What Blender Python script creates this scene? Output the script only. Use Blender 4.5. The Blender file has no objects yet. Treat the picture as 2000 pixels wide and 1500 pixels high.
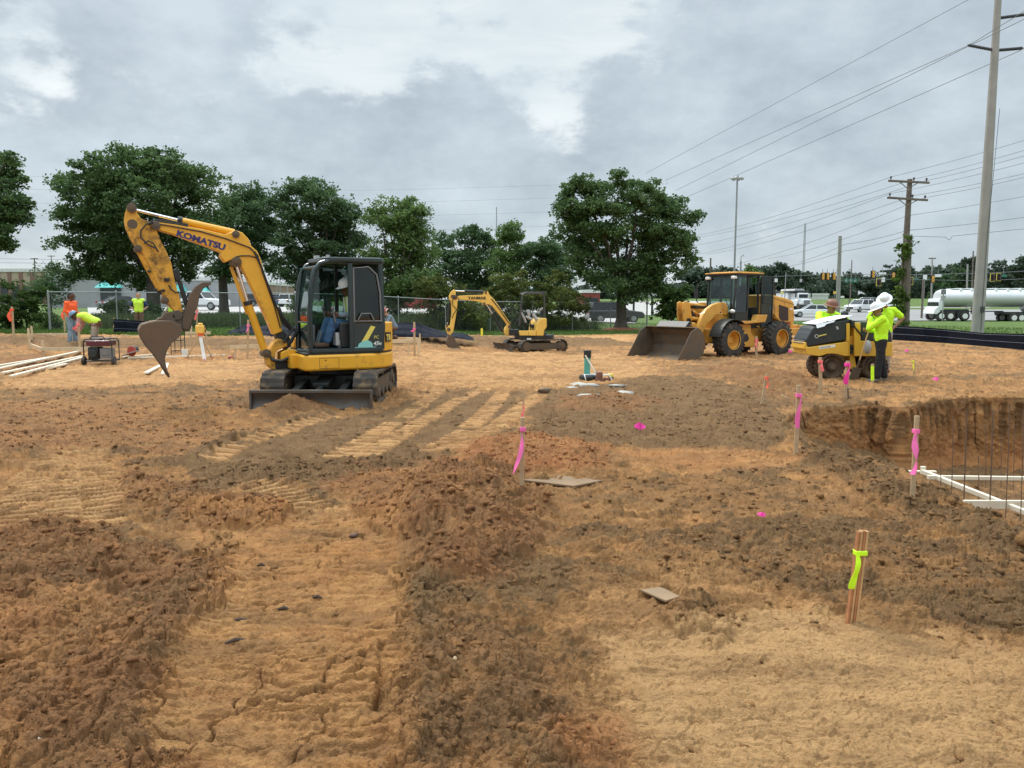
import bpy, bmesh, math, random
import numpy as np
from mathutils import Vector, Matrix, Euler
R = math.radians
rnd = random.Random(11)
scene = bpy.context.scene
C = scene.collection

# ------------------------------------------------------------------ camera
H = 1.72; F = 1500.0; PITCH = math.atan(157/1500)
cam = bpy.data.cameras.new('camera'); camo = bpy.data.objects.new('camera', cam); C.objects.link(camo)
cam.sensor_width = 36; cam.lens = 27; cam.clip_start = .05; cam.clip_end = 3000
camo.location = (0, 0, H); camo.rotation_euler = (R(90)-PITCH, 0, 0)
scene.camera = camo
cP, sP = math.cos(PITCH), math.sin(PITCH)
def ray(px, py):
    x = (px-1000)/F; y = (750-py)/F
    return (x, cP+y*sP, -sP+y*cP)

# ------------------------------------------------------------------ view, sun, sky
scene.view_settings.view_transform = 'Standard'; scene.view_settings.look = 'None'
scene.view_settings.exposure = 0.76; scene.view_settings.gamma = 1
SUN_EL, SUN_AZ = R(50), R(-38)          # azimuth from +Y towards +X
sl = bpy.data.lights.new('sun', 'SUN'); sl.energy = 1.5; sl.angle = R(10); sl.color = (1, .96, .9)
so = bpy.data.objects.new('sun', sl); C.objects.link(so)
sd = Vector((math.cos(SUN_EL)*math.sin(SUN_AZ), math.cos(SUN_EL)*math.cos(SUN_AZ), math.sin(SUN_EL)))
so.rotation_euler = sd.to_track_quat('Z', 'Y').to_euler(); so.location = (0, 0, 30)

world = bpy.data.worlds.new('World'); scene.world = world; world.use_nodes = True
wn = world.node_tree.nodes; wl = world.node_tree.links; wn.clear()
def N(t, nodes=None, **k):
    n = (nodes or wn).new(t)
    for a, b in k.items(): setattr(n, a, b)
    return n
def wmath(op, a, b=None, c=None, clamp=False):
    n = wn.new('ShaderNodeMath'); n.operation = op; n.use_clamp = clamp
    for i, v in enumerate((a, b, c)):
        if v is None: continue
        if isinstance(v, (int, float)): n.inputs[i].default_value = v
        else: wl.new(v, n.inputs[i])
    return n.outputs[0]
tc = wn.new('ShaderNodeTexCoord')
dirv = tc.outputs['Generated']
def wnoise(vec, scale, detail, rough=.5, dist=0.0):
    n = wn.new('ShaderNodeTexNoise'); n.inputs['Scale'].default_value = scale
    n.inputs['Detail'].default_value = detail; n.inputs['Roughness'].default_value = rough
    n.inputs['Distortion'].default_value = dist
    wl.new(vec, n.inputs['Vector']); return n
def vmath(op, a, b=None, s=None):
    n = wn.new('ShaderNodeVectorMath'); n.operation = op
    for i, v in enumerate((a, b)):
        if v is None: continue
        if isinstance(v, (tuple, Vector)): n.inputs[i].default_value = v
        else: wl.new(v, n.inputs[i])
    if s is not None: n.inputs['Scale'].default_value = s
    return n
stretch = vmath('MULTIPLY', dirv, (1, 1, 1.9)).outputs[0]
nz = wnoise(stretch, 5.5, 7, .6)
off = vmath('SCALE', vmath('SUBTRACT', nz.outputs['Color'], (.5, .5, .5)).outputs[0], s=.09).outputs[0]
dd = vmath('NORMALIZE', vmath('ADD', dirv, off).outputs[0]).outputs[0]
bright = [(40,150,60,.5),(125,185,45,.5),(210,140,35,.5),(365,130,50,.5),(440,320,75,.55),(560,185,110,.35),(720,190,60,.35),(790,245,30,.4),(660,250,35,.3),(860,100,120,.3),(1100,285,50,.5),(1050,235,40,.35),(1230,110,110,.42),(1340,95,70,.25),(1540,380,50,.8),(1600,390,40,.7),(1570,290,25,.25),(1000,380,50,.25),(250,200,25,.3),(300,240,30,.3)]
darkb = [(190,40,120,.6),(330,60,110,.5),(430,40,70,.4),(170,160,45,.5),(60,240,120,.6),(200,250,90,.6),(330,150,45,.35),(430,165,50,.6),(400,240,50,.5),(470,270,55,.55),(560,280,60,.8),(610,330,60,.7),(720,260,50,.8),(700,320,90,.7),(870,205,55,.75),(930,250,65,.65),(880,310,90,.6),(1000,300,60,.45),(1140,180,60,.5),(1200,230,90,.55),(1250,330,90,.5),(1400,280,110,.5),(1480,120,150,.5),(1380,60,90,.4),(1500,200,120,.5),(1650,330,90,.55),(1700,220,200,.55),(1800,80,200,.55),(1900,300,200,.55),(1750,450,200,.4),(1380,440,90,.35),(1000,400,80,.4),(600,400,110,.8),(820,390,110,.75),(1050,400,90,.5),(80,400,110,.45),(1150,420,80,.4)]
def blobsum(bl):
    acc = 0.0
    for bx, by, br, am in bl:
        d = Vector(ray(bx, by)).normalized()
        dp = vmath('DOT_PRODUCT', dd, d).outputs['Value']
        acc = wmath('MULTIPLY_ADD', wmath('POWER', wmath('MAXIMUM', dp, 0.0), 1.0/(br/F)**2), am, acc)
    return acc
n2 = wnoise(stretch, 7.5, 12, .60, .1)
n3 = wnoise(vmath('MULTIPLY', dirv, (1, 1, 4.5)).outputs[0], 5.0, 8, .6, .6)
n4 = wnoise(stretch, 7.0, 9, .6)
def sstep(v, a, b):
    q = wn.new('ShaderNodeMapRange'); q.interpolation_type = 'SMOOTHERSTEP'; q.inputs[1].default_value = a; q.inputs[2].default_value = b; wl.new(v, q.inputs[0]); return q.outputs[0]
br_ = blobsum(bright)
bs_ = wmath('MULTIPLY_ADD', wmath('SUBTRACT', n3.outputs['Fac'], .5), 1.5, br_)
rampb = wn.new('ShaderNodeValToRGB'); wl.new(wmath('MULTIPLY_ADD', bs_, .66, .14), rampb.inputs['Fac'])
e = rampb.color_ramp.elements; e[0].position = 0; e[0].color = (.46, .525, .565, 1); e[1].position = 1; e[1].color = (.73, .76, .745, 1); q = e.new(.45); q.color = (.60, .655, .67, 1)
ds_ = wmath('MULTIPLY_ADD', wmath('SUBTRACT', n2.outputs['Fac'], .5), 4.8, wmath('MULTIPLY_ADD', br_, -.72, blobsum(darkb)))
dm_ = sstep(ds_, -.05, .9)
rampd = wn.new('ShaderNodeValToRGB'); wl.new(n4.outputs['Fac'], rampd.inputs['Fac'])
e = rampd.color_ramp.elements; e[0].position = .34; e[0].color = (.315, .37, .415, 1); e[1].position = .68; e[1].color = (.48, .545, .59, 1)
mxc = wn.new('ShaderNodeMix'); mxc.data_type = 'RGBA'; wl.new(wmath('MULTIPLY', dm_, .93), mxc.inputs['Factor']); wl.new(rampb.outputs[0], mxc.inputs['A']); wl.new(rampd.outputs[0], mxc.inputs['B'])
sep = wn.new('ShaderNodeSeparateXYZ'); wl.new(dirv, sep.inputs[0])
el = wmath('MAXIMUM', sep.outputs['Z'], 0.0)
lift = wmath('MULTIPLY_ADD', wmath('POWER', wmath('MAXIMUM', wmath('SUBTRACT', el, .42), 0.0), 1.0), 4.4, .79)
bgc = wn.new('ShaderNodeBackground'); wl.new(mxc.outputs['Result'], bgc.inputs['Color']); wl.new(lift, bgc.inputs['Strength'])
sky = wn.new('ShaderNodeTexSky'); sky.sky_type = 'NISHITA'; sky.sun_disc = False
sky.sun_elevation = SUN_EL; sky.sun_rotation = SUN_AZ
bgs = wn.new('ShaderNodeBackground'); wl.new(sky.outputs[0], bgs.inputs['Color']); bgs.inputs['Strength'].default_value = .1
mx = wn.new('ShaderNodeMixShader'); mx.inputs[0].default_value = .93
wl.new(bgs.outputs[0], mx.inputs[1]); wl.new(bgc.outputs[0], mx.inputs[2])
wo = wn.new('ShaderNodeOutputWorld'); wl.new(mx.outputs[0], wo.inputs['Surface'])

# ------------------------------------------------------------------ terrain base surface
def S(a, b, x):
    t = np.clip((x-a)/(b-a), 0, 1); return t*t*(3-2*t)
def zb(X, Y):
    X = np.asarray(X, float); Y = np.asarray(Y, float)
    u = X/np.maximum(Y, .5)
    near = .45*S(18, 34, Y)*S(0, -12, X) - .15*S(18, 26, Y)*S(-4, 3, X)*(1-S(34, 46, Y))
    nearw = 1-S(48, 60, Y)
    left = np.interp(Y, [0, 45, 60, 80, 130, 200, 700], [.45, .45, .7, 1.05, 1.4, 2.2, 4.0])
    right = np.interp(Y, [0, 45, 80, 100, 130, 200, 700], [0, 0, 0.0, .35, .9, 3.0, 6.0])
    t = S(-.12, .2, u)
    far = left*(1-t)+right*t
    return near*nearw + far*(1-nearw)
def zbf(x, y): return float(zb(x, y))
def P(px, py, Y):
    d = ray(px, py); t = Y/d[1]; return Vector((d[0]*t, Y, H+d[2]*t))
def G(px, py, dz=0.0):
    d = ray(px, py); z = 0.0
    for _ in range(30):
        t = (z+dz-H)/d[2]
        if t < 0: t = 900
        x, y = d[0]*t, d[1]*t
        z = .5*z + .5*zbf(x, y)
    return Vector((x, y, zbf(x, y)))

# ------------------------------------------------------------------ noise
def hsh(ix, iy, seed):
    n = (ix.astype(np.int64)*374761393 + iy.astype(np.int64)*668265263 + seed*974634777) & 0xffffffff
    n = ((n ^ (n >> 13))*1274126177) & 0xffffffff
    n = (n ^ (n >> 16)) & 0xffffffff
    return (n/4294967296.0).astype(np.float32)
def vn(x, y, seed=0):
    xi = np.floor(x); yi = np.floor(y); fx = x-xi; fy = y-yi
    fx = fx*fx*fx*(fx*(fx*6-15)+10); fy = fy*fy*fy*(fy*(fy*6-15)+10)
    a = hsh(xi, yi, seed); b = hsh(xi+1, yi, seed); c = hsh(xi, yi+1, seed); d = hsh(xi+1, yi+1, seed)
    return (a*(1-fx)+b*fx)*(1-fy)+(c*(1-fx)+d*fx)*fy
def fbm(x, y, o, seed=0, g=.5):
    s = 0; a = 1; t = 0
    for i in range(o):
        s = s + a*vn(x, y, seed+i*17); t += a; a *= g; x = x*2.03+3.1; y = y*2.03+1.7
    return s/t-.5
def lumps(x, y, cell, seed, keep=.75):
    x = x/cell; y = y/cell
    x = x+.35*(vn(x*2.3, y*2.3, seed+5)-.5); y = y+.35*(vn(x*2.3+9, y*2.3, seed+6)-.5)
    xi = np.floor(x); yi = np.floor(y); best = np.zeros_like(x)
    for i in (-1, 0, 1):
        for j in (-1, 0, 1):
            cx = xi+i; cy = yi+j
            jx = cx+hsh(cx, cy, seed); jy = cy+hsh(cx, cy, seed+1)
            r = .25+.42*hsh(cx, cy, seed+2)**1.5
            on = hsh(cx, cy, seed+3) < keep
            d2 = ((x-jx)**2+(y-jy)**2)/(r*r)
            best = np.maximum(best, np.where(on & (d2 < 1), r*np.sqrt(np.maximum(0, 1-d2)), 0))
    return best*cell
def cracks(x, y, cell, seed):
    x = x/cell; y = y/cell
    w = .5*(vn(x*1.7, y*1.7, seed+7)-.5); x = x+w; y = y+.5*(vn(x*1.7+5, y*1.7, seed+8)-.5)
    xi = np.floor(x); yi = np.floor(y); f1 = np.full_like(x, 9.); f2 = np.full_like(x, 9.)
    for i in (-1, 0, 1):
        for j in (-1, 0, 1):
            cx = xi+i; cy = yi+j
            d = np.hypot(x-cx-hsh(cx, cy, seed), y-cy-hsh(cx, cy, seed+1))
            f2 = np.minimum(f2, np.maximum(f1, d)); f1 = np.minimum(f1, d)
    return f2-f1
def chunks(x, y, cell, seed, tilt=.5, gap=.35, gw=.14):
    """angular broken pieces: each cell has its own height and slope, with dark gaps between"""
    x = x/cell; y = y/cell
    wx = .5*(vn(x*1.9, y*1.9, seed+7)-.5)+.2*(vn(x*5, y*5, seed+9)-.5); wy = .5*(vn(x*1.9+5, y*1.9, seed+8)-.5)+.2*(vn(x*5+3, y*5, seed+10)-.5)
    x = x+wx; y = y+wy; xi = np.floor(x); yi = np.floor(y); f1 = np.full_like(x, 9.); f2 = np.full_like(x, 9.); hh = np.zeros_like(x)
    for i in (-1, 0, 1):
        for j in (-1, 0, 1):
            cx = xi+i; cy = yi+j; dx = x-cx-hsh(cx, cy, seed); dy = y-cy-hsh(cx, cy, seed+1); d = np.hypot(dx, dy)*(.75+.5*hsh(cx, cy, seed+4))
            v = hsh(cx, cy, seed+2)**1.5+tilt*2*((hsh(cx, cy, seed+3)-.5)*dx+(hsh(cx, cy, seed+5)-.5)*dy)-.25*d
            c = d < f1; f2 = np.where(c, f1, np.minimum(f2, d)); hh = np.where(c, v, hh); f1 = np.where(c, d, f1)
    return (hh-gap*(1-S(0, gw, f2-f1)))*cell
def pdist(x, y, pts, closed=True):
    pts = np.asarray(pts, float); n = len(pts); d = np.full(x.shape, 1e9); ins = np.zeros(x.shape, bool)
    for i in range(n if closed else n-1):
        ax, ay = pts[i]; bx, by = pts[(i+1) % n]; ex, ey = bx-ax, by-ay
        t = np.clip(((x-ax)*ex+(y-ay)*ey)/(ex*ex+ey*ey+1e-12), 0, 1)
        d = np.minimum(d, np.hypot(x-ax-t*ex, y-ay-t*ey))
        if closed:
            c = ((ay > y) != (by > y)) & (x < (bx-ax)*(y-ay)/(by-ay+1e-12)+ax); ins ^= c
    return np.where(ins, d, -d) if closed else d
def gp(pts):
    return [tuple(G(*p)[:2]) for p in pts]

# ------------------------------------------------------------------ objects: helpers
def tag(o, label=None, cat=None, group=None, kind=None):
    if label: o['label'] = label
    if cat: o['category'] = cat
    if group: o['group'] = group
    if kind: o['kind'] = kind
    return o
def thing(name, label, cat, loc=(0, 0, 0), rotz=0.0, group=None):
    o = bpy.data.objects.new(name, None); C.objects.link(o); o.empty_display_size = .2
    o.location = loc; o.rotation_euler = (0, 0, rotz)
    return tag(o, label, cat, group)
def copy_tree(o, parent=None):
    c = o.copy(); C.objects.link(c)
    if parent is not None: c.parent = parent
    for ch in o.children: copy_tree(ch, c)
    return c
def rot(axis, deg): return Matrix.Rotation(R(deg), 4, axis)
def T(x, y, z): return Matrix.Translation((x, y, z))
class MB:
    def __init__(s, xf=None): s.v = []; s.f = []; s.m = []; s.xf = xf or Matrix.Identity(4); s.k = 0
    def add(s, vs, fs):
        b = len(s.v); s.v += [tuple(s.xf @ Vector(p)) for p in vs]; s.f += [tuple(b+i for i in f) for f in fs]; s.m += [s.k]*len(fs); return s
    def box(s, x0, x1, y0, y1, z0, z1, xf=None):
        vs = [(x, y, z) for x in (x0, x1) for y in (y0, y1) for z in (z0, z1)]
        if xf is not None: vs = [tuple(xf @ Vector(p)) for p in vs]
        return s.add(vs, [(0, 1, 3, 2), (4, 6, 7, 5), (0, 4, 5, 1), (2, 3, 7, 6), (0, 2, 6, 4), (1, 5, 7, 3)])
    def beam(s, a, b, w, h, up=(0, 0, 1)):
        a = Vector(a); b = Vector(b); d = (b-a); L = d.length; d.normalize(); u = Vector(up)
        if abs(d.dot(u)) > .99: u = Vector((1, 0, 0))
        sd_ = d.cross(u).normalized(); u = sd_.cross(d)
        vs = [tuple(p+sd_*(i*w/2)+u*(j*h/2)) for p in (a, b) for i in (-1, 1) for j in (-1, 1)]
        return s.add(vs, [(0, 1, 3, 2), (4, 6, 7, 5), (0, 4, 5, 1), (2, 3, 7, 6), (0, 2, 6, 4), (1, 5, 7, 3)])
    def prism(s, pts, y0, y1):          # outline (x,z), thickness along y
        n = len(pts)
        a = sum(pts[i][0]*pts[(i+1) % n][1]-pts[(i+1) % n][0]*pts[i][1] for i in range(n))
        if a < 0: pts = pts[::-1]
        vs = [(p[0], y0, p[1]) for p in pts]+[(p[0], y1, p[1]) for p in pts]
        return s.add(vs, [tuple(range(n)), tuple(range(2*n-1, n-1, -1))]+[(i, i+n, (i+1) % n+n, (i+1) % n) for i in range(n)])
    def plan(s, pts, z0, z1, sc=1.0):   # outline (x,y), thickness along z
        n = len(pts)
        a = sum(pts[i][0]*pts[(i+1) % n][1]-pts[(i+1) % n][0]*pts[i][1] for i in range(n))
        if a < 0: pts = pts[::-1]
        vs = [(p[0], p[1], z0) for p in pts]+[(p[0]*sc, p[1]*sc, z1) for p in pts]
        return s.add(vs, [tuple(range(n-1, -1, -1)), tuple(range(n, 2*n))]+[(i, (i+1) % n, (i+1) % n+n, i+n) for i in range(n)])
    def loft(s, rings, cap=True):
        n = len(rings[0]); vs = [p for r in rings for p in r]; fs = []
        for k in range(len(rings)-1):
            fs += [(k*n+i, k*n+(i+1) % n, (k+1)*n+(i+1) % n, (k+1)*n+i) for i in range(n)]
        if cap: fs += [tuple(range(n-1, -1, -1)), tuple(range((len(rings)-1)*n, len(rings)*n))]
        return s.add(vs, fs)
    def tube(s, pts, r, n=8, cap=True):
        pts = [Vector(p) for p in pts]; rs = r if isinstance(r, (list, tuple)) else [r]*len(pts)
        rings = []; prev = None
        for i, p in enumerate(pts):
            d = (pts[min(i+1, len(pts)-1)]-pts[max(i-1, 0)]).normalized()
            if prev is None:
                u = Vector((0, 0, 1)) if abs(d.z) < .95 else Vector((1, 0, 0)); a = d.cross(u).normalized()
            else:
                a = prev-d*prev.dot(d)
                a = a.normalized() if a.length > 1e-6 else d.orthogonal().normalized()
            prev = a; b = d.cross(a)
            rings.append([tuple(p+(a*math.cos(2*math.pi*k/n)+b*math.sin(2*math.pi*k/n))*rs[i]) for k in range(n)])
        return s.loft(rings, cap)
    def cyl(s, a, b, r, n=16, r2=None): return s.tube([a, b], [r, r if r2 is None else r2], n)
    def lathe(s, prof, n=24, xf=None, ang=2*math.pi):  # profile (r, z)
        vs = []; fs = []; m = len(prof)
        for k in range(n):
            a = ang*k/n
            for r, z in prof:
                p = Vector((r*math.cos(a), r*math.sin(a), z)); vs.append(tuple(xf @ p if xf is not None else p))
        for k in range(n):
            for i in range(m-1):
                k2 = (k+1) % n; fs.append((k*m+i, k2*m+i, k2*m+i+1, k*m+i+1))
        return s.add(vs, fs)
    def ell(s, c, r, n=12, m=8, xf=None):
        c = Vector(c); r = r if isinstance(r, (tuple, list)) else (r, r, r); vs = []; fs = []
        for j in range(m+1):
            t = math.pi*j/m
            for i in range(n):
                a = 2*math.pi*i/n; p = Vector((r[0]*math.sin(t)*math.cos(a), r[1]*math.sin(t)*math.sin(a), r[2]*math.cos(t)))
                if xf is not None: p = xf.to_3x3() @ p
                vs.append(tuple(c+p))
        for j in range(m):
            for i in range(n):
                q = (j*n+i, (j+1)*n+i, (j+1)*n+(i+1) % n, j*n+(i+1) % n)
                fs.append(q)
        return s.add(vs, fs)
    def build(s, name, mats, parent=None, smooth=40, bevel=0, loc=None, seg=2):
        me = bpy.data.meshes.new(name); me.from_pydata(s.v, [], s.f)
        if not isinstance(mats, (list, tuple)): mats = [mats]
        for m in mats: me.materials.append(m)
        if len(mats) > 1: me.polygons.foreach_set('material_index', s.m)
        bm_ = bmesh.new(); bm_.from_mesh(me); bmesh.ops.remove_doubles(bm_, verts=bm_.verts, dist=1e-5)
        bmesh.ops.recalc_face_normals(bm_, faces=bm_.faces); bm_.to_mesh(me); bm_.free()
        if smooth:
            me.polygons.foreach_set('use_smooth', [True]*len(me.polygons)); me.set_sharp_from_angle(angle=R(smooth))
        me.update()
        o = bpy.data.objects.new(name, me); C.objects.link(o)
        if parent is not None: o.parent = parent
        if loc is not None: o.location = loc
        if bevel:
            b = o.modifiers.new('bevel', 'BEVEL'); b.width = bevel; b.segments = seg; b.limit_method = 'ANGLE'; b.angle_limit = R(35)
        return o
def npmesh(name, V, Fq, mats, parent=None, smooth=False):
    me = bpy.data.meshes.new(name); k = Fq.shape[1]
    me.vertices.add(len(V)); me.vertices.foreach_set('co', np.ascontiguousarray(V, np.float32).ravel())
    me.loops.add(Fq.size); me.loops.foreach_set('vertex_index', np.ascontiguousarray(Fq, np.int32).ravel())
    me.polygons.add(len(Fq)); me.polygons.foreach_set('loop_start', np.arange(0, Fq.size, k, dtype=np.int32))
    if smooth: me.polygons.foreach_set('use_smooth', np.ones(len(Fq), bool))
    for m in (mats if isinstance(mats, (list, tuple)) else [mats]): me.materials.append(m)
    me.update(calc_edges=True); me.validate()
    o = bpy.data.objects.new(name, me); C.objects.link(o)
    if parent is not None: o.parent = parent
    return o
class Frame:
    def __init__(s, loc, yaw): s.o = Vector(loc); s.a = R(yaw); s.M = T(*loc) @ Matrix.Rotation(s.a, 4, 'Z'); s.I = s.M.inverted()
    def _hit(s, px, py, nl, c):
        d = Vector(ray(px, py)); n = (s.M.to_3x3() @ Vector(nl)); o = Vector((0, 0, H))
        t = (c-(o-s.o).dot(n))/d.dot(n); return s.I @ (o+d*t)
    def side(s, px, py, yl): p = s._hit(px, py, (0, 1, 0), yl); return (p.x, p.z)
    def front(s, px, py, xl): p = s._hit(px, py, (1, 0, 0), xl); return (p.y, p.z)
    def tr(s, pts, yl, z=(0, 0, 1)):
        return [s.side(z[0]+u/z[2], z[1]+v/z[2], yl) for u, v in pts]

# ------------------------------------------------------------------ materials
def mat(name, col, rough=.6, metal=0.0, var=.12, vscale=3.0, bump=0.0, bscale=40.0, dirt=0.0, dcol=(.16, .085, .04), dscale=2.2, spec=.5, alpha=None, coat=0.0):
    m = bpy.data.materials.new(name); m.use_nodes = True; nt = m.node_tree; n = nt.nodes; l = nt.links
    b = n['Principled BSDF']; b.inputs['Roughness'].default_value = rough; b.inputs['Metallic'].default_value = metal
    b.inputs['Specular IOR Level'].default_value = spec; b.inputs['Coat Weight'].default_value = coat
    t = n.new('ShaderNodeTexCoord')
    nz_ = n.new('ShaderNodeTexNoise'); nz_.inputs['Scale'].default_value = vscale; nz_.inputs['Detail'].default_value = 5
    l.new(t.outputs['Object'], nz_.inputs['Vector'])
    r = n.new('ShaderNodeMapRange'); r.inputs[1].default_value = .3; r.inputs[2].default_value = .7
    r.inputs[3].default_value = 1-var; r.inputs[4].default_value = 1+var; l.new(nz_.outputs['Fac'], r.inputs[0])
    v = n.new('ShaderNodeVectorMath'); v.operation = 'SCALE'; v.inputs[0].default_value = col[:3]; l.new(r.outputs[0], v.inputs['Scale'])
    out = v.outputs[0]
    if dirt:
        d = n.new('ShaderNodeTexNoise'); d.inputs['Scale'].default_value = dscale; d.inputs['Detail'].default_value = 9; d.inputs['Roughness'].default_value = .68
        l.new(t.outputs['Object'], d.inputs['Vector'])
        q = n.new('ShaderNodeMapRange'); q.inputs[1].default_value = .68-dirt*.35; q.inputs[2].default_value = .80-dirt*.3; q.inputs[3].default_value = 0; q.inputs[4].default_value = min(1, .55+dirt*.5)
        l.new(d.outputs['Fac'], q.inputs[0])
        mxx = n.new('ShaderNodeMix'); mxx.data_type = 'RGBA'; l.new(q.outputs[0], mxx.inputs['Factor']); l.new(out, mxx.inputs['A']); mxx.inputs['B'].default_value = (*dcol, 1)
        out = mxx.outputs['Result']
        rr = n.new('ShaderNodeMapRange'); rr.inputs[3].default_value = rough; rr.inputs[4].default_value = .95; l.new(q.outputs[0], rr.inputs[0]); l.new(rr.outputs[0], b.inputs['Roughness'])
    l.new(out, b.inputs['Base Color'])
    if bump:
        bn = n.new('ShaderNodeTexNoise'); bn.inputs['Scale'].default_value = bscale; bn.inputs['Detail'].default_value = 4; l.new(t.outputs['Object'], bn.inputs['Vector'])
        bb = n.new('ShaderNodeBump'); bb.inputs['Strength'].default_value = bump; bb.inputs['Distance'].default_value = .01; l.new(bn.outputs['Fac'], bb.inputs['Height']); l.new(bb.outputs[0], b.inputs['Normal'])
    return m
def glass(name, tint=(.75, .85, .83), trans=.7):
    m = bpy.data.materials.new(name); m.use_nodes = True; nt = m.node_tree; n = nt.nodes; l = nt.links; n.clear()
    t = n.new('ShaderNodeBsdfTransparent'); t.inputs[0].default_value = (*[c*trans for c in tint], 1)
    g = n.new('ShaderNodeBsdfGlossy'); g.inputs['Roughness'].default_value = .03; g.inputs[0].default_value = (.9, .95, .95, 1)
    lw = n.new('ShaderNodeLayerWeight'); lw.inputs[0].default_value = .5; fr = n.new('ShaderNodeMath'); fr.operation = 'POWER'; l.new(lw.outputs['Facing'], fr.inputs[0]); fr.inputs[1].default_value = 3.5
    a = n.new('ShaderNodeMath'); a.operation = 'MULTIPLY_ADD'; l.new(fr.outputs[0], a.inputs[0]); a.inputs[1].default_value = .75; a.inputs[2].default_value = .05
    mx_ = n.new('ShaderNodeMixShader'); l.new(a.outputs[0], mx_.inputs[0]); l.new(t.outputs[0], mx_.inputs[1]); l.new(g.outputs[0], mx_.inputs[2])
    o = n.new('ShaderNodeOutputMaterial'); l.new(mx_.outputs[0], o.inputs[0]); return m
def foliage(name, c1, c2, trans=.35):
    m = bpy.data.materials.new(name); m.use_nodes = True; nt = m.node_tree; n = nt.nodes; l = nt.links; n.clear()
    g = n.new('ShaderNodeNewGeometry'); cr = n.new('ShaderNodeMix'); cr.data_type = 'RGBA'
    tcx = n.new('ShaderNodeTexCoord'); nz_ = n.new('ShaderNodeTexNoise'); nz_.inputs['Scale'].default_value = .7; l.new(tcx.outputs['Object'], nz_.inputs['Vector'])
    ad = n.new('ShaderNodeMath'); ad.operation = 'MULTIPLY_ADD'; l.new(nz_.outputs['Fac'], ad.inputs[0]); ad.inputs[1].default_value = 1.6; ad.inputs[2].default_value = -.8
    a2 = n.new('ShaderNodeMath'); a2.operation = 'MULTIPLY_ADD'; a2.use_clamp = True; l.new(g.outputs['Random Per Island'], a2.inputs[0]); a2.inputs[1].default_value = .9; l.new(ad.outputs[0], a2.inputs[2])
    l.new(a2.outputs[0], cr.inputs['Factor']); cr.inputs['A'].default_value = (*c1, 1); cr.inputs['B'].default_value = (*c2, 1)
    d = n.new('ShaderNodeBsdfDiffuse'); tr = n.new('ShaderNodeBsdfTranslucent'); gl = n.new('ShaderNodeBsdfGlossy'); gl.inputs['Roughness'].default_value = .45; gl.inputs[0].default_value = (.5, .55, .5, 1)
    l.new(cr.outputs['Result'], d.inputs[0]); l.new(cr.outputs['Result'], tr.inputs[0])
    m1 = n.new('ShaderNodeMixShader'); m1.inputs[0].default_value = trans; l.new(d.outputs[0], m1.inputs[1]); l.new(tr.outputs[0], m1.inputs[2])
    m2 = n.new('ShaderNodeMixShader'); m2.inputs[0].default_value = .035; l.new(m1.outputs[0], m2.inputs[1]); l.new(gl.outputs[0], m2.inputs[2])
    o = n.new('ShaderNodeOutputMaterial'); l.new(m2.outputs[0], o.inputs[0]); return m

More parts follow.
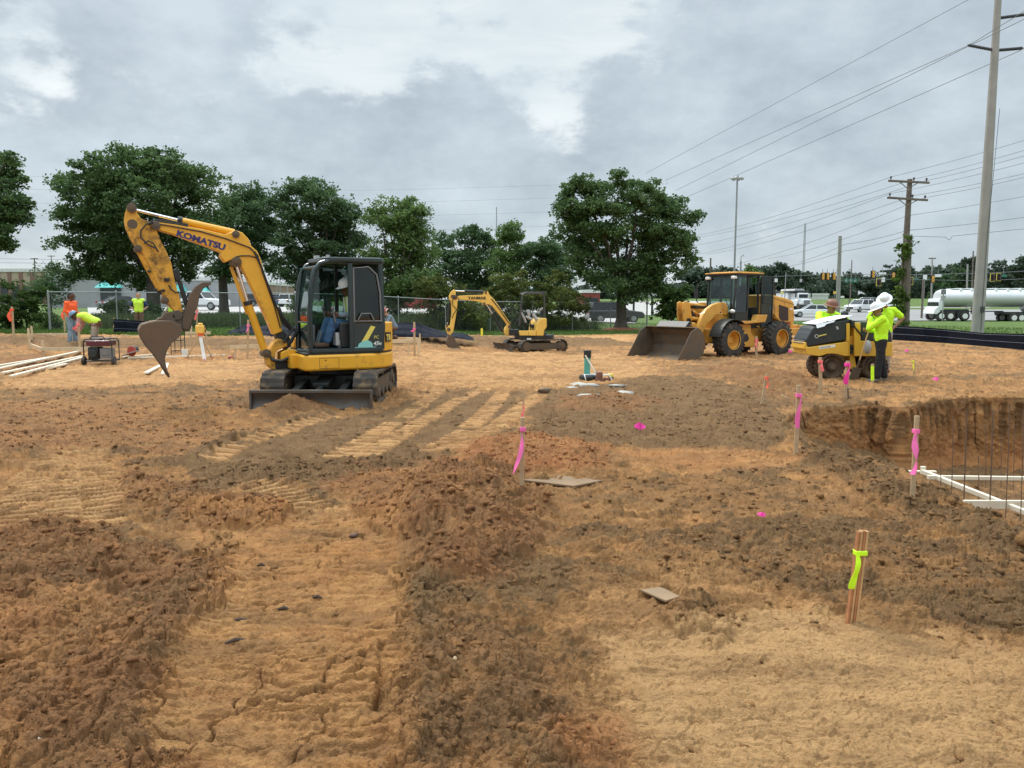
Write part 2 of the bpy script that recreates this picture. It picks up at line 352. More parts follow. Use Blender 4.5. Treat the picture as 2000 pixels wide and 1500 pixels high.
# ------------------------------------------------------------------ the ground
def soil_material():
    m = bpy.data.materials.new('soil_and_grass'); m.use_nodes = True; nt = m.node_tree; n = nt.nodes; l = nt.links
    b = n['Principled BSDF']; b.inputs['Roughness'].default_value = .93; b.inputs['Specular IOR Level'].default_value = .25
    geo = n.new('ShaderNodeNewGeometry')
    a1 = n.new('ShaderNodeAttribute'); a1.attribute_name = 'soil'; s1 = n.new('ShaderNodeSeparateColor'); l.new(a1.outputs['Color'], s1.inputs[0])
    a2 = n.new('ShaderNodeAttribute'); a2.attribute_name = 'cover'; s2 = n.new('ShaderNodeSeparateColor'); l.new(a2.outputs['Color'], s2.inputs[0])
    def noise(sc, det, ro=.55):
        q = n.new('ShaderNodeTexNoise'); q.inputs['Scale'].default_value = sc; q.inputs['Detail'].default_value = det; q.inputs['Roughness'].default_value = ro
        l.new(geo.outputs['Position'], q.inputs['Vector']); return q.outputs['Fac']
    def mix(f, A, B, mode='MIX'):
        q = n.new('ShaderNodeMix'); q.data_type = 'RGBA'; q.blend_type = mode
        for k, v in (('Factor', f), ('A', A), ('B', B)):
            if isinstance(v, (float, int)): q.inputs[k].default_value = v
            elif isinstance(v, tuple): q.inputs[k].default_value = (*v, 1)
            else: l.new(v, q.inputs[k])
        return q.outputs['Result']
    def rng(v, a, b_, c=0., d=1.):
        q = n.new('ShaderNodeMapRange'); q.inputs[1].default_value = a; q.inputs[2].default_value = b_; q.inputs[3].default_value = c; q.inputs[4].default_value = d; l.new(v, q.inputs[0]); return q.outputs[0]
    tan_ = mix(rng(noise(.9, 5), .35, .65), (.50, .238, .080), (.60, .325, .125))
    tan_ = mix(rng(noise(7, 6, .7), .42, .66), tan_, (.38, .18, .066))
    tan_ = mix(s2.outputs['Green'], tan_, (.63, .385, .175))       # pale dry crust, also the painted lit tops of track bars
    dark = mix(rng(noise(3, 6, .65), .35, .65), (.155, .085, .036), (.255, .148, .064))
    mp = n.new('ShaderNodeMapping'); mp.inputs['Scale'].default_value = (.55, 2.1, 1); l.new(geo.outputs['Position'], mp.inputs[0])
    sn = n.new('ShaderNodeTexNoise'); sn.inputs['Scale'].default_value = 1.6; sn.inputs['Detail'].default_value = 9; sn.inputs['Roughness'].default_value = .68; l.new(mp.outputs[0], sn.inputs['Vector'])
    tan_ = mix(rng(sn.outputs['Fac'], .47, .66, 0, .75), tan_, (.25, .135, .058))
    tan_ = mix(rng(sn.outputs['Fac'], .36, .26, 0, .5), tan_, (.60, .36, .17))
    red = mix(rng(noise(5, 5), .35, .65), (.34, .12, .04), (.50, .20, .075))
    mo = noise(3.2, 13, .74)  # soil mottling, also standing in for the dark shade of crevices
    af = n.new('ShaderNodeMath'); af.operation = 'MULTIPLY_ADD'; l.new(s1.outputs['Red'], af.inputs[0]); af.inputs[1].default_value = .36; l.new(mo, af.inputs[2])
    sb2 = n.new('ShaderNodeMath'); sb2.operation = 'MULTIPLY_ADD'; l.new(s2.outputs['Green'], sb2.inputs[0]); sb2.inputs[1].default_value = -.10; l.new(af.outputs[0], sb2.inputs[2])
    sb3 = n.new('ShaderNodeMath'); sb3.operation = 'MULTIPLY_ADD'; l.new(s2.outputs['Blue'], sb3.inputs[0]); sb3.inputs[1].default_value = -.06; l.new(sb2.outputs[0], sb3.inputs[2]); sb2 = sb3
    mid = mix(rng(noise(6, 5), .35, .65), (.28, .142, .054), (.37, .195, .076))
    tan_ = mix(rng(sb2.outputs[0], .51, .56, 0, .78), tan_, mid)
    col = mix(rng(sb2.outputs[0], .64, .74, 0, .95), tan_, dark)
    col = mix(s1.outputs['Green'], col, red)
    col = mix(rng(noise(60, 4, .7), .35, .7, 0, .35), col, mix(1.0, col, (.62, .55, .5), 'MULTIPLY'))
    col = mix(rng(noise(240, 2, .6), .6, .75, 0, .4), col, (.55, .40, .25))
    gr = mix(rng(noise(1.2, 6, .65), .35, .65), (.075, .125, .028), (.125, .185, .045))
    gr = mix(rng(noise(22, 4, .7), .4, .7, 0, .6), gr, (.055, .085, .022))
    col = mix(s2.outputs['Red'], col, gr)
    l.new(col, b.inputs['Base Color'])
    bp = n.new('ShaderNodeBump'); bp.inputs['Strength'].default_value = 1.0; bp.inputs['Distance'].default_value = .018
    hh = n.new('ShaderNodeMath'); hh.operation = 'MULTIPLY_ADD'; l.new(noise(35, 6, .7), hh.inputs[0]); hh.inputs[1].default_value = 1.6; l.new(noise(160, 3, .7), hh.inputs[2])
    l.new(hh.outputs[0], bp.inputs['Height']); l.new(bp.outputs[0], b.inputs['Normal'])
    return m
M_soil = soil_material()

us = np.r_[np.linspace(-2.6, -.80, 190)[:-1], np.linspace(-.80, .80, 1240), np.linspace(.80, 2.6, 190)[1:]]; NU = len(us)
fine = [];  y = .5
while y < 60:
    fine.append(y); y += max(.0045 if y > 1.6 else .02, .62*1.95*y*y/(H*F))*(1.0 if y < 16 else 1.0)
yy = 60.0
while yy < 900:
    fine.append(yy); yy *= 1.02
Yr = np.array(fine)
UU, YY = np.meshgrid(us, Yr); XX = UU*YY
nr = len(Yr); Z = zb(XX, YY)
w1 = fbm(XX*.9, YY*.9, 4, 3); w2 = fbm(XX*3.1, YY*3.1, 4, 9); w3 = fbm(XX*11, YY*11, 3, 31)

yb_px = [(-500, 650), (0, 652), (220, 654), (430, 657), (700, 659), (930, 655), (1230, 653), (1560, 648), (1745, 664), (2000, 681), (2400, 706)]
yb_g = [G(*p) for p in yb_px]; yb_u = [p.x/p.y for p in yb_g]; yb_y = [p.y for p in yb_g]
Yb = np.interp(UU, yb_u, yb_y)
grass = S(-.5, .5, YY-Yb+w1*2.2+w2*.8)
soilm = 1-grass
nearf = (YY < 60)

clod = np.zeros_like(Z); dark = np.zeros_like(Z); red = np.zeros_like(Z); pale = np.zeros_like(Z); ridge = np.zeros_like(Z); smoothz = np.zeros_like(Z)
def feature(px, h=0., w=.3, clodv=0., darkv=0., redv=0., palev=0., smo=0., e=.12, nz_=1.0, ymax=34):
    pts = gp(px); xs = [p[0] for p in pts]; ys = [p[1] for p in pts]; mg = .9
    r0 = max(np.searchsorted(Yr, min(ys)-mg)-1, 0); r1 = np.searchsorted(Yr, max(ys)+mg)+1
    sl_ = slice(r0, r1); x = XX[sl_]; y = YY[sl_]
    ub = (x > min(xs)-mg) & (x < max(xs)+mg)
    s_ = np.full(x.shape, -9.); s_[ub] = pdist(x[ub], y[ub], pts)
    sc = np.clip(y/8, .6, 2.5)
    s0_ = s_ + nz_*sc*(w2[sl_]*.16+w1[sl_]*.3)
    s_ = s_ + nz_*sc*(w2[sl_]*.45+w3[sl_]*.34+w1[sl_]*.3)
    m = S(-e*1.3, e*1.3, s_/sc)
    if h: ridge[sl_] += h*S(-.05, w*1.7, s0_+.06)*(1+.9*w2[sl_])
    clod[sl_] = np.maximum(clod[sl_], m*clodv)
    if darkv: dark[sl_] = np.maximum(dark[sl_], m*darkv)
    if darkv < 0: dark[sl_] *= 1-m*(-darkv)
    red[sl_] = np.maximum(red[sl_], m*redv); pale[sl_] = np.maximum(pale[sl_], m*palev); smoothz[sl_] = np.maximum(smoothz[sl_], m*smo)

# scattered clod bands everywhere on the soil
band = S(.02, .13, fbm(XX*.8+4, YY*1.1, 5, 51, .6))
clod += band*.62*soilm; dark += band*.62
# broad foreground features (photo pixels on the ground)
feature([(350,1010),(640,1000),(790,1000),(800,1180),(800,1500),(820,1900),(150,1900),(230,1500),(330,1300),(400,1150)], smo=1, nz_=.5)
feature([(1160,1260),(1500,1180),(2000,1260),(2400,1300),(2400,1900),(1250,1900),(1240,1500)], smo=.85, palev=.75, e=.3)
feature([(1150,1130),(1450,1100),(1500,1180),(1180,1250)], smo=.4, palev=.3, e=.3)
feature([(-700,1010),(60,1010),(250,1060),(400,1110),(480,1085),(440,1150),(370,1220),(330,1330),(290,1420),(360,1500),(350,1900),(-900,1900)], h=.03, w=.5, clodv=.8, darkv=.15, redv=.4)
feature([(480,1080),(440,1150),(380,1220),(340,1310),(300,1400),(380,1480),(330,1560),(120,1520),(170,1380),(260,1230),(340,1130),(410,1090)], h=.15, w=.33, clodv=1, darkv=.72)
feature([(-80,1060),(120,1010),(270,1060),(400,1095),(300,1130),(120,1150),(-60,1150)], h=.07, w=.3, clodv=1, darkv=.5)
feature([(230,905),(330,950),(430,970),(555,1000),(520,1050),(380,1035),(250,1010),(200,960)], h=.08, w=.3, clodv=1, darkv=.42, redv=.3)
feature([(360,1030),(500,1040),(480,1085),(380,1080)], clodv=.8, darkv=.5, h=.03)
feature([(900,930),(970,915),(1060,1000),(1060,1060),(1010,1115),(960,1150),(860,1160),(800,1100),(720,1040),(700,1000),(800,955)], h=.19, w=.36, clodv=.95, darkv=.45, redv=.4)
feature([(640,960),(700,980),(790,1000),(800,950),(880,890),(700,930)], h=.04, clodv=.8, darkv=.35, redv=.45)
feature([(775,1150),(850,1140),(930,1180),(870,1230),(860,1330),(830,1900),(760,1900),(775,1400)], h=.05, w=.15, clodv=1, darkv=.45)
feature([(800,1290),(930,1250),(1040,1290),(1090,1390),(1180,1500),(1250,1900),(780,1900),(800,1450)], h=.05, w=.3, clodv=.9, darkv=.38, redv=.15, e=.2)
feature([(1090,1440),(1210,1420),(1230,1530),(1080,1540)], clodv=.7, redv=.8)
feature([(345,905),(470,880),(600,835),(760,800),(860,770),(1030,765),(1010,830),(960,855),(900,890),(780,935),(640,945),(520,950),(380,935)], clodv=.3, darkv=.95, smo=.3, nz_=.5)
feature([(390,925),(560,915),(700,900),(870,880),(780,940),(560,955),(400,945)], h=.04, w=.2, clodv=.9, darkv=1)
feature([(1040,770),(1250,745),(1500,775),(1540,850),(1500,885),(1340,880),(1180,872),(1030,850)], clodv=.55, darkv=1, nz_=.6)
feature([(880,865),(1040,850),(1200,880),(1190,925),(1040,930),(900,935)], h=.05, clodv=.8, darkv=.3, redv=.75)
feature([(1180,885),(1480,880),(1560,900),(1500,925),(1250,915)], smo=.7, redv=.25, nz_=.6)
feature([(1080,940),(1400,930),(1640,950),(1700,1010),(1500,1040),(1300,1000),(1100,985)], clodv=.45, darkv=.35)
feature([(1230,1060),(1600,1040),(2000,1080),(2300,1100),(2300,1240),(2000,1220),(1640,1170),(1300,1160)], h=.02, clodv=.8, darkv=.38)
feature([(1570,880),(1680,905),(1800,950),(1900,1005),(2020,1040),(2200,1075),(2200,1130),(1950,1075),(1800,1020),(1640,950),(1560,915)], h=.06, w=.3, clodv=1, darkv=.7)
feature([(1270,1200),(1350,1170),(1440,1215),(1420,1265),(1330,1250)], h=.02, w=.2, clodv=1, darkv=.6)
feature([(1600,1130),(1720,1140),(1720,1180),(1600,1170)], h=.03, clodv=1, darkv=.8)
feature([(1930,1150),(2200,1160),(2200,1280),(1960,1250)], h=.03, clodv=.9, darkv=.8)
feature([(1600,1370),(1740,1360),(1740,1500),(1640,1490)], clodv=.6, darkv=.6)
# middle distance
feature([(488,812),(560,820),(650,800),(635,778),(500,776)], h=.19, w=.45, clodv=.5, darkv=.85, redv=.3)
feature([(345,912),(390,885),(600,818),(650,808),(650,822),(420,905),(380,920)], h=.12, w=.22, clodv=.6, darkv=.95, nz_=.3)
feature([(-400,800),(200,790),(470,830),(330,900),(200,880),(-400,900)], clodv=.55, darkv=.35, redv=.3)
feature([(-100,760),(480,760),(480,800),(-100,810)], clodv=.45, darkv=.3)
feature([(1090,806),(1250,806),(1275,785),(1200,772),(1100,774),(1075,790)], h=.07, w=.4, clodv=.3, darkv=.7, redv=.35)
feature([(1375,722),(1440,715),(1540,730),(1600,760),(1560,790),(1500,770),(1420,745)], h=.17, w=.5, clodv=.5, darkv=.6, redv=.3)
feature([(1200,765),(1250,740),(1370,745),(1490,770),(1300,775)], h=.06, clodv=.7, darkv=.8)
feature([(780,660),(850,662),(1000,663),(1110,664),(1235,668),(1235,677),(1100,678),(980,676),(850,675),(760,676)], h=.24, w=1.0, clodv=.3, darkv=1, nz_=.5)
feature([(-300,665),(0,662),(90,660),(150,662),(160,672),(60,674),(0,672),(-300,680)], h=.2, w=.9, clodv=.3, darkv=1, nz_=.4)
feature([(90,668),(240,664),(420,666),(640,672),(640,684),(420,680),(230,682),(100,684)], h=.12, w=.8, clodv=.3, darkv=.9, nz_=.4)
feature([(0,700),(90,690),(150,712),(60,722),(-40,722)], clodv=.5, darkv=.6, redv=.4)
feature([(930,657),(1235,655),(1235,668),(1000,664)], smo=1, palev=.4, nz_=.4)
feature([(640,690),(1050,688),(1230,692),(1300,735),(1060,760),(900,760),(780,740)], smo=.5, palev=.35, clodv=0, nz_=.8)
feature([(0,722),(500,704),(500,745),(0,765)], smo=.7, palev=.3)
smoothz = np.clip(smoothz, 0, 1)
clodm = clod*(1-.93*smoothz*(clod < .75)); dark = dark*(1-.9*smoothz*(dark < .65))
clod = np.clip(clodm, 0, 1)*soilm

hm = np.zeros_like(Z)
nb = int(np.searchsorted(Yr, 60)); sl_ = slice(0, nb)
x = XX[sl_]; y = YY[sl_]; cm = clod[sl_]
base_rough = .012*(1-.6*smoothz[sl_])
h = ridge[sl_]*1.0 + w1[sl_]*.07 + w2[sl_]*.035*(1-.6*smoothz[sl_]) + w3[sl_]*base_rough*2
L1 = lumps(x, y, .26, 101, .55); L2 = lumps(x, y, .13, 131, .7); L3 = lumps(x, y, .062, 161, .7)
wide = S(9, 16, y)
K1 = chunks(x, y, .23, 401, .7); K2 = chunks(x, y, .10, 421, .8); K3 = chunks(x, y, .048, 441, .8)
cl = L1*.22 + L2*.16 + K1*.14 + K2*.30 + K3*.46 + L3*.20 + fbm(x*19, y*19, 4, 71, .62)*.034
h += cm*(cl*(1-.3*wide) + .02 + ridge[sl_]*0)
fold = np.abs(fbm(x*2.1+w2[sl_], y*6.0, 4, 77)); 
h += (1-cm)*.05*(.14-np.minimum(fold, .14))/.14*.45*(1-smoothz[sl_]*.6)
L4 = lumps(x, y, .045, 191, .28); h += (1-cm)*L4*.45*(1-.55*smoothz[sl_])
# scale-like smeared clay on the worked area
sm2 = np.maximum(fbm(x*3.4, y*7.5, 5, 88, .6), 0)
h += (1-cm)*(1-smoothz[sl_]*.75)*sm2*.26 + (1-cm*.5)*fbm(x*14, y*22, 4, 75, .62)*.018*(1+1.2*S(6, 20, y))
K4 = chunks(x*.5, y, .085, 461, .35, .55, .1); K5 = chunks(x*.55, y, .03, 481, .5, .5, .15); pm4 = S(-.12, .12, w1[sl_]+.6*w2[sl_]); h += (1-cm)*(K4*(.07+.14*pm4)*(1+1.6*S(8, 16, y))+K5*(.10+.12*(1-pm4)))*(1-.45*pale[sl_])
terr = fbm(x*1.7, y*4.2, 5, 91, .58); tstep = terr*17; tf = tstep-np.floor(tstep); h += (1-cm)*(.022*(np.floor(tstep)+S(.40, .52, tf))-.022*tstep)*(.45+.55*(1-smoothz[sl_]))
# cracked pan on the machine path
path = smoothz[sl_]*(1-pale[sl_])
cr = cracks(x*1.0, y*1.9, .42, 201); cr2 = cracks(x*1.0, y*2.2, .12, 211)
crk = (1-S(.0, .045, cr))*S(-.05, .1, fbm(x*1.3, y*1.3, 3, 221)) * path * (y < 9)
h -= crk*.05 + (1-S(0, .06, cr2))*.006*path*(y < 7)
for cpx in ([(330, 1425), (400, 1410), (470, 1395), (530, 1378), (580, 1372), (650, 1352)], [(740, 1400), (748, 1352), (735, 1300), (750, 1262)], [(690, 1330), (712, 1318), (705, 1290)], [(720, 1246), (760, 1232)], [(560, 1420), (640, 1400), (700, 1392)]):
    bb = y < 7; q_ = pdist(x[bb]+w3[sl_][bb]*.10, y[bb]+w3[sl_][bb]*.12, gp(cpx), False); g_ = 1-S(.002, .022*(1+2*w2[sl_][bb]), q_); hh_ = h[bb]; h[bb] = hh_-g_*.07*S(-.2, .1, w3[sl_][bb]+w2[sl_][bb]) + .012*(1-S(.02, .12, q_)); ck = crk[bb]; crk[bb] = np.maximum(ck, g_)
sag = 0
dk = crk*.5

def track(px, width, period, depth, tint, e=.04, arr=None, hgt=None):
    pts = np.array(gp(px)); d = np.full(x.shape, 9.); s_ = np.zeros(x.shape); acc_ = 0
    q0 = pts.min(0)-1; q1 = pts.max(0)+1; bb = (x > q0[0]) & (x < q1[0]) & (y > q0[1]) & (y < q1[1])
    xx = x[bb]; yy_ = y[bb]; dd_ = d[bb]; ss_ = s_[bb]
    for i in range(len(pts)-1):
        ex, ey = pts[i+1]-pts[i]; L = math.hypot(ex, ey); t = ((xx-pts[i][0])*ex+(yy_-pts[i][1])*ey)/L/L; tcl = np.clip(t, 0, 1)
        q = np.hypot(xx-pts[i][0]-tcl*ex, yy_-pts[i][1]-tcl*ey); c = q < dd_; dd_ = np.where(c, q, dd_); ss_ = np.where(c, acc_+tcl*L, ss_); acc_ += L
    m = (1-S(width/2-e, width/2+e, dd_+w2[sl_][bb]*.06))*S(0, .25, ss_)*S(0, .25, acc_-ss_)*S(-.32, -.1, w2[sl_][bb])
    fr_ = (ss_/period + w2[sl_][bb]*.25) % 1
    bars = S(0, .07, fr_)*(1-S(.5, .58, fr_))
    hh_ = h[bb]; 
    hgt_keep = hh_*(1-.75*m)+m*(zero_h)
    h[bb] = hgt_keep - m*depth + m*bars*.052
    dk_ = dark[sl_]; v_ = dk_[bb]*(1-m*tint*(.4+.6*bars)); dk_[bb] = v_
    pl_ = pale[sl_]; pl_[bb] = np.maximum(pl_[bb], m*bars*.55*tint)  # bars lightened, gaps left dark: light and shade put into the colour
    cm_ = clod[sl_]; cm_[bb] = cm_[bb]*(1-m)
zero_h = .02
for t_ in ([(395,912),(480,872),(600,832),(660,815)], [(640,908),(720,862),(800,812),(850,772),(862,755)], [(690,910),(770,862),(850,812),(905,780),(960,758)], [(820,895),(905,850),(960,800),(985,765)], [(880,890),(980,830),(1030,790),(1060,772)]):
    track(t_, .32, .20, .03, .95)
track([(110,1035),(120,990),(135,930),(150,880)], .33, .15, .03, .9)
track([(200,1040),(205,990),(190,930),(180,880)], .33, .15, .03, .9)
track([(20,1050),(40,990),(70,930),(110,890)], .33, .15, .03, .9)
track([(640,1015),(560,975),(470,945)], .34, .13, .03, .8)
# faint bars across the wide path
pts_ = np.array(gp([(560,1900),(560,1500),(600,1200),(620,1020)]))
dpath = np.full(x.shape, 9.); bb = (y < 8); 
dpath[bb] = pdist(x[bb], y[bb], pts_, False)
pm = (1-S(.62, .75, dpath))*path
fr2 = (y/.085 + w2[sl_]*3.2 + w1[sl_]*3 + x*.3) % 1
h += pm*(.017*(S(0, .18, fr2)*(1-S(.5, .9, fr2))))*S(-.3, .05, w1[sl_]+w2[sl_])

hm[sl_] = h*soilm[sl_]*(1-S(40, 56, y))
# pit
pit_top = [(1532,826),(1560,806),(1640,799),(1700,791),(1760,800),(1830,784),(1900,777),(2000,779),(2150,777),(2400,786)]
pit_near = [(2400,1065),(2200,1055),(2100,1048),(2000,1036),(1900,1002),(1840,962),(1790,935),(1700,905),(1640,890),(1575,882),(1535,862)]
pt_top = gp(pit_top); pt_near = gp(pit_near); poly = pt_top+pt_near
bb = (XX > 2.4) & (XX < 15) & (YY > 4) & (YY < 16.5)
xp, yp = XX[bb], YY[bb]
inside = pdist(xp, yp, poly); dfar = pdist(xp, yp, pt_top, False); dnear = pdist(xp, yp, [pt_top[0]]+pt_near[::-1], False)
dnear = dnear+w2[bb]*.25+w3[bb]*.1
dm = np.interp(xp/yp, [.355, .40, .47, .56, .62, .9], [.35, .5, .75, 1.1, 1.25, 1.35])
deep = np.where(inside > 0, dm*np.minimum(S(0, .05, dfar), S(0, .75, dnear)), 0)
hb = hm[bb]; hb = hb-deep + np.where(inside > 0, 0, 0); hm[bb] = hb
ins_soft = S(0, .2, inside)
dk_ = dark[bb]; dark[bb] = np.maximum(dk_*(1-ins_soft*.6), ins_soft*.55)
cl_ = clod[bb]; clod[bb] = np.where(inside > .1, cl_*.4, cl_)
dark[sl_] = np.clip(dark[sl_]+.07*(1-smoothz[sl_])*soilm[sl_]+w1[sl_]*.35*(1-.5*smoothz[sl_])+w2[sl_]*.2, 0, 1)
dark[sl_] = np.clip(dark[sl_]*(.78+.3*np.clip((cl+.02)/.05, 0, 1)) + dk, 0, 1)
dark[sl_] = np.maximum(dark[sl_], S(.06, .2, sm2)*(1-smoothz[sl_])*.5)
Z2 = Z+hm
Z2 += grass*(w2*.06+w1*.1)*(YY < 80)
V = np.stack([XX, YY, Z2], -1).reshape(-1, 3)
idx = np.arange(nr*NU, dtype=np.int32).reshape(nr, NU)
Q = np.stack([idx[:-1, :-1], idx[:-1, 1:], idx[1:, 1:], idx[1:, :-1]], -1).reshape(-1, 4)
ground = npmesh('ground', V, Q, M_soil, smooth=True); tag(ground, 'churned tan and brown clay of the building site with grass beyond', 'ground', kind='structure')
def vcol(me, nm, r, g, b_):
    a = me.color_attributes.new(nm, 'FLOAT_COLOR', 'POINT')
    q = np.ones((len(me.vertices), 4), np.float32); q[:, 0] = r.ravel(); q[:, 1] = g.ravel(); q[:, 2] = b_.ravel(); a.data.foreach_set('color', q.ravel())
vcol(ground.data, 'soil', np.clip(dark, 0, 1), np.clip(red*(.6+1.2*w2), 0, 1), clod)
vcol(ground.data, 'cover', grass, np.clip(pale+w1*.3*(pale > 0), 0, 1), smoothz)
def gz(px_x, py_y):
    """height of the finished ground at world x, y"""
    j = np.searchsorted(Yr, py_y)-1; j = int(np.clip(j, 0, nr-2)); uq = px_x/py_y; i = int(np.clip(np.searchsorted(us, uq)-1, 0, NU-2))
    return float(Z2[j, i])
def GG(px, py):
    p = G(px, py); return Vector((p.x, p.y, gz(p.x, p.y)))

g2 = npmesh('ground', np.array([(x_, y_, -.02) for x_ in np.linspace(-60, 60, 25) for y_ in np.linspace(-60, .54, 13)]), np.array([(i*13+j, (i+1)*13+j, (i+1)*13+j+1, i*13+j+1) for i in range(24) for j in range(12)]), M_soil); tag(g2, 'tan clay of the site behind the viewpoint', 'ground', kind='structure')
# loose clods lying on the soil
ico = bmesh.new(); bmesh.ops.create_icosphere(ico, subdivisions=1, radius=1)
iv = np.array([v.co[:] for v in ico.verts]); ifc = np.array([[v.index for v in f.verts] for f in ico.faces]); ico.free()
rs = np.random.RandomState(5)
protos = []
for k in range(14):
    nn = np.zeros(len(iv))
    for fq, am in ((1.3, .5), (2.9, .3), (5.5, .16)):
        ph = rs.rand(3)*6; dv = rs.randn(3, 3)
        nn += am*.8*np.sin(iv@dv[0]*fq+ph[0])*np.cos(iv@dv[1]*fq+ph[1])
    q = iv*(1+.5*nn[:, None]+.2*rs.randn(len(iv))[:, None]); q *= np.array([1, .6+.4*rs.rand(), .4+.3*rs.rand()]); protos.append(q)
NC = 26000
cu = rs.uniform(-1.0, 1.0, 400000); cy = 1.3+ (rs.rand(400000)**1.3)*15
ji = np.clip(np.searchsorted(Yr, cy)-1, 0, nr-2); ii = np.clip(np.searchsorted(us, cu)-1, 0, NU-2)
pr = (clod[ji, ii]**1.5*.95+.035)*np.clip(cy/9, .12, 1)*np.clip(1.4-cy/16, 0, 1)*soilm[ji, ii]
sel = np.where(rs.rand(400000) < pr)[0][:NC]
cx = cu[sel]*cy[sel]; cyy = cy[sel]; cz = Z2[ji[sel], ii[sel]]
sz = (.006+.028*rs.rand(len(sel))**3.6)*np.clip(cyy/4.5, .75, 1.45)
Vc = []; Fc = []
for k in range(len(sel)):
    q = protos[k % 14]*sz[k]; a = rs.rand()*6.28; c_, s_ = math.cos(a), math.sin(a)
    q = np.stack([q[:, 0]*c_-q[:, 1]*s_+cx[k], q[:, 0]*s_+q[:, 1]*c_+cyy[k], q[:, 2]+cz[k]-sz[k]*.05], 1)
    Vc.append(q); Fc.append(ifc+k*len(iv))
clods = npmesh('dirt_clods', np.concatenate(Vc), np.concatenate(Fc), M_soil, smooth=False)
tag(clods, 'loose brown dirt clods scattered over the churned clay', 'dirt', kind='stuff')
dk1 = np.repeat(np.clip(dark[ji[sel], ii[sel]]*.7+.35*rs.rand(len(sel))-.05, 0, 1), len(iv)); rd1 = np.repeat(np.clip(red[ji[sel], ii[sel]], 0, 1), len(iv))
vcol(clods.data, 'soil', dk1, rd1, rd1*0); vcol(clods.data, 'cover', rd1*0, rd1*0, rd1*0)

# cut bank at the back of the pit
M_bank = M_soil
ns, nt_ = 700, 90
ptx = np.array(pt_top); seglen = np.r_[0, np.cumsum(np.hypot(*np.diff(ptx, axis=0).T))]
s_ = np.linspace(0, seglen[-1], ns); bx = np.interp(s_, seglen, ptx[:, 0]); by = np.interp(s_, seglen, ptx[:, 1])
bd = np.interp(bx/by, [.355, .40, .47, .56, .62, .9], [.75, .95, 1.15, 1.45, 1.6, 1.7])
tt = np.linspace(0, 1, nt_); Sg, Tg = np.meshgrid(s_, tt, indexing='ij')
tang = np.gradient(bx, s_), np.gradient(by, s_); nl_ = np.hypot(*tang); nxn, nyn = tang[1]/nl_, -tang[0]/nl_
depth_in = .07+.18*Tg + .04*fbm(Sg*1.5, Tg*3, 4, 301) + .03*fbm(Sg*9, Tg*9*bd[:, None], 4, 303)
gph = (Sg/.26+.25*vn(Sg*1.1, Tg*0+1, 305)+Tg*.35) % 1
gmask = S(.42, .58, vn(Sg*.55, Tg*1.3+2, 307)+.25*(1-Tg))
groove = S(.1, .2, gph)*(1-S(.55, .65, gph))*gmask*S(.02, .1, Tg)*(1-S(.5, .8, Tg+.3*vn(Sg*4, Tg*0, 309)))
depth_in += -.055*groove + S(.6, 1, Tg)*.25*(.6+vn(Sg*2, Tg*4, 311)) - .05*fbm(Sg*16, Tg*22*bd[:, None], 4, 319, .6) - .03*S(.02, .15, fbm(Sg*1.8, Tg*3.2, 3, 321))
depth_in -= .04*np.exp(-Tg*9)
topz = zb(bx, by)+.015+.03*fbm(s_*3, s_*0, 4, 313)
VB = np.stack([bx[:, None]+nxn[:, None]*depth_in, by[:, None]+nyn[:, None]*depth_in, topz[:, None]-Tg*bd[:, None]*(1+.0*Sg)], -1).reshape(-1, 3)
idb = np.arange(ns*nt_, dtype=np.int32).reshape(ns, nt_)
QB = np.stack([idb[:-1, :-1], idb[:-1, 1:], idb[1:, 1:], idb[1:, :-1]], -1).reshape(-1, 4)
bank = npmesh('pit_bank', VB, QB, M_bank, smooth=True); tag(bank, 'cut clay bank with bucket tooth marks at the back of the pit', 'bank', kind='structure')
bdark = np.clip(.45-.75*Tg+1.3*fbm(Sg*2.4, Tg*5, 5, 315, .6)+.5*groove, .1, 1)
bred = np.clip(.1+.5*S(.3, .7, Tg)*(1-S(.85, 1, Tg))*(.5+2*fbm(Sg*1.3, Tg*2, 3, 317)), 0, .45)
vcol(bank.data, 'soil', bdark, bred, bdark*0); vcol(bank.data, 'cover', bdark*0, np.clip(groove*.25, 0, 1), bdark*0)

# ------------------------------------------------------------------ shared paints
M_yel = mat('excavator_yellow', (.80, .40, .022), .42, var=.06, dirt=.32, dscale=3.2, coat=.15, bump=.15, bscale=25)
M_yel_dirty = mat('worn_yellow', (.70, .35, .035), .5, var=.12, dirt=.62, dscale=4.5, dcol=(.10, .055, .028), bump=.3, bscale=30)
M_cat = mat('loader_yellow', (.66, .33, .05), .5, var=.08, dirt=.42, dscale=2.6, coat=.1)
M_yan = mat('light_machine_yellow', (.80, .50, .10), .42, var=.06, dirt=.22, dscale=3)
M_blk = mat('black_paint', (.018, .022, .022), .5, var=.2, dirt=.3, dscale=3, dcol=(.09, .06, .04))
M_cab = mat('cab_dark_green', (.016, .032, .034), .38, var=.1, dirt=.14, dscale=3, dcol=(.07, .06, .05), coat=.2)
M_rub = mat('track_rubber', (.045, .038, .032), .85, var=.25, dirt=.62, dscale=5, dcol=(.19, .125, .07), bump=.5, bscale=30)
M_tyre = mat('tyre_rubber', (.035, .033, .032), .85, var=.2, dirt=.5, dscale=4, dcol=(.15, .11, .075), bump=.4, bscale=40)
M_stl = mat('muddy_steel', (.12, .095, .07), .6, .25, var=.2, dirt=.7, dscale=3, dcol=(.155, .10, .058), bump=.5, bscale=18)
M_blade = mat('dozer_blade_steel', (.10, .09, .08), .55, .3, var=.2, dirt=.55, dscale=2.5, dcol=(.13, .09, .055), bump=.3, bscale=20)
M_buck = mat('bucket_steel', (.13, .088, .058), .7, .1, var=.15, dirt=.55, dscale=2.2, dcol=(.17, .105, .06), bump=.4, bscale=14)
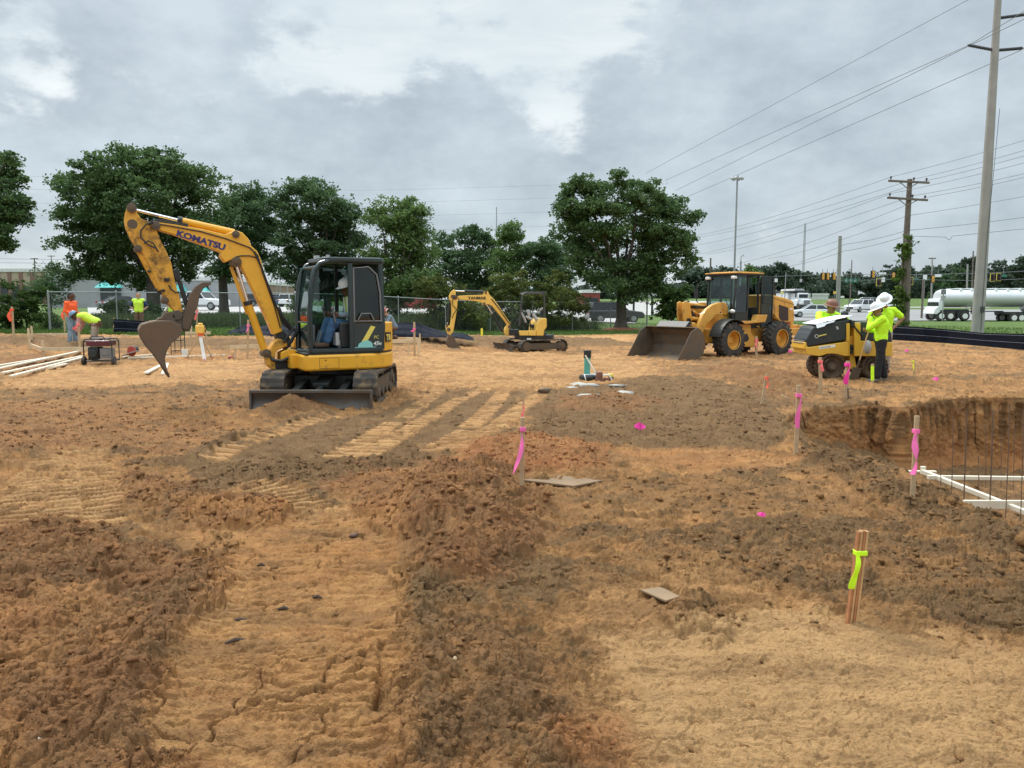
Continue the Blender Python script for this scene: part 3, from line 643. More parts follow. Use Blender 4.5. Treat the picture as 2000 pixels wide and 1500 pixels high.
M_chr = mat('chrome_rod', (.75, .76, .78), .15, 1.0, var=.03)
M_hose = mat('hydraulic_hose', (.02, .02, .02), .6, var=.1)
M_blue = mat('marking_navy', (.035, .03, .14), .5, var=.05)
M_dkmark = mat('marking_black', (.02, .018, .018), .5, var=.05)
M_wht = mat('marking_white', (.75, .77, .74), .55, var=.04)
M_ymark = mat('marking_yellow', (.75, .62, .12), .55, var=.05)
M_teal = mat('marking_teal', (.25, .60, .55), .55, var=.08)
M_red = mat('marking_red', (.35, .05, .03), .55, var=.08)
M_grey = mat('grey_plastic', (.18, .18, .18), .6, var=.1)
M_lgrey = mat('light_grey_plastic', (.42, .42, .42), .55, var=.1)
M_glass = glass('cab_glass', (.62, .78, .74), .72)
M_glassl = glass('loader_glass', (.60, .74, .71), .85)
M_glassd = glass('dark_cab_glass', (.35, .5, .48), .42)
M_lamp = mat('lamp_glass', (.8, .8, .78), .15, var=.02)

def lettering(parent, text, size, loc, M3, m, extrude=.004, shear=0, sx=1, name='lettering', bold=0.0):
    cu = bpy.data.curves.new(name, 'FONT'); cu.body = text; cu.size = size; cu.extrude = extrude; cu.shear = shear; cu.offset = bold
    cu.resolution_u = 3
    t = bpy.data.objects.new('tmp_text', cu); C.objects.link(t); bpy.context.view_layer.update()
    me = bpy.data.meshes.new_from_object(t.evaluated_get(bpy.context.evaluated_depsgraph_get()))
    bpy.data.objects.remove(t); me.name = name; me.materials.clear(); me.materials.append(m)
    o = bpy.data.objects.new(name, me); C.objects.link(o)
    if parent is not None: o.parent = parent
    o.matrix_local = T(*loc) @ M3.to_4x4() @ Matrix.Diagonal((sx, 1, 1, 1))
    return o
def face_left(tilt=0.0):       # reads correctly on a surface whose normal is local +y; tilt turns it in that plane
    m_ = Matrix(((-1, 0, 0), (0, 0, 1), (0, 1, 0)))       # columns: text x -> -x, text y -> z, normal -> +y
    return m_ @ Matrix.Rotation(tilt, 3, 'Z')

def belt(L, r, width, y0, z0=0.0, pitch=.13, lug=.022, xf=None, thick=.035):
    """track shoe belt as one mesh: rounded loop, L between end centres"""
    mb = MB(xf); per = 2*L+2*math.pi*r; n = int(per/pitch); n -= n % 2
    def pt(s, rr):
        s %= per
        if s < L: return (-L/2+s, z0+r+rr)
        s -= L
        if s < math.pi*r: a = math.pi/2-s/r; return (L/2+rr*math.cos(a), z0+rr*math.sin(a))
        s -= math.pi*r
        if s < L: return (L/2-s, z0-r-(rr-r)) if False else (L/2-s, z0-rr)
        s -= L; a = -math.pi/2-s/r; return (-L/2+rr*math.cos(a), z0+rr*math.sin(a))
    def pt2(s, rr):
        s %= per
        if s < L: return (-L/2+s, z0+rr)
        return pt(s, rr)
    rings = []; steps = n*4
    for i in range(steps):
        s = per*i/steps; ph = (i % 4); o_ = r+(lug if ph in (1, 2) else 0)
        a = pt2(s, r-thick); b = pt2(s, o_)
        rings.append([(a[0], y0, a[1]), (b[0], y0, b[1]), (b[0], y0+width, b[1]), (a[0], y0+width, a[1])])
    rings.append(rings[0])
    mb.loft(rings, cap=False); return mb

# ------------------------------------------------------------------ yellow excavator with cab (left of centre)
KF = Frame((-3.25, 14.0, 0), 208)
def kk(pts, yl): return KF.tr(pts, yl, (200, 380, 3.3333))
ex = thing('excavator', 'large yellow excavator with dark enclosed cab and curled brown bucket, its operator aboard', 'excavator', KF.o, KF.a, 'excavators on the building site')
UX = rot('Z', 62) @ T(.05, 0, 0)
# undercarriage
for sd_ in (1, -1):
    y0 = .58 if sd_ > 0 else -.98
    belt(1.75, .27, .40, y0, .29, .125, .022, UX).build('track', M_rub, ex, 50)
    f = MB(UX); f.prism([(-.85, .16), (.85, .16), (.9, .30), (.8, .42), (-.8, .42), (-.9, .30)], y0+.07, y0+.33)
    for k in range(4): f.cyl((-.6+.4*k, y0+.04, .16), (-.6+.4*k, y0+.36, .16), .085, 14)
    f.cyl((.875, y0+.05, .29), (.875, y0+.35, .29), .20, 20); f.cyl((-.875, y0+.05, .29), (-.875, y0+.35, .29), .19, 20)
    f.cyl((.875, y0+.02, .29), (.875, y0+.38, .29), .07, 12); f.cyl((-.875, y0+.02, .29), (-.875, y0+.38, .29), .09, 12)
    f.cyl((0, y0+.08, .47), (0, y0+.32, .47), .045, 10)
    f.build('track_frame', M_stl, ex, bevel=.01)
u = MB(UX); u.box(-.45, .45, -.6, .6, .22, .46); u.box(-.3, .3, -.62, .62, .18, .30)
u.lathe([(0, .46), (.42, .46), (.42, .56), (.36, .565), (.36, .58), (0, .58)], 28); u.beam((.3, .38, .34), (1.42, .40, .16), .12, .16); u.beam((.3, -.38, .34), (1.42, -.40, .16), .12, .16)
u.beam((.35, 0, .46), (1.0, 0, .34), .26, .06); u.cyl((.3, 0, .36), (1.45, 0, .24), .05, 10)
u.build('undercarriage', M_blk, ex, bevel=.008)
b = MB(UX)
prof = [(1.62, .30), (1.55, .20), (1.54, .12), (1.60, .02), (1.635, .02), (1.575, .12), (1.58, .20), (1.65, .305)]
b.prism(prof, -.985, .985); b.box(1.595, 1.665, -.985, .985, .285, .335); b.box(1.585, 1.66, .955, .99, .02, .33); b.box(1.585, 1.66, -.99, -.955, .02, .33)
b.build('blade', M_blade, ex, bevel=.006)
# deck and counterweight
def arcpts(r, a0, a1, n): return [(r*math.cos(R(a0+(a1-a0)*i/n)), r*math.sin(R(a0+(a1-a0)*i/n))) for i in range(n+1)]
deck = [(.66, .955), (.74, .90), (.76, .80), (.76, -.80), (.70, -.93)]+arcpts(1.06, -115, -180, 10)+arcpts(1.06, 180, 115, 10)[1:]
d = MB(); d.plan(deck, .585, .86, 1.0); d.build('deck', M_yel, ex, bevel=.04, seg=3)
d = MB(); d.plan([(.72, .93), (.74, .85), (.74, -.85)]+arcpts(1.045, -117, -180, 8)+arcpts(1.045, 180, 117, 8)[1:], .862, .885); d.build('deck_gasket', M_blk, ex)
cw = MB(); cw.plan([(-.60, .85)]+arcpts(1.06, 125, 180, 10)+arcpts(1.06, 180, 235, 10)[1:]+[(-.60, -.85)], .888, 1.385); cw.build('counterweight', M_yel, ex, bevel=.045, seg=3)
hd = MB(); hd.box(-.60, .35, -.93, -.14, .888, 1.25); hd.box(.35, .62, -.90, -.45, .888, 1.1); hd.build('engine_hood', M_yel, ex, bevel=.04, seg=3)
# access panel lines on skirt
pl = MB(); z0, z1, x0, x1 = .625, .80, .17, .50
for a in ((x0, x1, z0, z0+.006), (x0, x1, z1, z1+.006), (x0, x0+.006, z0, z1), (x1, x1+.006, z0, z1)): pl.box(a[0], a[1], .953, .958, a[2], a[3])
pl.cyl((.40, .952, .765), (.40, .96, .765), .013, 12); pl.build('access_panel', M_dkmark, ex)
# swing bracket and boom foot casting
sb = MB()
for yl in (-.22, .10): sb.prism(kk([(1195, 1005), (1235, 1005), (1310, 1050), (1330, 1140), (1275, 1140), (1262, 1095), (1205, 1078), (1150, 1075), (1150, 1025)], 0), yl, yl+.10)
sb.box(.72, .86, -.4, .4, .60, .84); sb.build('swing_bracket', M_yel, ex, bevel=.012)
ca = MB()
ca.prism(kk([(1060, 1050), (1085, 1000), (1112, 955), (1135, 935), (1190, 952), (1198, 985), (1150, 1000), (1122, 1020), (1115, 1062), (1130, 1135), (1098, 1135), (1068, 1105)], 0), -.19, .11)
ca.build('boom_foot_casting', M_yel_dirty, ex, bevel=.014)
cb = MB(); cb.prism(kk([(1115, 890), (1170, 880), (1215, 930), (1225, 985), (1190, 1010), (1135, 955)], 0), -.15, .07); cb.prism(kk([(1115, 1075), (1190, 1080), (1262, 1100), (1262, 1132), (1120, 1134)], 0), -.2, .12)
cb.tube([(1.2, .0, .86), (1.1, .16, .74), (.98, .2, .72), (.8, .2, .8)], .03); cb.build('boom_foot_joint', M_blk, ex, bevel=.01)
# boom
bo = MB()
boom = [(345, 222), (358, 182), (480, 198), (650, 228), (790, 262), (866, 236), (905, 250), (945, 290), (962, 335), (1002, 372), (1024, 420), (1046, 500), (1086, 612), (1128, 725), (1158, 855), (1164, 890), (1108, 912), (1060, 800), (985, 640), (925, 520), (880, 432), (852, 418), (795, 444), (762, 405), (768, 378), (690, 345), (610, 315), (480, 268), (385, 240)]
bo.prism(kk(boom, 0), -.14, .10); bo.build('boom', M_yel, ex, bevel=.012)
rb = MB()
for a, b_ in (((362, 190), (640, 240)), ((640, 240), (800, 285)), ((800, 285), (960, 345)), ((960, 345), (1012, 395)), ((1012, 395), (1040, 500)), ((1040, 500), (1120, 725)), ((1120, 725), (1160, 870))):
    q = kk([a, b_], .12); rb.tube([(q[0][0], .112, q[0][1]), (q[1][0], .112, q[1][1])], .011, 6)
q = kk([(990, 370), (1035, 470), (1075, 580), (1130, 720), (1160, 780), (1220, 850), (1245, 870), (1180, 960)], .13); rb.tube([(a, .125, c) for a, c in q], .018, 6)
q = kk([(1150, 740), (1185, 830), (1235, 880), (1270, 890), (1230, 960), (1190, 985)], .1); rb.tube([(a, .05, c) for a, c in q], .035, 7); rb.tube([(a-.02, -.04, c+.02) for a, c in q], .03, 7)
q = kk([(870, 405), (900, 398), (960, 398), (1000, 410)], .12); rb.tube([(a, .112, c) for a, c in q], .010, 6)
q = kk([(300, 195), (330, 178), (370, 172), (480, 190), (560, 205)], .12); rb.tube([(a, .09, c) for a, c in q], .014, 6); rb.tube([(a, .05, c+.03) for a, c in q], .014, 6)
q = kk([(330, 180), (285, 195), (250, 235), (250, 280), (300, 330), (350, 350), (365, 375)], .13); rb.tube([(a, .14, c) for a, c in q], .014, 6)
q = kk([(430, 590), (450, 620), (480, 640), (500, 635)], .13); rb.tube([(a, .13, c) for a, c in q], .014, 6)
q = kk([(272, 320), (300, 300), (335, 320), (360, 370)], .13); rb.tube([(a, .13, c) for a, c in q], .012, 6)
rb.build('hydraulic_hoses', M_hose, ex)
# boom pivots
pv = MB()
for c_, r_ in (((866, 440), .085), ((862, 262), .06), ((1062, 1032), .075), ((345, 205), .07), ((190, 92), .075), ((230, 355), .06), ((405, 690), .06)):
    q = kk([c_], 0)[0]; pv = MB(); pv.cyl((q[0], -.17, q[1]), (q[0], .135, q[1]), r_, 14)
    pv.cyl((q[0], .12, q[1]), (q[0], .15, q[1]), r_*.5, 10); pv.build('pivot_pin', M_stl, ex, bevel=.006)
def ram(a, b_, c_, r_rod, r_b, yl, name='boom_cylinder', m=M_yel, par=None, fn=kk):
    par = par or ex
    qa, qb, qc = fn([a, b_, c_], yl)
    mb = MB(); mb.cyl((qb[0], yl, qb[1]), (qc[0], yl, qc[1]), r_b, 14)
    o_ = mb.build(name, m, par, bevel=.006)
    r2 = MB(); r2.cyl((qa[0], yl, qa[1]), (qb[0], yl, qb[1]), r_rod, 12); r2.build('rod', M_chr, o_)
    d_ = (Vector((qc[0], 0, qc[1]))-Vector((qb[0], 0, qb[1]))).normalized()
    c2 = MB(); c2.cyl((qb[0]-d_.x*.02, yl, qb[1]-d_.z*.02), (qb[0]+d_.x*.05, yl, qb[1]+d_.z*.05), r_b*1.18, 14); c2.build('collar', M_blk, o_)
    return o_
ram((872, 455), (945, 700), (1055, 1015), .030, .062, .0)
ram((205, 98), (497, 168), (858, 248), .024, .058, -.02, 'arm_cylinder')
ram((440, 690), (385, 640), (240, 370), .028, .05, .03, 'bucket_cylinder', M_yel_dirty)
gd = MB(); gd.prism(kk([(832, 470), (852, 470), (890, 560), (962, 778), (940, 782), (870, 580)], .0), -.11, -.05); gd.build('cylinder_guard', M_yel, ex, bevel=.005)
# arm
ar = MB()
arm = [(165, 82), (210, 88), (225, 122), (250, 160), (300, 178), (340, 205), (372, 290), (418, 380), (448, 450), (455, 500), (478, 600), (508, 700), (522, 765), (485, 775), (440, 735), (398, 690), (385, 650), (345, 560), (300, 460), (255, 385), (215, 345), (180, 290), (150, 220), (140, 165), (148, 118)]
ar.prism(kk(arm, 0), -.13, .09); ar.build('arm', M_yel_dirty, ex, bevel=.012)
ah = MB(); q = kk([(195, 192)], .09)[0]; ah.cyl((q[0], .05, q[1]), (q[0], .094, q[1]), .075, 18); ah.build('arm_bushing', M_stl, ex)
kn = MB()
for c_, r_ in (((418, 555), .04), ((345, 620), .03), ((395, 625), .03), ((305, 500), .025)):
    q = kk([c_], .1)[0]; kn = MB(); kn.box(q[0]-r_, q[0]+r_, .09, .125, q[1]-r_*.7, q[1]+r_*.7); kn.build('hose_clamp', M_blk, ex, bevel=.006)
# link, thumb, bucket
lk = MB(); q = kk([(462, 490), (500, 560), (548, 720)], -.02); lk.beam((q[0][0], -.02, q[0][1]), (q[1][0], -.02, q[1][1]), .10, .09, (0, 1, 0)); lk.beam((q[1][0], -.02, q[1][1]), (q[2][0], -.02, q[2][1]), .07, .07, (0, 1, 0)); lk.build('thumb_cylinder', M_blk, ex, bevel=.01)
th = MB()
thp = [(515, 872), (522, 800), (545, 720), (572, 650), (605, 600), (645, 572), (705, 570), (700, 588), (655, 612), (630, 650), (618, 720), (590, 790), (572, 850), (548, 882)]
for yl in (-.15, .05): th.prism(kk(thp, 0), yl, yl+.06)
th.prism(kk([(540, 780), (590, 640), (615, 650), (575, 780)], 0), -.1, .06); th.build('thumb', M_buck, ex, bevel=.008)
hk = MB()
for c_, r_ in (((432, 808), .11), ((485, 785), .085), ((540, 858), .085), ((385, 835), .09)):
    q = kk([c_], 0)[0]; hk.cyl((q[0], -.14, q[1]), (q[0], .1, q[1]), r_, 16)
hk.prism(kk([(395, 800), (430, 775), (530, 780), (575, 840), (540, 885), (470, 880), (380, 850)], 0), -.12, .08); hk.build('quick_hitch', M_stl, ex, bevel=.012)
bk = MB()
sidep = [(300, 832), (350, 822), (440, 822), (498, 852), (512, 885), (488, 925), (440, 962), (412, 1010), (398, 1062), (408, 1112), (422, 1162), (382, 1112), (332, 1042), (282, 985), (246, 925), (234, 878), (252, 845)]
for yl in (-.36, .30): bk.prism(kk(sidep, 0), yl, yl+.025)
back = kk([(498, 852), (440, 824), (350, 824), (300, 834), (254, 848), (238, 880), (250, 925), (286, 985), (336, 1042), (386, 1112), (424, 1164)], 0)
for i in range(len(back)-1):
    a, b_ = back[i], back[i+1]; bk.beam((a[0], -.025, a[1]), (b_[0], -.025, b_[1]), .64, .03, (b_[1]-a[1], 0, -(b_[0]-a[0])))
for k in range(4):
    yl = -.31+.19*k; bk.beam((back[-2][0], yl, back[-2][1]), (back[-1][0]-.005, yl, back[-1][1]-.04), .06, .035, (1, 0, 0))
bk.build('bucket', M_buck, ex, bevel=.006)
# cab
cabp = MB()
pr = .042
side_arch = [(.63, .90), (.63, 1.6), (.59, 2.05), (.53, 2.28), (.44, 2.39), (.28, 2.44), (-.15, 2.445), (-.60, 2.42)]
for yl in (.90, -.06):
    cabp.tube([(a, yl, c) for a, c in side_arch], pr, 8)
    cabp.tube([(-.60, yl, 2.42), (-.64, yl, 1.3), (-.60, yl, .90)], pr, 8)
cabp.tube([(.62, .90, .90), (.62, -.06, .90)], pr, 8)
cabp.box(-.62, .62, -.06, .94, .888, .95)
cabp.box(-.10, -.03, .875, .945, .93, 2.40)          # door post
cabp.tube([(.50, .90, 2.33), (.50, -.06, 2.33)], .03, 8)
cabp.box(-.62, .60, .90, .945, .895, .955)
cabp.build('cab_frame', M_cab, ex, bevel=.006)
rf = MB(); rf.plan([(.30, .94), (.40, .86), (.42, -.04), (.32, -.12), (-.62, -.12), (-.68, -.05), (-.68, .88), (-.62, .96)], 2.425, 2.50); rf.box(-.66, -.3, .06, .8, 2.49, 2.52); rf.build('cab_roof', M_cab, ex, bevel=.02, seg=3)
rv = MB(); rv.box(-.655, -.62, -.08, .92, .93, 2.43); rv.build('cab_rear_wall', M_blk, ex)
ff = MB()
ff.tube([(.635, .86, 1.40), (.635, -.02, 1.40)], .018, 6); ff.tube([(.64, .03, .95), (.64, .03, 1.6), (.55, .03, 2.3)], .02, 6); ff.tube([(.64, .82, .95), (.64, .82, 1.6), (.55, .82, 2.3)], .02, 6)
ff.build('window_frame', M_cab, ex)
gl = MB(); gl.add([(.625, -.03, .95), (.625, .87, .95), (.625, .87, 1.6), (.625, -.03, 1.6)], [(0, 1, 2, 3)]); gl.add([(.625, -.03, 1.6), (.625, .87, 1.6), (.50, .87, 2.34), (.50, -.03, 2.34)], [(0, 1, 2, 3)])
gl.build('windscreen', M_glass, ex)
gl = MB(); gl.box(-.58, .6, -.075, -.07, 1.35, 2.4); gl.build('side_window', M_glass, ex)
rw = MB(); rw.box(-.6, .6, -.095, -.05, .93, 1.36); rw.box(-.12, -.06, -.09, -.04, 1.3, 2.42); rw.build('side_wall', M_blk, ex)
gp_ = MB(); gp_.prism([(-.11, 1.36), (-.11, 2.35), (-.45, 2.34), (-.56, 2.2), (-.60, 1.36)], .898, .904); gp_.build('door_glass', M_glassd, ex)
dp = MB(); dp.prism([(-.10, .95), (-.10, 1.38), (-.62, 1.38), (-.62, .95)], .895, .93); dp.build('door_panel', M_cab, ex, bevel=.008)
dfm = MB(); dfm.tube([(-.12, .93, 1.40), (-.12, .93, 2.32), (-.38, .93, 2.35), (-.53, .93, 2.22), (-.585, .93, 1.9), (-.60, .93, 1.40)], .016, 6); dfm.tube([(-.18, .95, 1.44), (-.24, .96, 1.55), (-.40, .96, 1.55), (-.46, .95, 1.44)], .012, 6)
dfm.tube([(-.12, .94, 1.42), (-.6, .94, 1.42)], .012, 6); dfm.build('door_trim', M_grey, ex)
gh = MB(); gh.tube([(.645, .93, 1.1), (.66, .95, 1.2), (.655, .95, 1.9), (.64, .93, 2.0)], .012, 6); gh.build('grab_handle', M_cab, ex)
se = MB(); se.box(-.42, .06, .18, .66, 1.18, 1.32); se.prism([(-.42, 1.3), (-.28, 1.3), (-.34, 1.95), (-.48, 1.95)], .2, .64); se.box(-.5, .2, .02, .16, .95, 1.42); se.box(-.5, .1, .68, .8, .95, 1.40)
se.build('seat', M_blk, ex, bevel=.03); 
for yl in (.10, .76): cs = MB(); cs.cyl((.16, yl, 1.4), (.2, yl, 1.6), .015); cs.ell((.205, yl, 1.64), (.03, .03, .045)); cs.build('joystick', M_grey, ex)
cs = MB(); cs.box(.4, .58, -.02, .3, .95, 1.35); cs.build('console', M_grey, ex, bevel=.02)
for yl in (.35, .5): cs = MB(); cs.cyl((.42, yl, .97), (.34, yl, 1.25), .014); cs.build('travel_lever', M_grey, ex)
bt = MB(); bt.box(.08, .16, .55, .75, 1.0, 1.22); bt.box(.02, .1, .6, .78, .96, 1.1); bt.build('paper_box', M_lgrey, ex, bevel=.005)
bc = MB(); bc.cyl((.12, .2, 2.50), (.12, .2, 2.58), .035); bc.build('beacon', M_lgrey, ex); bc = MB(); bc.box(.28, .36, .15, .25, 2.49, 2.56); bc.build('work_light', M_lgrey, ex)
bl = MB(); bl.cyl((-.72, .55, 1.38), (-.70, .55, 1.47), .022); bl.build('exhaust_stub', M_wht, ex)
tx = kk([(478, 266), (772, 356)], .10); v0, v1 = tx
lettering(ex, 'KOMATSU', .135, (v0[0], .104, v0[1]), face_left(math.atan2(v1[1]-v0[1], -(v1[0]-v0[0]))), M_blue, sx=1.22, bold=.006)
dc = MB(); q0, q1 = (-.62, .99), (-.80, 1.13)
dc.box(-.755, -.625, .0, .01, 0, .14, xf=T(0, .0, 1.03) @ Matrix.Identity(4)); dc.xf = Matrix.Identity(4)
# decals lie tangent to the round counterweight
ang = R(138); cxw, cyw = 1.068*math.cos(ang), 1.068*math.sin(ang)
Mt = Matrix.Rotation(ang-R(90), 4, 'Z')
dc = MB(T(cxw, cyw, 1.13) @ Mt); dc.box(-.11, .11, -.006, .006, -.085, .085); dc.build('decal_plate', M_dkmark, ex)
lettering(ex, 'TB', .145, tuple(T(cxw, cyw, 1.075) @ Mt @ Vector((.095, .008, 0))), Mt.to_3x3() @ face_left(), M_ymark, .002, sx=1.05, bold=.004)
dd3 = MB(); dd3.prism([(-.20, 1.0), (-.30, 1.0), (-.49, 1.32), (-.41, 1.34)], .931, .934); dd3.build('decal_stripe', M_ymark, ex)
dd3 = MB(); dd3.prism([(-.17, .972), (-.19, 1.03), (-.26, 1.075), (-.34, 1.09), (-.40, 1.065), (-.43, 1.03), (-.44, .972)], .932, .936); dd3.box(-.50, -.12, .932, .935, .962, .972); dd3.build('decal_bucket', M_teal, ex)
lettering(ex, 'PC', .075, (-.46, .934, 1.115), face_left(), M_ymark, .001)
lettering(ex, '45', .095, (-.445, .934, 1.0), face_left(), M_wht, .001, shear=.3, bold=.002)
lettering(ex, 'MR', .062, (-.545, .934, 1.0), face_left(), M_wht, .001, bold=.001, sx=.75)
st = MB(); st.box(.36, .50, -.068, -.066, 1.62, 1.67); st.build('window_sticker', M_wht, ex)

# ------------------------------------------------------------------ small yellow excavator without cab
M_canopy = mat('canopy_paint_lit', (.05, .055, .058), .35, var=.1)  # black canopy greyed, its lit edge put into the base colour
YF = Frame((.9, 30, -.16), 190)
def yk(pts, yl): return YF.tr(pts, yl, (840, 540, 6.6667))
ye = thing('excavator', 'small pale yellow excavator with open black canopy and empty seat', 'excavator', YF.o, YF.a, 'excavators on the building site')
UY = rot('Z', 15)
for sd_ in (1, -1):
    y0 = .52 if sd_ > 0 else -.86
    belt(1.48, .25, .32, y0, .26, .13, .02, UY).build('track', M_rub, ye, 50)
    f = MB(UY); f.prism([(-.72, .14), (.72, .14), (.72, .38), (-.72, .38)], y0+.06, y0+.27)
    f.cyl((.74, y0+.03, .26), (.74, y0+.30, .26), .18, 18); f.cyl((-.74, y0+.03, .26), (-.74, y0+.30, .26), .18, 18); f.cyl((-.74, y0+.02, .26), (-.74, y0+.33, .26), .09, 12); f.build('track_frame', M_stl, ye, bevel=.01)
u = MB(UY); u.box(-.4, .4, -.55, .55, .2, .42); u.lathe([(0, .42), (.38, .42), (.38, .5), (0, .5)], 24); u.beam((.3, .3, .32), (1.3, .32, .2), .1, .14); u.beam((.3, -.3, .32), (1.3, -.32, .2), .1, .14); u.build('undercarriage', M_stl, ye, bevel=.008)
b = MB(UY); b.prism([(1.42, .38), (1.34, .25), (1.34, .14), (1.40, .02), (1.44, .02), (1.375, .15), (1.375, .25), (1.45, .38)], -.85, .85); b.box(1.36, 1.47, .82, .86, .02, .39); b.build('blade', M_blade, ye, bevel=.006)
bd_ = MB(); bd_.plan([(.62, .78), (.70, .70), (.70, -.7), (.62, -.78)]+arcpts(.74, -110, -180, 8)+arcpts(.74, 180, 110, 8)[1:], .50, .68); bd_.build('deck', M_blk, ye, bevel=.02)
bd_ = MB(); bd_.prism(yk([(1160, 708), (1282, 706), (1282, 770), (1170, 768)], .8), .70, .80); bd_.prism(yk([(1284, 706), (1380, 706), (1380, 772), (1284, 770)], .8), .70, .80); bd_.build('side_panels', M_yan, ye, bevel=.012)
bd_ = MB(); bd_.prism(yk([(1380, 775), (1382, 690), (1395, 610), (1430, 560), (1480, 540), (1520, 545), (1522, 660), (1490, 700), (1482, 775)], .75), -.72, .74); bd_.build('engine_cover', M_yan, ye, bevel=.035, seg=3)
bd_ = MB(); bd_.box(-.30, .62, -.7, .72, .70, .78); bd_.build('floor', M_blk, ye, bevel=.01)
cp = MB()
for yl in (.58, -.48):
    q = yk([(1160, 640), (1178, 480), (1196, 290), (1205, 235), (1240, 215), (1440, 218), (1475, 235), (1488, 290), (1490, 540)], yl); cp.tube([(a, yl, c) for a, c in q], .035, 8)
q = yk([(1205, 228)], .05)[0]; cp.tube([(q[0], .6, q[1]), (q[0], -.5, q[1])], .03, 8); q = yk([(1470, 228)], .05)[0]; cp.tube([(q[0], .6, q[1]), (q[0], -.5, q[1])], .03, 8)
cp.build('canopy_frame', M_canopy, ye)
q = yk([(1205, 212), (1470, 212)], .05); cp = MB(); cp.box(q[1][0], q[0][0], -.5, .6, q[0][1]-.01, q[0][1]+.03); cp.build('canopy_roof', M_canopy, ye, bevel=.01)
se = MB(); se.box(-.25, .2, -.15, .3, .95, 1.08); se.prism([(-.28, 1.05), (-.15, 1.05), (-.22, 1.62), (-.36, 1.62)], -.13, .28); se.build('seat', M_blk, ye, bevel=.03)
lv = MB()
for a, b_, r_ in (((1190, 465), (1250, 600), .05), ((1280, 430), (1290, 520), .06), ((1245, 520), (1330, 560), .06), ((1340, 480), (1400, 590), .075), ((1420, 440), (1465, 410), .05)):
    qa, qb = yk([a, b_], .35); lv.tube([(qa[0], .35, qa[1]), ((qa[0]+qb[0])/2, .37, (qa[1]+qb[1])/2), (qb[0], .35, qb[1])], [r_*.6, r_, r_*.7], 10)
lv.build('armrest_controls', M_lgrey, ye)
lv = MB()
for a, b_ in (((1110, 620), (1150, 550)), ((1150, 550), (1240, 640)), ((1240, 560), (1240, 690)), ((1180, 560), (1210, 690)), ((1300, 520), (1310, 700))):
    qa, qb = yk([a, b_], .2); lv.tube([(qa[0], .2, qa[1]), (qb[0], .2, qb[1])], .02, 6); lv.tube([(qa[0]+.1, -.2, qa[1]), (qb[0]+.1, -.2, qb[1])], .02, 6)
q = yk([(1030, 690), (1160, 690), (1160, 770), (1030, 770)], .2); lv.prism(q, -.4, .3); lv.build('control_levers', M_blk, ye, bevel=.008)
bo = MB()
yb_ = [(375, 300), (375, 252), (480, 245), (690, 238), (700, 198), (748, 195), (765, 235), (790, 262), (830, 300), (900, 400), (985, 530), (1045, 610), (1050, 670), (1030, 690), (1030, 770), (990, 770), (955, 725), (975, 660), (1000, 640), (975, 590), (860, 450), (800, 380), (750, 360), (690, 375), (665, 335), (560, 318)]
bo.prism(yk(yb_, 0), -.11, .11); bo.build('boom', M_yan, ye, bevel=.014)
ar = MB(); ar.prism(yk([(310, 168), (328, 180), (332, 240), (370, 265), (355, 320), (345, 440), (312, 640), (298, 720), (262, 765), (225, 750), (208, 690), (200, 640), (258, 640), (280, 480), (272, 330), (248, 300), (245, 250), (275, 200)], 0), -.1, .1); ar.build('arm', M_yan, ye, bevel=.012)
hs = MB(); q = yk([(330, 265), (290, 310), (290, 370), (330, 410), (345, 430), (300, 500), (290, 540)], .12); hs.tube([(a, .13, c) for a, c in q], .015, 6)
q = yk([(480, 235), (690, 225)], .12); hs.tube([(a, .09, c) for a, c in q], .015, 6); q = yk([(800, 290), (900, 420), (1000, 570), (1060, 640), (1090, 690)], .12); hs.tube([(a, .12, c) for a, c in q], .02, 6); hs.build('hydraulic_hoses', M_hose, ye)
ram((325, 188), (455, 192), (700, 200), .025, .055, 0, 'arm_cylinder', M_blk, ye, yk)
ram((735, 365), (815, 490), (950, 720), .025, .055, .02, 'boom_cylinder', M_blk, ye, yk)
ram((225, 620), (225, 590), (252, 340), .022, .05, .0, 'bucket_cylinder', M_blk, ye, yk)
pv = MB()
for c_, r_ in (((292, 262), .07), ((325, 270), .09), ((700, 355), .05), ((720, 210), .05), ((215, 645), .04), ((240, 690), .07), ((1030, 655), .07)):
    q = yk([c_], 0)[0]; pv = MB(); pv.cyl((q[0], -.13, q[1]), (q[0], .125, q[1]), r_, 12); pv.build('pivot_pin', M_stl, ye)
bk = MB(); sp = [(232, 775), (300, 770), (325, 850), (400, 945), (300, 948), (235, 915), (212, 850)]
for yl in (-.28, .26): bk.prism(yk(sp, 0), yl, yl+.02)
bb_ = yk([(232, 775), (212, 850), (235, 915), (300, 948), (402, 946)], 0)
for i in range(4): a, b_ = bb_[i], bb_[i+1]; bk.beam((a[0], 0, a[1]), (b_[0], 0, b_[1]), .55, .03, (b_[1]-a[1], 0, -(b_[0]-a[0])))
bk.build('bucket', M_buck, ye, bevel=.006)
tx = yk([(495, 295), (682, 295)], .11); lettering(ye, 'YANMAR', .15, (tx[0][0], .113, tx[0][1]-.01), face_left(), M_dkmark, .003, sx=1.12, bold=.006)
q = yk([(1255, 790), (1310, 790)], .8); dcx = MB(); dcx.box(q[1][0], q[0][0], .885, .89, .52, .58); dcx.build('decal', M_wht, ye)

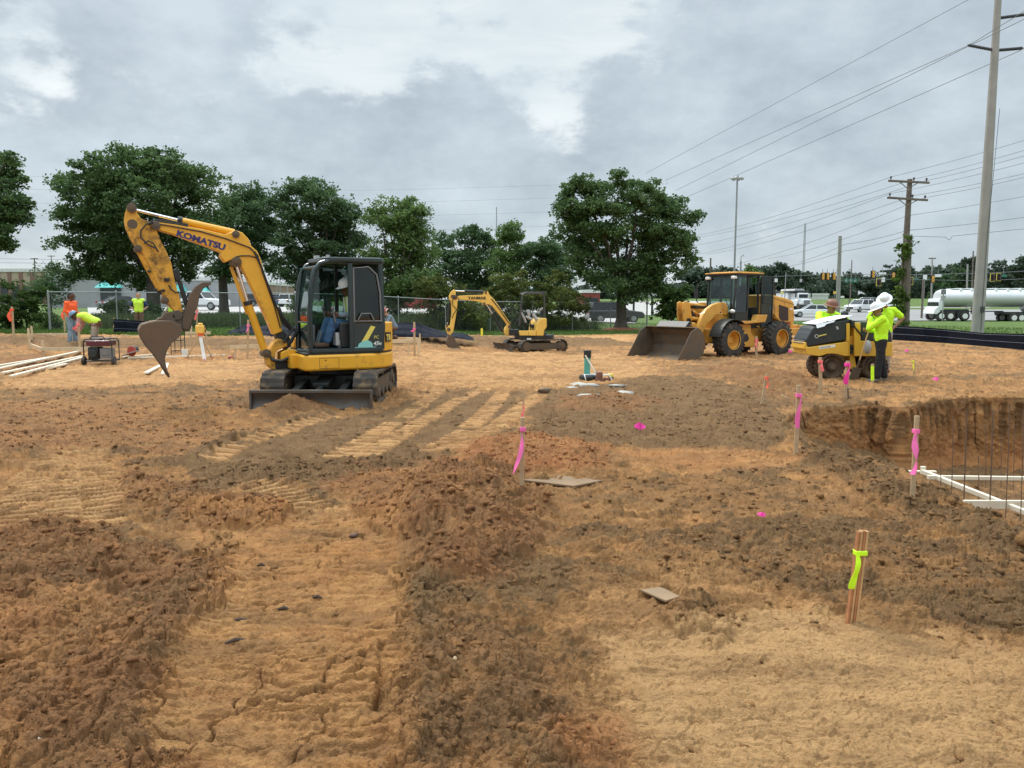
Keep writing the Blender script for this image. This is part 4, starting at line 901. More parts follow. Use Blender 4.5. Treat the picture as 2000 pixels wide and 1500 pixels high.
# ------------------------------------------------------------------ wheel loader
LF = Frame((8.6, 28.5, -.17), 213)
def lk_(pts, yl): return LF.tr(pts, yl, (1210, 500, 5.263))
lo = thing('wheel_loader', 'yellow articulated wheel loader with wide empty steel bucket resting on the dirt', 'loader', LF.o, LF.a)
def big_wheel(x, z, yc, side, r=.625, w=.46):
    M_ = T(x, yc, z) @ rot('X', -90*side)
    t = MB(M_); t.lathe([(.30, -w/2), (.40, -w/2-.01), (r-.12, -w/2), (r-.03, -w/2+.04), (r-.02, -w/4), (r-.015, 0), (r-.02, w/4), (r-.03, w/2-.04), (r-.12, w/2), (.40, w/2+.01), (.30, w/2), (.30, -w/2)], 40)
    for k in range(22):
        for h_ in (-1, 1):
            a = 2*math.pi*(k+(.5 if h_ > 0 else 0))/22
            X_ = M_ @ Matrix.Rotation(a, 4, 'Z')
            q = MB(X_); t2 = [(r-.05, -.04, h_*.02), (r+.012, -.035, h_*.02), (r+.012, .035, h_*.02), (r-.05, .04, h_*.02)]
            t3 = [(r-.09, .03, h_*(w/2)), (r-.005, .035, h_*(w/2-.01)), (r-.005, .105, h_*(w/2-.01)), (r-.09, .11, h_*(w/2))]
            q.loft([t2, t3]); t.v_ = 0; b0 = len(t.v); t.v += q.v; t.f += [tuple(b0+i for i in f) for f in q.f]; t.m += [0]*len(q.f)
    wh = bpy.data.objects.new('wheel', None); C.objects.link(wh); wh.parent = lo
    t.build('tyre', M_tyre, wh, 35)
    rm = MB(M_); rm.lathe([(.33, w/2-.01), (.31, w/2-.01), (.29, w/2-.06), (.27, .06), (.24, .0), (.12, -.02), (.12, .05), (.10, .07), (0, .07)], 32); rm.lathe([(.31, w/2), (.335, w/2), (.335, w/2+.02), (.31, w/2+.02), (.31, w/2)], 32)
    for k in range(8): a = k*math.pi/4; rm.cyl((.17*math.cos(a), .17*math.sin(a), -.02), (.17*math.cos(a), .17*math.sin(a), .02), .016, 8)
    rm.build('rim', M_cat, wh, 35)
for sd_ in (1, -1):
    big_wheel(1.80, .63, sd_*.86, sd_); big_wheel(-.78, .63, sd_*.86, sd_)
# axles, frames
fr = MB(); fr.cyl((1.8, -.7, .63), (1.8, .7, .63), .16); fr.cyl((-.78, -.7, .63), (-.78, .7, .63), .16); fr.box(1.1, 2.3, -.35, .35, .5, 1.0); fr.box(-1.6, .4, -.42, .42, .55, 1.05); fr.box(.3, 1.2, -.25, .25, .45, .9); fr.build('chassis', M_cat, lo, bevel=.02)
arcx = [(1.80+.74*math.cos(R(a)), .63+.72*math.sin(R(a))) for a in range(10, 140, 10)]
for i in range(len(arcx)-1):
    pass
for yl in (.88, -.88):
    fd = MB()
    for i in range(len(arcx)-1):
        a, b_ = arcx[i], arcx[i+1]; fd.beam((a[0], yl, a[1]), (b_[0], yl, b_[1]), .5, .03, (b_[1]-a[1], 0, -(b_[0]-a[0])))
    fd.build('fender', M_blk, lo)
# hood
ho = MB(); hp = lk_([(1545, 395), (1600, 405), (1690, 425), (1770, 452), (1795, 475), (1800, 600), (1800, 660), (1780, 735), (1690, 735), (1655, 690), (1600, 640), (1590, 605), (1535, 600), (1545, 520)], .75)
ho.prism(hp, -.72, .75); ho.build('engine_hood', M_cat, lo, bevel=.05, seg=3)
gr = MB(); gr.prism(lk_([(1640, 500), (1735, 530), (1738, 665), (1660, 665), (1640, 620)], .76), .752, .758); gr.build('side_grille', mat('grille_mesh', (.05, .03, .025), .8, var=.3, vscale=30), lo)
lnm = MB()
for a, b_ in (((1590, 420), (1590, 600)), ((1545, 420), (1800, 500)), ((1590, 600), (1650, 685))):
    qa, qb = lk_([a, b_], .755); lnm.tube([(qa[0], .752, qa[1]), (qb[0], .752, qb[1])], .008, 5)
lnm.build('panel_seams', M_dkmark, lo)
cwt = MB(); cwt.prism(lk_([(1712, 740), (1790, 738), (1870, 740), (1880, 815), (1785, 815), (1740, 815)], .75), -.8, .8); cwt.prism(lk_([(1820, 705), (1885, 712), (1880, 742), (1815, 740)], .55), -.7, .6); cwt.build('counterweight', M_cat, lo, bevel=.03)
tq = lk_([(1705, 705)], .76)[0]; lettering(lo, '930K', .15, (tq[0], .76, tq[1]), face_left(), M_red, .002, bold=.006)
mh = MB(); q = lk_([(1750, 545), (1785, 545)], .76); mh.box(q[1][0], q[0][0], .752, .76, q[0][1]-.02, q[0][1]+.03); q = lk_([(1540, 560), (1565, 515)], .76); mh.box(q[1][0], q[0][0], .752, .76, q[0][1], q[1][1]); mh.build('decal', M_wht, lo)
# cab
def cx(u, v, yl): return lk_([(u, v)], yl)[0]
cx0, cx1, cz0, cz1 = .05, 1.22, 1.25, 2.94     # local x rear..front
cf = MB()
for yl in (.62, -.62):
    for x_, xt in ((cx1+.14, cx1), (.62, .60), (cx0, cx0)):
        cf.beam((x_, yl, cz0), (xt, yl, cz1), .07, .07)
    cf.box(cx0, cx1+.1, yl-.035, yl+.035, cz0-.02, cz0+.06); cf.box(cx0, cx1, yl-.035, yl+.035, cz1-.06, cz1)
for x_ in (cx0, cx1): cf.box(x_-.035, x_+.035, -.62, .62, cz1-.08, cz1)
cf.box(cx1+.08, cx1+.16, -.62, .62, cz0-.02, cz0+.06); cf.box(cx0, cx1+.1, -.6, .62, 1.0, cz0); cf.box(cx0-.03, cx0+.02, -.6, .6, cz0, cz0+.5)
cf.box(.65, 1.28, .60, .66, 1.25, 1.62)
cf.build('cab_frame', M_blk, lo, bevel=.015)
cr_ = MB(); cr_.box(-.12, 1.36, -.74, .74, 2.95, 2.99); cr_.box(0, 1.2, -.6, .6, 2.99, 3.02); cr_.build('cab_roof', M_cat, lo, bevel=.03, seg=3)
cru = MB(); cru.box(-.08, 1.32, -.72, .72, 2.90, 2.949); cru.build('roof_liner', M_blk, lo)
cg = MB(); cg.add([(cx1+.13, -.6, cz0), (cx1+.13, .6, cz0), (cx1, .6, cz1-.05), (cx1, -.6, cz1-.05)], [(0, 1, 2, 3)]); cg.build('windscreen', M_glassl, lo)
cg = MB(); cg.add([(.1, -.62, cz0), (1.3, -.62, cz0), (1.2, -.62, cz1-.05), (.1, -.62, cz1-.05)], [(0, 1, 2, 3)]); cg.add([(.66, .62, 1.62), (1.28, .62, 1.62), (1.19, .62, cz1-.06), (.65, .62, cz1-.06)], [(0, 1, 2, 3)]); cg.add([(.02, -.6, cz0+.5), (.02, .6, cz0+.5), (.02, .6, cz1-.06), (.02, -.6, cz1-.06)], [(0, 1, 2, 3)])
cg.build('side_window', M_glassl, lo)
dr = MB(); dr.beam((-.02, .72, 1.05), (-.02, .72, 2.85), .05, .05); dr.beam((-.5, .82, 1.05), (-.5, .82, 2.85), .05, .05); dr.beam((-.02, .72, 1.05), (-.5, .82, 1.05), .05, .05); dr.beam((-.02, .72, 2.85), (-.5, .82, 2.85), .05, .05); dr.beam((-.02, .72, 1.9), (-.5, .82, 1.9), .04, .04); dr.build('cab_door', M_blk, lo, bevel=.008)
dr = MB(); dr.add([(-.02, .72, 1.05), (-.5, .82, 1.05), (-.5, .82, 2.85), (-.02, .72, 2.85)], [(0, 1, 2, 3)]); dr.build('door_glass', M_glassd, lo)
sm_ = MB(); sm_.box(.2, .65, -.25, .25, 1.35, 1.6); sm_.prism([(.12, 1.5), (.28, 1.5), (.22, 2.35), (.08, 2.35)], -.24, .24); sm_.box(.1, .2, -.15, .15, 2.35, 2.55); sm_.build('seat', M_blk, lo, bevel=.04)
sw = MB(); sw.cyl((1.05, 0, 1.3), (.9, 0, 1.75), .03); sw.lathe([(.17, -.012), (.19, 0), (.17, .012), (.15, 0), (.17, -.012)], 20, T(.88, 0, 1.78) @ rot('Y', -25)); sw.build('steering_wheel', M_grey, lo)
for yl in (.6, -.6):
    lm = MB(); lm.box(cx1+.05, cx1+.16, yl-.1, yl+.1, 2.76, 2.86); lm.build('work_light', M_lamp, lo, bevel=.02)
    lm = MB(); lm.ell((1.36, yl, 1.62), (.06, .12, .07)); lm.build('headlight', M_lamp, lo)
mr = MB(); mr.tube([(1.3, -.62, 2.75), (1.5, -.95, 2.6), (1.5, -.98, 2.0), (1.3, -.64, 1.4)], .02, 6); mr.box(1.48, 1.52, -1.1, -.9, 2.1, 2.42); mr.build('mirror', M_blk, lo); mr = MB(); mr.tube([(1.35, .62, 1.35), (1.37, .45, 1.75), (1.27, .1, 2.2)], .012, 5); mr.build('wiper', M_blk, lo); mr = MB(); mr.box(-.05, .02, .8, .84, 1.9, 2.2); mr.build('door_mirror', M_blk, lo)
# arms
la = MB()
armp = lk_([(800, 760), (822, 690), (860, 600), (900, 545), (960, 500), (1020, 480), (1078, 476), (1090, 500), (1080, 540), (1040, 580), (985, 610), (950, 655), (900, 700), (870, 760), (838, 840), (815, 820)], .5)
la.prism(armp, .36, .50); la.prism(armp, -.50, -.36); la.build('lift_arm', M_cat, lo, bevel=.02)
tw = MB(); twp = lk_([(655, 480), (680, 465), (720, 480), (735, 540), (745, 620), (750, 700), (748, 745), (700, 750), (665, 700), (655, 600)], .1)
for yl in (.04, -.22): tw.prism([(a, c) for a, c in twp], yl, yl+.06)
tw.cyl((3.0, -.36, 1.15), (3.0, .38, 1.15), .1); tw.build('coupler_plate', M_cat, lo, bevel=.02)
bl_ = MB()
q = lk_([(715, 490), (800, 500), (900, 520)], .1); bl_.tube([(a, -.08, c) for a, c in q], .06, 10); q = lk_([(760, 570), (860, 640), (930, 560)], .1); bl_.tube([(a, .1, c) for a, c in q], .05, 10); q = lk_([(745, 640), (830, 660), (900, 620)], .2); bl_.tube([(a, .2, c) for a, c in q], .07, 10); bl_.tube([(a, -.25, c) for a, c in q], .07, 10)
bl_.build('tilt_linkage', M_cat, lo)
bl_ = MB(); q = lk_([(780, 510), (930, 515), (935, 545), (790, 540)], .1); bl_.prism(q, -.2, .1); q = lk_([(745, 560), (790, 620), (780, 700), (750, 690)], .1); bl_.prism(q, -.15, .12)
q = lk_([(690, 640), (730, 640), (728, 680), (690, 680)], .1); bl_.prism(q, .1, .12); bl_.build('hose_bundle', M_hose, lo, bevel=.02)
# front tower behind arms
ft = MB(); ft.box(1.25, 1.75, -.36, .36, .95, 1.55); ft.prism(lk_([(1080, 480), (1110, 485), (1125, 540), (1130, 600), (1085, 610)], .45), .30, .42); ft.build('front_tower', M_cat, lo, bevel=.02)
# steps and side body
sp = MB(); sp.prism(lk_([(1240, 668), (1400, 668), (1420, 605), (1522, 603), (1500, 680), (1300, 700), (1240, 690)], .85), .62, .86); sp.prism(lk_([(1218, 700), (1360, 705), (1365, 790), (1440, 900), (1436, 935), (1220, 935), (1215, 810)], .7), .3, .66)
sp.build('side_platform', M_cat, lo, bevel=.02)
sp = MB(); sp.prism(lk_([(1270, 800), (1320, 800), (1340, 850), (1320, 880), (1275, 880)], .7), .661, .67); q = lk_([(1430, 780), (1422, 720), (1440, 700), (1460, 720), (1455, 780)], .9); sp.tube([(a, .9, c) for a, c in q], .012, 6); sp.build('step_recess', M_blk, lo)
# bucket: across the frame, 2.45 m wide
bu = MB(); xb = 3.55
prf = [(xb+1.10, .03), (xb+.55, .02), (xb+.14, .06), (xb-.10, .20), (xb-.20, .48), (xb-.14, .80), (xb+.02, 1.02), (xb+.22, 1.10)]
th_ = .035
for i in range(len(prf)-1):
    a, b_ = prf[i], prf[i+1]; bu.beam((a[0], 0, a[1]), (b_[0], 0, b_[1]), 2.42, th_, (b_[1]-a[1], 0, -(b_[0]-a[0])))
sdp = prf+[(xb+.50, .95), (xb+.74, .55), (xb+.95, .25)]
for yl in (1.21, -1.235): bu.prism(sdp, yl, yl+.028)
bu.build('bucket', M_stl, lo, 30, bevel=.008)
be = MB(); be.box(xb+.95, xb+1.22, -1.24, 1.24, .0, .035); be.build('cutting_edge', mat('worn_steel', (.32, .31, .30), .45, .7, var=.2, dirt=.25, dscale=4), lo, bevel=.006)
bs = MB(); bs.prism([(xb+.16, 1.02), (xb+.22, 1.10), (xb+.02, 1.30), (xb-.12, 1.22)], -.7, .7); bs.build('spill_guard', M_blk, lo, bevel=.01)

# ------------------------------------------------------------------ trench roller
BF = Frame((8.06, 17.72, 0.0), 180)
def Zs(z): return 1.72-(1.72-z)*1.058
def bk_(pts, yl): return BF.tr(pts, yl, (1530, 560, 6.25))
M_bomy = mat('roller_yellow', (.70, .40, .045), .42, var=.05, dirt=.28, dscale=3.5, coat=.1)
M_bomd = mat('roller_charcoal', (.022, .028, .032), .5, var=.15, dirt=.2, dscale=4, dcol=(.09, .07, .05))
M_drum = mat('muddy_drum', (.085, .055, .035), .85, .1, var=.25, dirt=.65, dscale=5, dcol=(.155, .095, .052), bump=.8, bscale=22)
ro = thing('trench_roller', 'yellow and charcoal trench roller with white plans spread on its hood', 'roller', BF.o, BF.a)
W2 = .42
bodyp = bk_([(283, 742), (330, 735), (800, 668), (800, 850), (745, 848), (700, 835), (640, 822), (590, 818), (530, 822), (490, 838), (440, 850), (330, 835), (285, 826)], W2)
bb2 = MB(); bb2.prism(bodyp, -.40, W2); bb2.build('front_body', M_bomy, ro, bevel=.015)
nb_ = MB(); q = bk_([(165, 735), (165, 790), (205, 805), (290, 815), (290, 745)], W2); nb_.prism([(q[4][0]-.02, Zs(.90)), (q[4][0]+.05, Zs(.90)), (q[4][0]+.06, Zs(.76)), (q[4][0]-.02, Zs(.72))], -.40, .40); nb_.build('bumper', M_bomy, ro, bevel=.012)
hoodp = bk_([(285, 728), (275, 650), (330, 560), (360, 500), (440, 478), (640, 425), (815, 392), (822, 450), (775, 470), (770, 655), (600, 680), (330, 730)], W2)
hd = MB(); hd.prism(hoodp, -.38, W2-.01); hd.build('hood', M_bomd, ro, bevel=.03, seg=3)
vg = MB(); nx = hoodp[0][0]
for k in range(9):
    f_ = k/8; xx_ = 1.44-.20*f_; z_ = Zs(.87+.35*f_)
    vg.box(xx_-.03, xx_+.035, -.30, .33, z_, z_+.022)
vg.build('vent_louvres', M_grey, ro, bevel=.004)
vb = MB(); vb.prism([(1.45, Zs(.84)), (1.34, Zs(.84)), (1.16, Zs(1.22)), (1.27, Zs(1.225))], -.34, .36); vb.build('vent_panel', M_bomd, ro, bevel=.01)
md = MB(); md.prism(bk_([(770, 450), (812, 445), (812, 850), (800, 848), (800, 668), (770, 668)], W2), -.38, W2+.005)
md.prism(bk_([(812, 600), (870, 600), (870, 850), (900, 1000), (870, 1010), (812, 1005)], .3), -.3, .3); md.build('hinge_post', M_bomy, ro, bevel=.012)
mt = MB(); mt.prism(bk_([(868, 440), (945, 440), (945, 660), (1335, 678), (1335, 850), (1150, 850), (1000, 850), (870, 848)], W2), -.40, W2); mt.build('rear_body', M_bomy, ro, bevel=.015)
mk = MB(); mk.prism(bk_([(948, 430), (1240, 440), (1320, 560), (1335, 676), (948, 660)], W2), -.38, W2-.01); mk.build('rear_hood', M_bomd, ro, bevel=.02)
jt = MB()
for c_, r_ in (((825, 730), .045), ((820, 790), .06), ((875, 760), .05), ((790, 750), .035)):
    q = bk_([c_], .35)[0]; jt.cyl((q[0], .25, q[1]), (q[0], .38, q[1]), r_, 12)
jt.build('hinge_joint', M_blk, ro, bevel=.008); jt = MB()
q = bk_([(830, 430), (870, 500), (930, 570), (960, 600)], .4); jt.tube([(a, .43, c) for a, c in q], .018, 6); q = bk_([(815, 400), (870, 420), (860, 500), (820, 480)], .4); jt.build('hydraulic_hose', M_hose, ro); jt = MB(); jt.prism(q, .1, .43); jt.build('hinge_cover', M_blk, ro, bevel=.008)
def drum(u, v, rr):
    q = bk_([(u, v)], W2)[0]; x_, z_ = q[0], rr+.005; M_ = T(x_, 0, z_) @ rot('X', -90)
    for s_ in (-1, 1):
        d = MB(M_); a0, a1 = (.03, .41) if s_ > 0 else (-.41, -.03)
        d.lathe([(0, a0), (rr-.016, a0), (rr-.016, a1-.0), (rr-.05, a1), (rr-.07, a1-.06), (.10, a1-.10), (.10, a1-.02), (0, a1-.02)], 36)
        for k in range(20):
            for h_ in range(2):
                a = 2*math.pi*(k+.5*h_)/20; X_ = M_ @ Matrix.Rotation(a, 4, 'Z'); c0 = a0+.02+h_*.19
                q2 = MB(X_); q2.box(rr-.05, rr, -.03, .03, c0, c0+.17); b0 = len(d.v); d.v += q2.v; d.f += [tuple(b0+i for i in f) for f in q2.f]; d.m += [0]*6
        dd_ = d.build('drum', M_drum, ro, 35, bevel=.006)
        ar_ = MB(M_); ar_.tube([((rr-.11)*math.cos(R(a)), -(rr-.11)*math.sin(R(a)), a1-.03) for a in range(30, 75, 9)], .014, 5); ar_.cyl((0, 0, a1-.03), (0, 0, a1+.01), .06, 10); ar_.build('scraper_bar', M_stl, dd_)
drum(600, 975, .295); drum(1130, 975, .295)
pp = MB(); # plans spread over hood
nx_ = 10; 
top = [(x_*1.058, Zs(z_)) for x_, z_ in ((1.17, 1.277), (1.08, 1.30), (.9, 1.345), (.6, 1.41), (.40, 1.452))]
for i in range(len(top)-1):
    a, b_ = top[i], top[i+1]
    pp.add([(a[0], -.40, a[1]+.012), (b_[0], -.40, b_[1]+.012), (b_[0], .43, b_[1]+.010+.01*(i % 2)), (a[0], .43, a[1]+.004), (a[0], -.40, a[1]+.016), (b_[0], -.40, b_[1]+.016), (b_[0], .43, b_[1]+.014+.01*(i % 2)), (a[0], .43, a[1]+.008)], [(0, 1, 2, 3), (4, 5, 6, 7), (0, 4, 5, 1), (2, 6, 7, 3)])
pp.add([(x_*1.058, y_, Zs(z_)) for x_, y_, z_ in ((1.17, .43, 1.277), (1.08, .43, 1.30), (.75, .43, 1.375), (.80, .455, 1.33), (.95, .455, 1.29), (1.0, .455, 1.24), (1.15, .455, 1.20))], [(0, 1, 2, 3, 4, 5, 6)])
plo = pp.build('plan_sheets', mat('paper', (.80, .82, .84), .7, var=.03), None, 30)
plo.matrix_world = BF.M; tag(plo, 'white construction drawings spread over the roller hood', 'plans')
lg = MB(); q = bk_([(408, 605)], W2)[0]; lg.lathe([(.034, 0), (.042, 0), (.042, .006), (.034, .006), (.034, 0)], 20, T(q[0], W2-.01, q[1]) @ rot('X', -90)); lg.build('round_emblem', M_wht, ro)
q = bk_([(425, 605), (528, 580)], W2); lg = MB(); lg.beam((q[0][0], W2-.006, q[0][1]), (q[1][0], W2-.006, q[1][1]), .01, .022, (0, 0, 1)); lg.build('name_stripe', M_ymark, ro)
q = bk_([(440, 765), (435, 730), (635, 705), (632, 735)], W2); lg = MB(); lg.prism(q, W2+.001, W2+.003); lg.build('number_plate', M_wht, ro)
q2 = bk_([(442, 758), (630, 730)], W2); lettering(ro, 'YRRI22706', .048, (q2[0][0], W2+.004, q2[0][1]), face_left(math.atan2(q2[1][1]-q2[0][1], -(q2[1][0]-q2[0][0]))), M_dkmark, .001, sx=1.15)
lg = MB(); q = bk_([(640, 490), (665, 480), (680, 515), (660, 525)], W2); lg.prism(q, W2-.009, W2-.005); lg.build('decal', M_lgrey, ro)
q = bk_([(745, 345)], -.1)[0]; bcn = MB(); bcn.cyl((q[0]-.02, -.1, q[1]-.12), (q[0], -.1, q[1]), .05, 12, .08); bcn.ell((q[0], -.1, q[1]+.03), (.09, .07, .07)); bcn.tube([(q[0]+.12, -.1, q[1]-.1), (q[0]+.05, -.1, q[1]-.04)], .02); bcn.build('exhaust', M_blk, ro)
tk = MB(); q = bk_([(1035, 740)], .45)[0]; tk.ell((q[0], .38, q[1]), (.10, .10, .17)); tk.build('water_tank', M_lgrey, ro)

# ------------------------------------------------------------------ people
M_skin = mat('skin_tan', (.30, .16, .095), .55, var=.08); M_skind = mat('skin_brown', (.10, .052, .032), .55, var=.08); M_skinl = mat('skin_light', (.48, .28, .19), .55, var=.08)
M_lime = mat('lime_shirt', (.55, .98, .02), .75, var=.08, vscale=9, bump=.4, bscale=22)
M_vest = mat('lime_vest', (.60, .90, .06), .7, var=.08, vscale=9, bump=.4, bscale=22)
M_orange = mat('orange_shirt', (.95, .13, .03), .75, var=.1, vscale=8, bump=.4, bscale=22)
M_navy = mat('navy_shirt', (.025, .035, .12), .8, var=.15); M_greysh = mat('grey_blue_shirt', (.17, .23, .27), .85, var=.2, bump=.3)
M_check = mat('pink_grey_shirt', (.50, .26, .25), .85, var=.35, vscale=25)
M_jean = mat('denim', (.04, .10, .20), .85, var=.3, vscale=9, bump=.4, bscale=26); M_jeanl = mat('faded_denim', (.20, .27, .33), .85, var=.35, vscale=9)
M_black = mat('black_trousers', (.012, .012, .014), .85, var=.2, bump=.4, bscale=24); M_khaki = mat('khaki_trousers', (.33, .29, .23), .85, var=.2); M_brownt = mat('brown_trousers', (.16, .09, .06), .85, var=.2)
M_boot = mat('brown_boots', (.10, .05, .03), .75, var=.3, dirt=.3); M_bootg = mat('dusty_boots', (.14, .13, .11), .8, var=.3, dirt=.4)
M_hatw = mat('white_helmet', (.80, .83, .84), .3, var=.02, coat=.3); M_hatr = mat('red_helmet', (.33, .10, .07), .4, var=.1); M_hatb = mat('brown_helmet', (.21, .085, .05), .5, var=.1); M_hatbl = mat('blue_helmet', (.16, .26, .38), .4, var=.1)
M_hair = mat('black_hair', (.010, .008, .007), .7, var=.2, bump=.8, bscale=60); M_hairb = mat('dark_brown_hair', (.03, .018, .012), .7, var=.2)
M_refl = mat('reflective_tape', (.55, .58, .58), .35, var=.05); M_eye = mat('eye_dark', (.012, .01, .01), .3); M_pouch = mat('leather_tool_belt', (.13, .055, .03), .8, var=.3)

def blobs_mesh(name, caps, voxel, m, parent, wr=0.0):
    mb = MB()
    for p, q, a, b_ in caps:
        p = Vector(p); q = Vector(q)
        mb.ell(p, a, 14, 10)
        if (q-p).length > 1e-4:
            mb.ell(q, b_, 14, 10); mb.tube([p, q], [a, b_], 14)
    me = bpy.data.meshes.new(name); me.from_pydata(mb.v, [], mb.f)
    bm_ = bmesh.new(); bm_.from_mesh(me); bmesh.ops.recalc_face_normals(bm_, faces=bm_.faces); bm_.to_mesh(me); bm_.free()
    t = bpy.data.objects.new('tmp_body', me); C.objects.link(t)
    r = t.modifiers.new('r', 'REMESH'); r.mode = 'VOXEL'; r.voxel_size = voxel
    s = t.modifiers.new('s', 'SMOOTH'); s.factor = .6; s.iterations = 3
    bpy.context.view_layer.update()
    m2 = bpy.data.meshes.new_from_object(t.evaluated_get(bpy.context.evaluated_depsgraph_get())); bpy.data.objects.remove(t); bpy.data.meshes.remove(me)
    n = len(m2.vertices); co = np.empty(n*3, np.float32); m2.vertices.foreach_get('co', co); co = co.reshape(-1, 3)
    if wr:
        no = np.empty(n*3, np.float32); m2.vertices.foreach_get('normal', no); no = no.reshape(-1, 3)
        w = np.abs(fbm(co[:, 0]*9+co[:, 2]*7, co[:, 2]*13-co[:, 1]*9+co[:, 0]*3, 3, 901))*2-.3
        co = co-no*(w*wr)[:, None]; m2.vertices.foreach_set('co', co.ravel())
    m2.polygons.foreach_set('use_smooth', np.ones(len(m2.polygons), bool)); m2.materials.clear(); m2.materials.append(m); m2.name = name; m2.update()
    o = bpy.data.objects.new(name, m2); C.objects.link(o); o.parent = parent; return o

STAND = dict(pelvis=(0, 0, .94), waist=(0, 0, 1.08), chest=(0, .0, 1.30), neck=(0, .01, 1.45), head=(0, -.02, 1.60),
  sL=(.185, 0, 1.40), sR=(-.185, 0, 1.40), eL=(.23, .02, 1.12), eR=(-.23, .02, 1.12), wL=(.24, -.06, .88), wR=(-.24, -.06, .88),
  hL=(.09, 0, .92), hR=(-.09, 0, .92), kL=(.11, -.02, .50), kR=(-.11, -.02, .50), aL=(.12, .02, .09), aR=(-.12, .02, .09))
def person(label, loc, yaw, pose=None, look=None, skin=M_skin, shirt=None, shirt_m=None, sleeves='long', pants_m=None, boots_m=None, vest=None, hat=None, hair=None, tape=True, sc=1.0, group='workers on the site', vox=.010, footdir=None, shorts=False, build_=1.0):
    J = {k: Vector(v) for k, v in STAND.items()}
    for k, v in (pose or {}).items(): J[k] = Vector(v)
    r = thing('person', label, 'person', loc, yaw, group); r.scale = (sc, sc, sc)
    fwd = Vector(look or (0, -1, 0)).normalized()          # face direction
    hc = J['head']; upv = Vector((0, 0, 1)); rt = fwd.cross(upv).normalized(); hu = rt.cross(fwd).normalized()
    def hp(x, y, z): return hc+rt*x+fwd*y+hu*z
    caps = []
    def cap(a, b_, ra, rb=None): caps.append((a, b_, ra, ra if rb is None else rb))
    bw = build_
    lat = (J['sL']-J['sR']).normalized()
    for s_ in (-1, 1):
        cap(J['pelvis']+lat*s_*.06, J['waist']+lat*s_*.05, .105*bw, .105*bw); cap(J['waist']+lat*s_*.05, J['chest']+lat*s_*.07, .105*bw, .115*bw)
    cap(J['sL'], J['sR'], .065); cap(J['chest'], J['neck'], .09, .06); cap(J['neck'], hc+hu*-.04, .056, .052)
    # head
    cap(hp(0, -.015, .03), hp(0, .015, .03), .088, .088); cap(hp(0, .03, -.05), hp(0, .055, -.075), .062, .048); cap(hp(0, -.02, .045), hp(0, .02, .06), .09, .086)
    cap(hp(0, .095, .0), hp(0, .118, -.03), .012, .017); cap(hp(-.03, .085, .028), hp(.03, .085, .028), .016, .016)
    for s_ in (-1, 1): cap(hp(s_*.09, -.01, .02), hp(s_*.095, -.015, -.02), .017, .012)
    cap(hp(-.018, .093, -.062), hp(.018, .093, -.062), .012, .012)
    for d_ in 'LR':
        sh, e_, w_ = J['s'+d_], J['e'+d_], J['w'+d_]
        cap(sh, e_, .056*bw, .042); cap(e_, w_, .042, .030)
        hd_ = J.get('h2'+d_); fd = ((hd_ if hd_ is not None else w_+(w_-e_))-w_).normalized()
        pn = J.get('p'+d_); sidev = fd.cross(Vector((0, 1, 0)) if pn is None else pn); sidev = sidev.normalized() if sidev.length > .1 else fd.orthogonal().normalized(); pnv = sidev.cross(fd).normalized()
        cap(w_, w_+fd*.05, .028, .030)
        for k in range(4):
            o_ = sidev*((k-1.5)*.021); Lf = (.066, .078, .074, .06)[k]
            b0 = w_+fd*.045+o_; b1 = w_+fd*.085+o_; b2 = b1+(fd*.85+pnv*.35).normalized()*Lf*.5; b3 = b2+(fd*.5+pnv*.7).normalized()*Lf*.5
            cap(b0, b1, .0125, .0115); cap(b1, b2, .0105, .0095); cap(b2, b3, .0095, .008)
        t0 = w_+fd*.02-sidev*.028; t1 = t0+(fd*.6-sidev*.6+pnv*.3).normalized()*.04; cap(t0, t1, .013, .011); cap(t1, t1+(fd*.8+pnv*.5-sidev*.2).normalized()*.032, .0105, .009)
        hp_, kn_, an_ = J['h'+d_], J['k'+d_], J['a'+d_]
        cap(hp_, kn_, .085*bw, .055); cap(kn_+Vector((0, .01, -.06)), (kn_+an_)/2, .055, .05); cap(kn_, an_, .052, .038)
        ff_ = Vector(footdir or (0, -1, 0)).normalized(); cap(an_+Vector((0, 0, -.04)), an_+ff_*.17+Vector((0, 0, -.065)), .04, .03)
    body = blobs_mesh('body', caps, vox*.82, skin, r)
    for s_ in (-1, 1):
        e = MB(); e.ell(hp(s_*.033, .083, .008), .013, 10, 8); e.build('eye', M_eye, body)
    def cl(name, m, cc, off, wr=.006): return blobs_mesh(name, [(a, b_, ra+off, rb+off) for a, b_, ra, rb in cc], vox*1.15, m, r, wr)
    tor = []
    for s_ in (-1, 1):
        tor += [(J['pelvis']+lat*s_*.065+Vector((0, 0, .02)), J['waist']+lat*s_*.055, .108*bw, .106*bw), (J['waist']+lat*s_*.055, J['chest']+lat*s_*.075, .106*bw, .118*bw)]
    tor += [(J['sL'], J['sR'], .066, .066), (J['chest'], J['neck']-Vector((0, 0, .035)), .09, .058)]
    sc_ = list(tor)
    for d_ in 'LR':
        e_ = J['e'+d_]; w_ = J['w'+d_]
        if sleeves == 'long': sc_ += [(J['s'+d_], e_, .060*bw, .046), (e_, w_-(w_-e_)*.06, .046, .034)]
        else: sc_ += [(J['s'+d_], J['s'+d_]*.25+e_*.75, .064*bw, .058)]
    cl('shirt', shirt_m, sc_, .014, .012)
    pc = [(J['pelvis']+lat*.055, J['pelvis']-lat*.055, .108*bw, .108*bw)]
    for d_ in 'LR': pc += [(J['h'+d_], J['k'+d_], .092*bw, .066), (J['k'+d_], J['a'+d_]+(J['k'+d_]-J['a'+d_])*(.12 if not shorts else .75), .064, .056)]
    cl('trousers', pants_m or M_jean, pc, .014, .012)
    bc_ = []
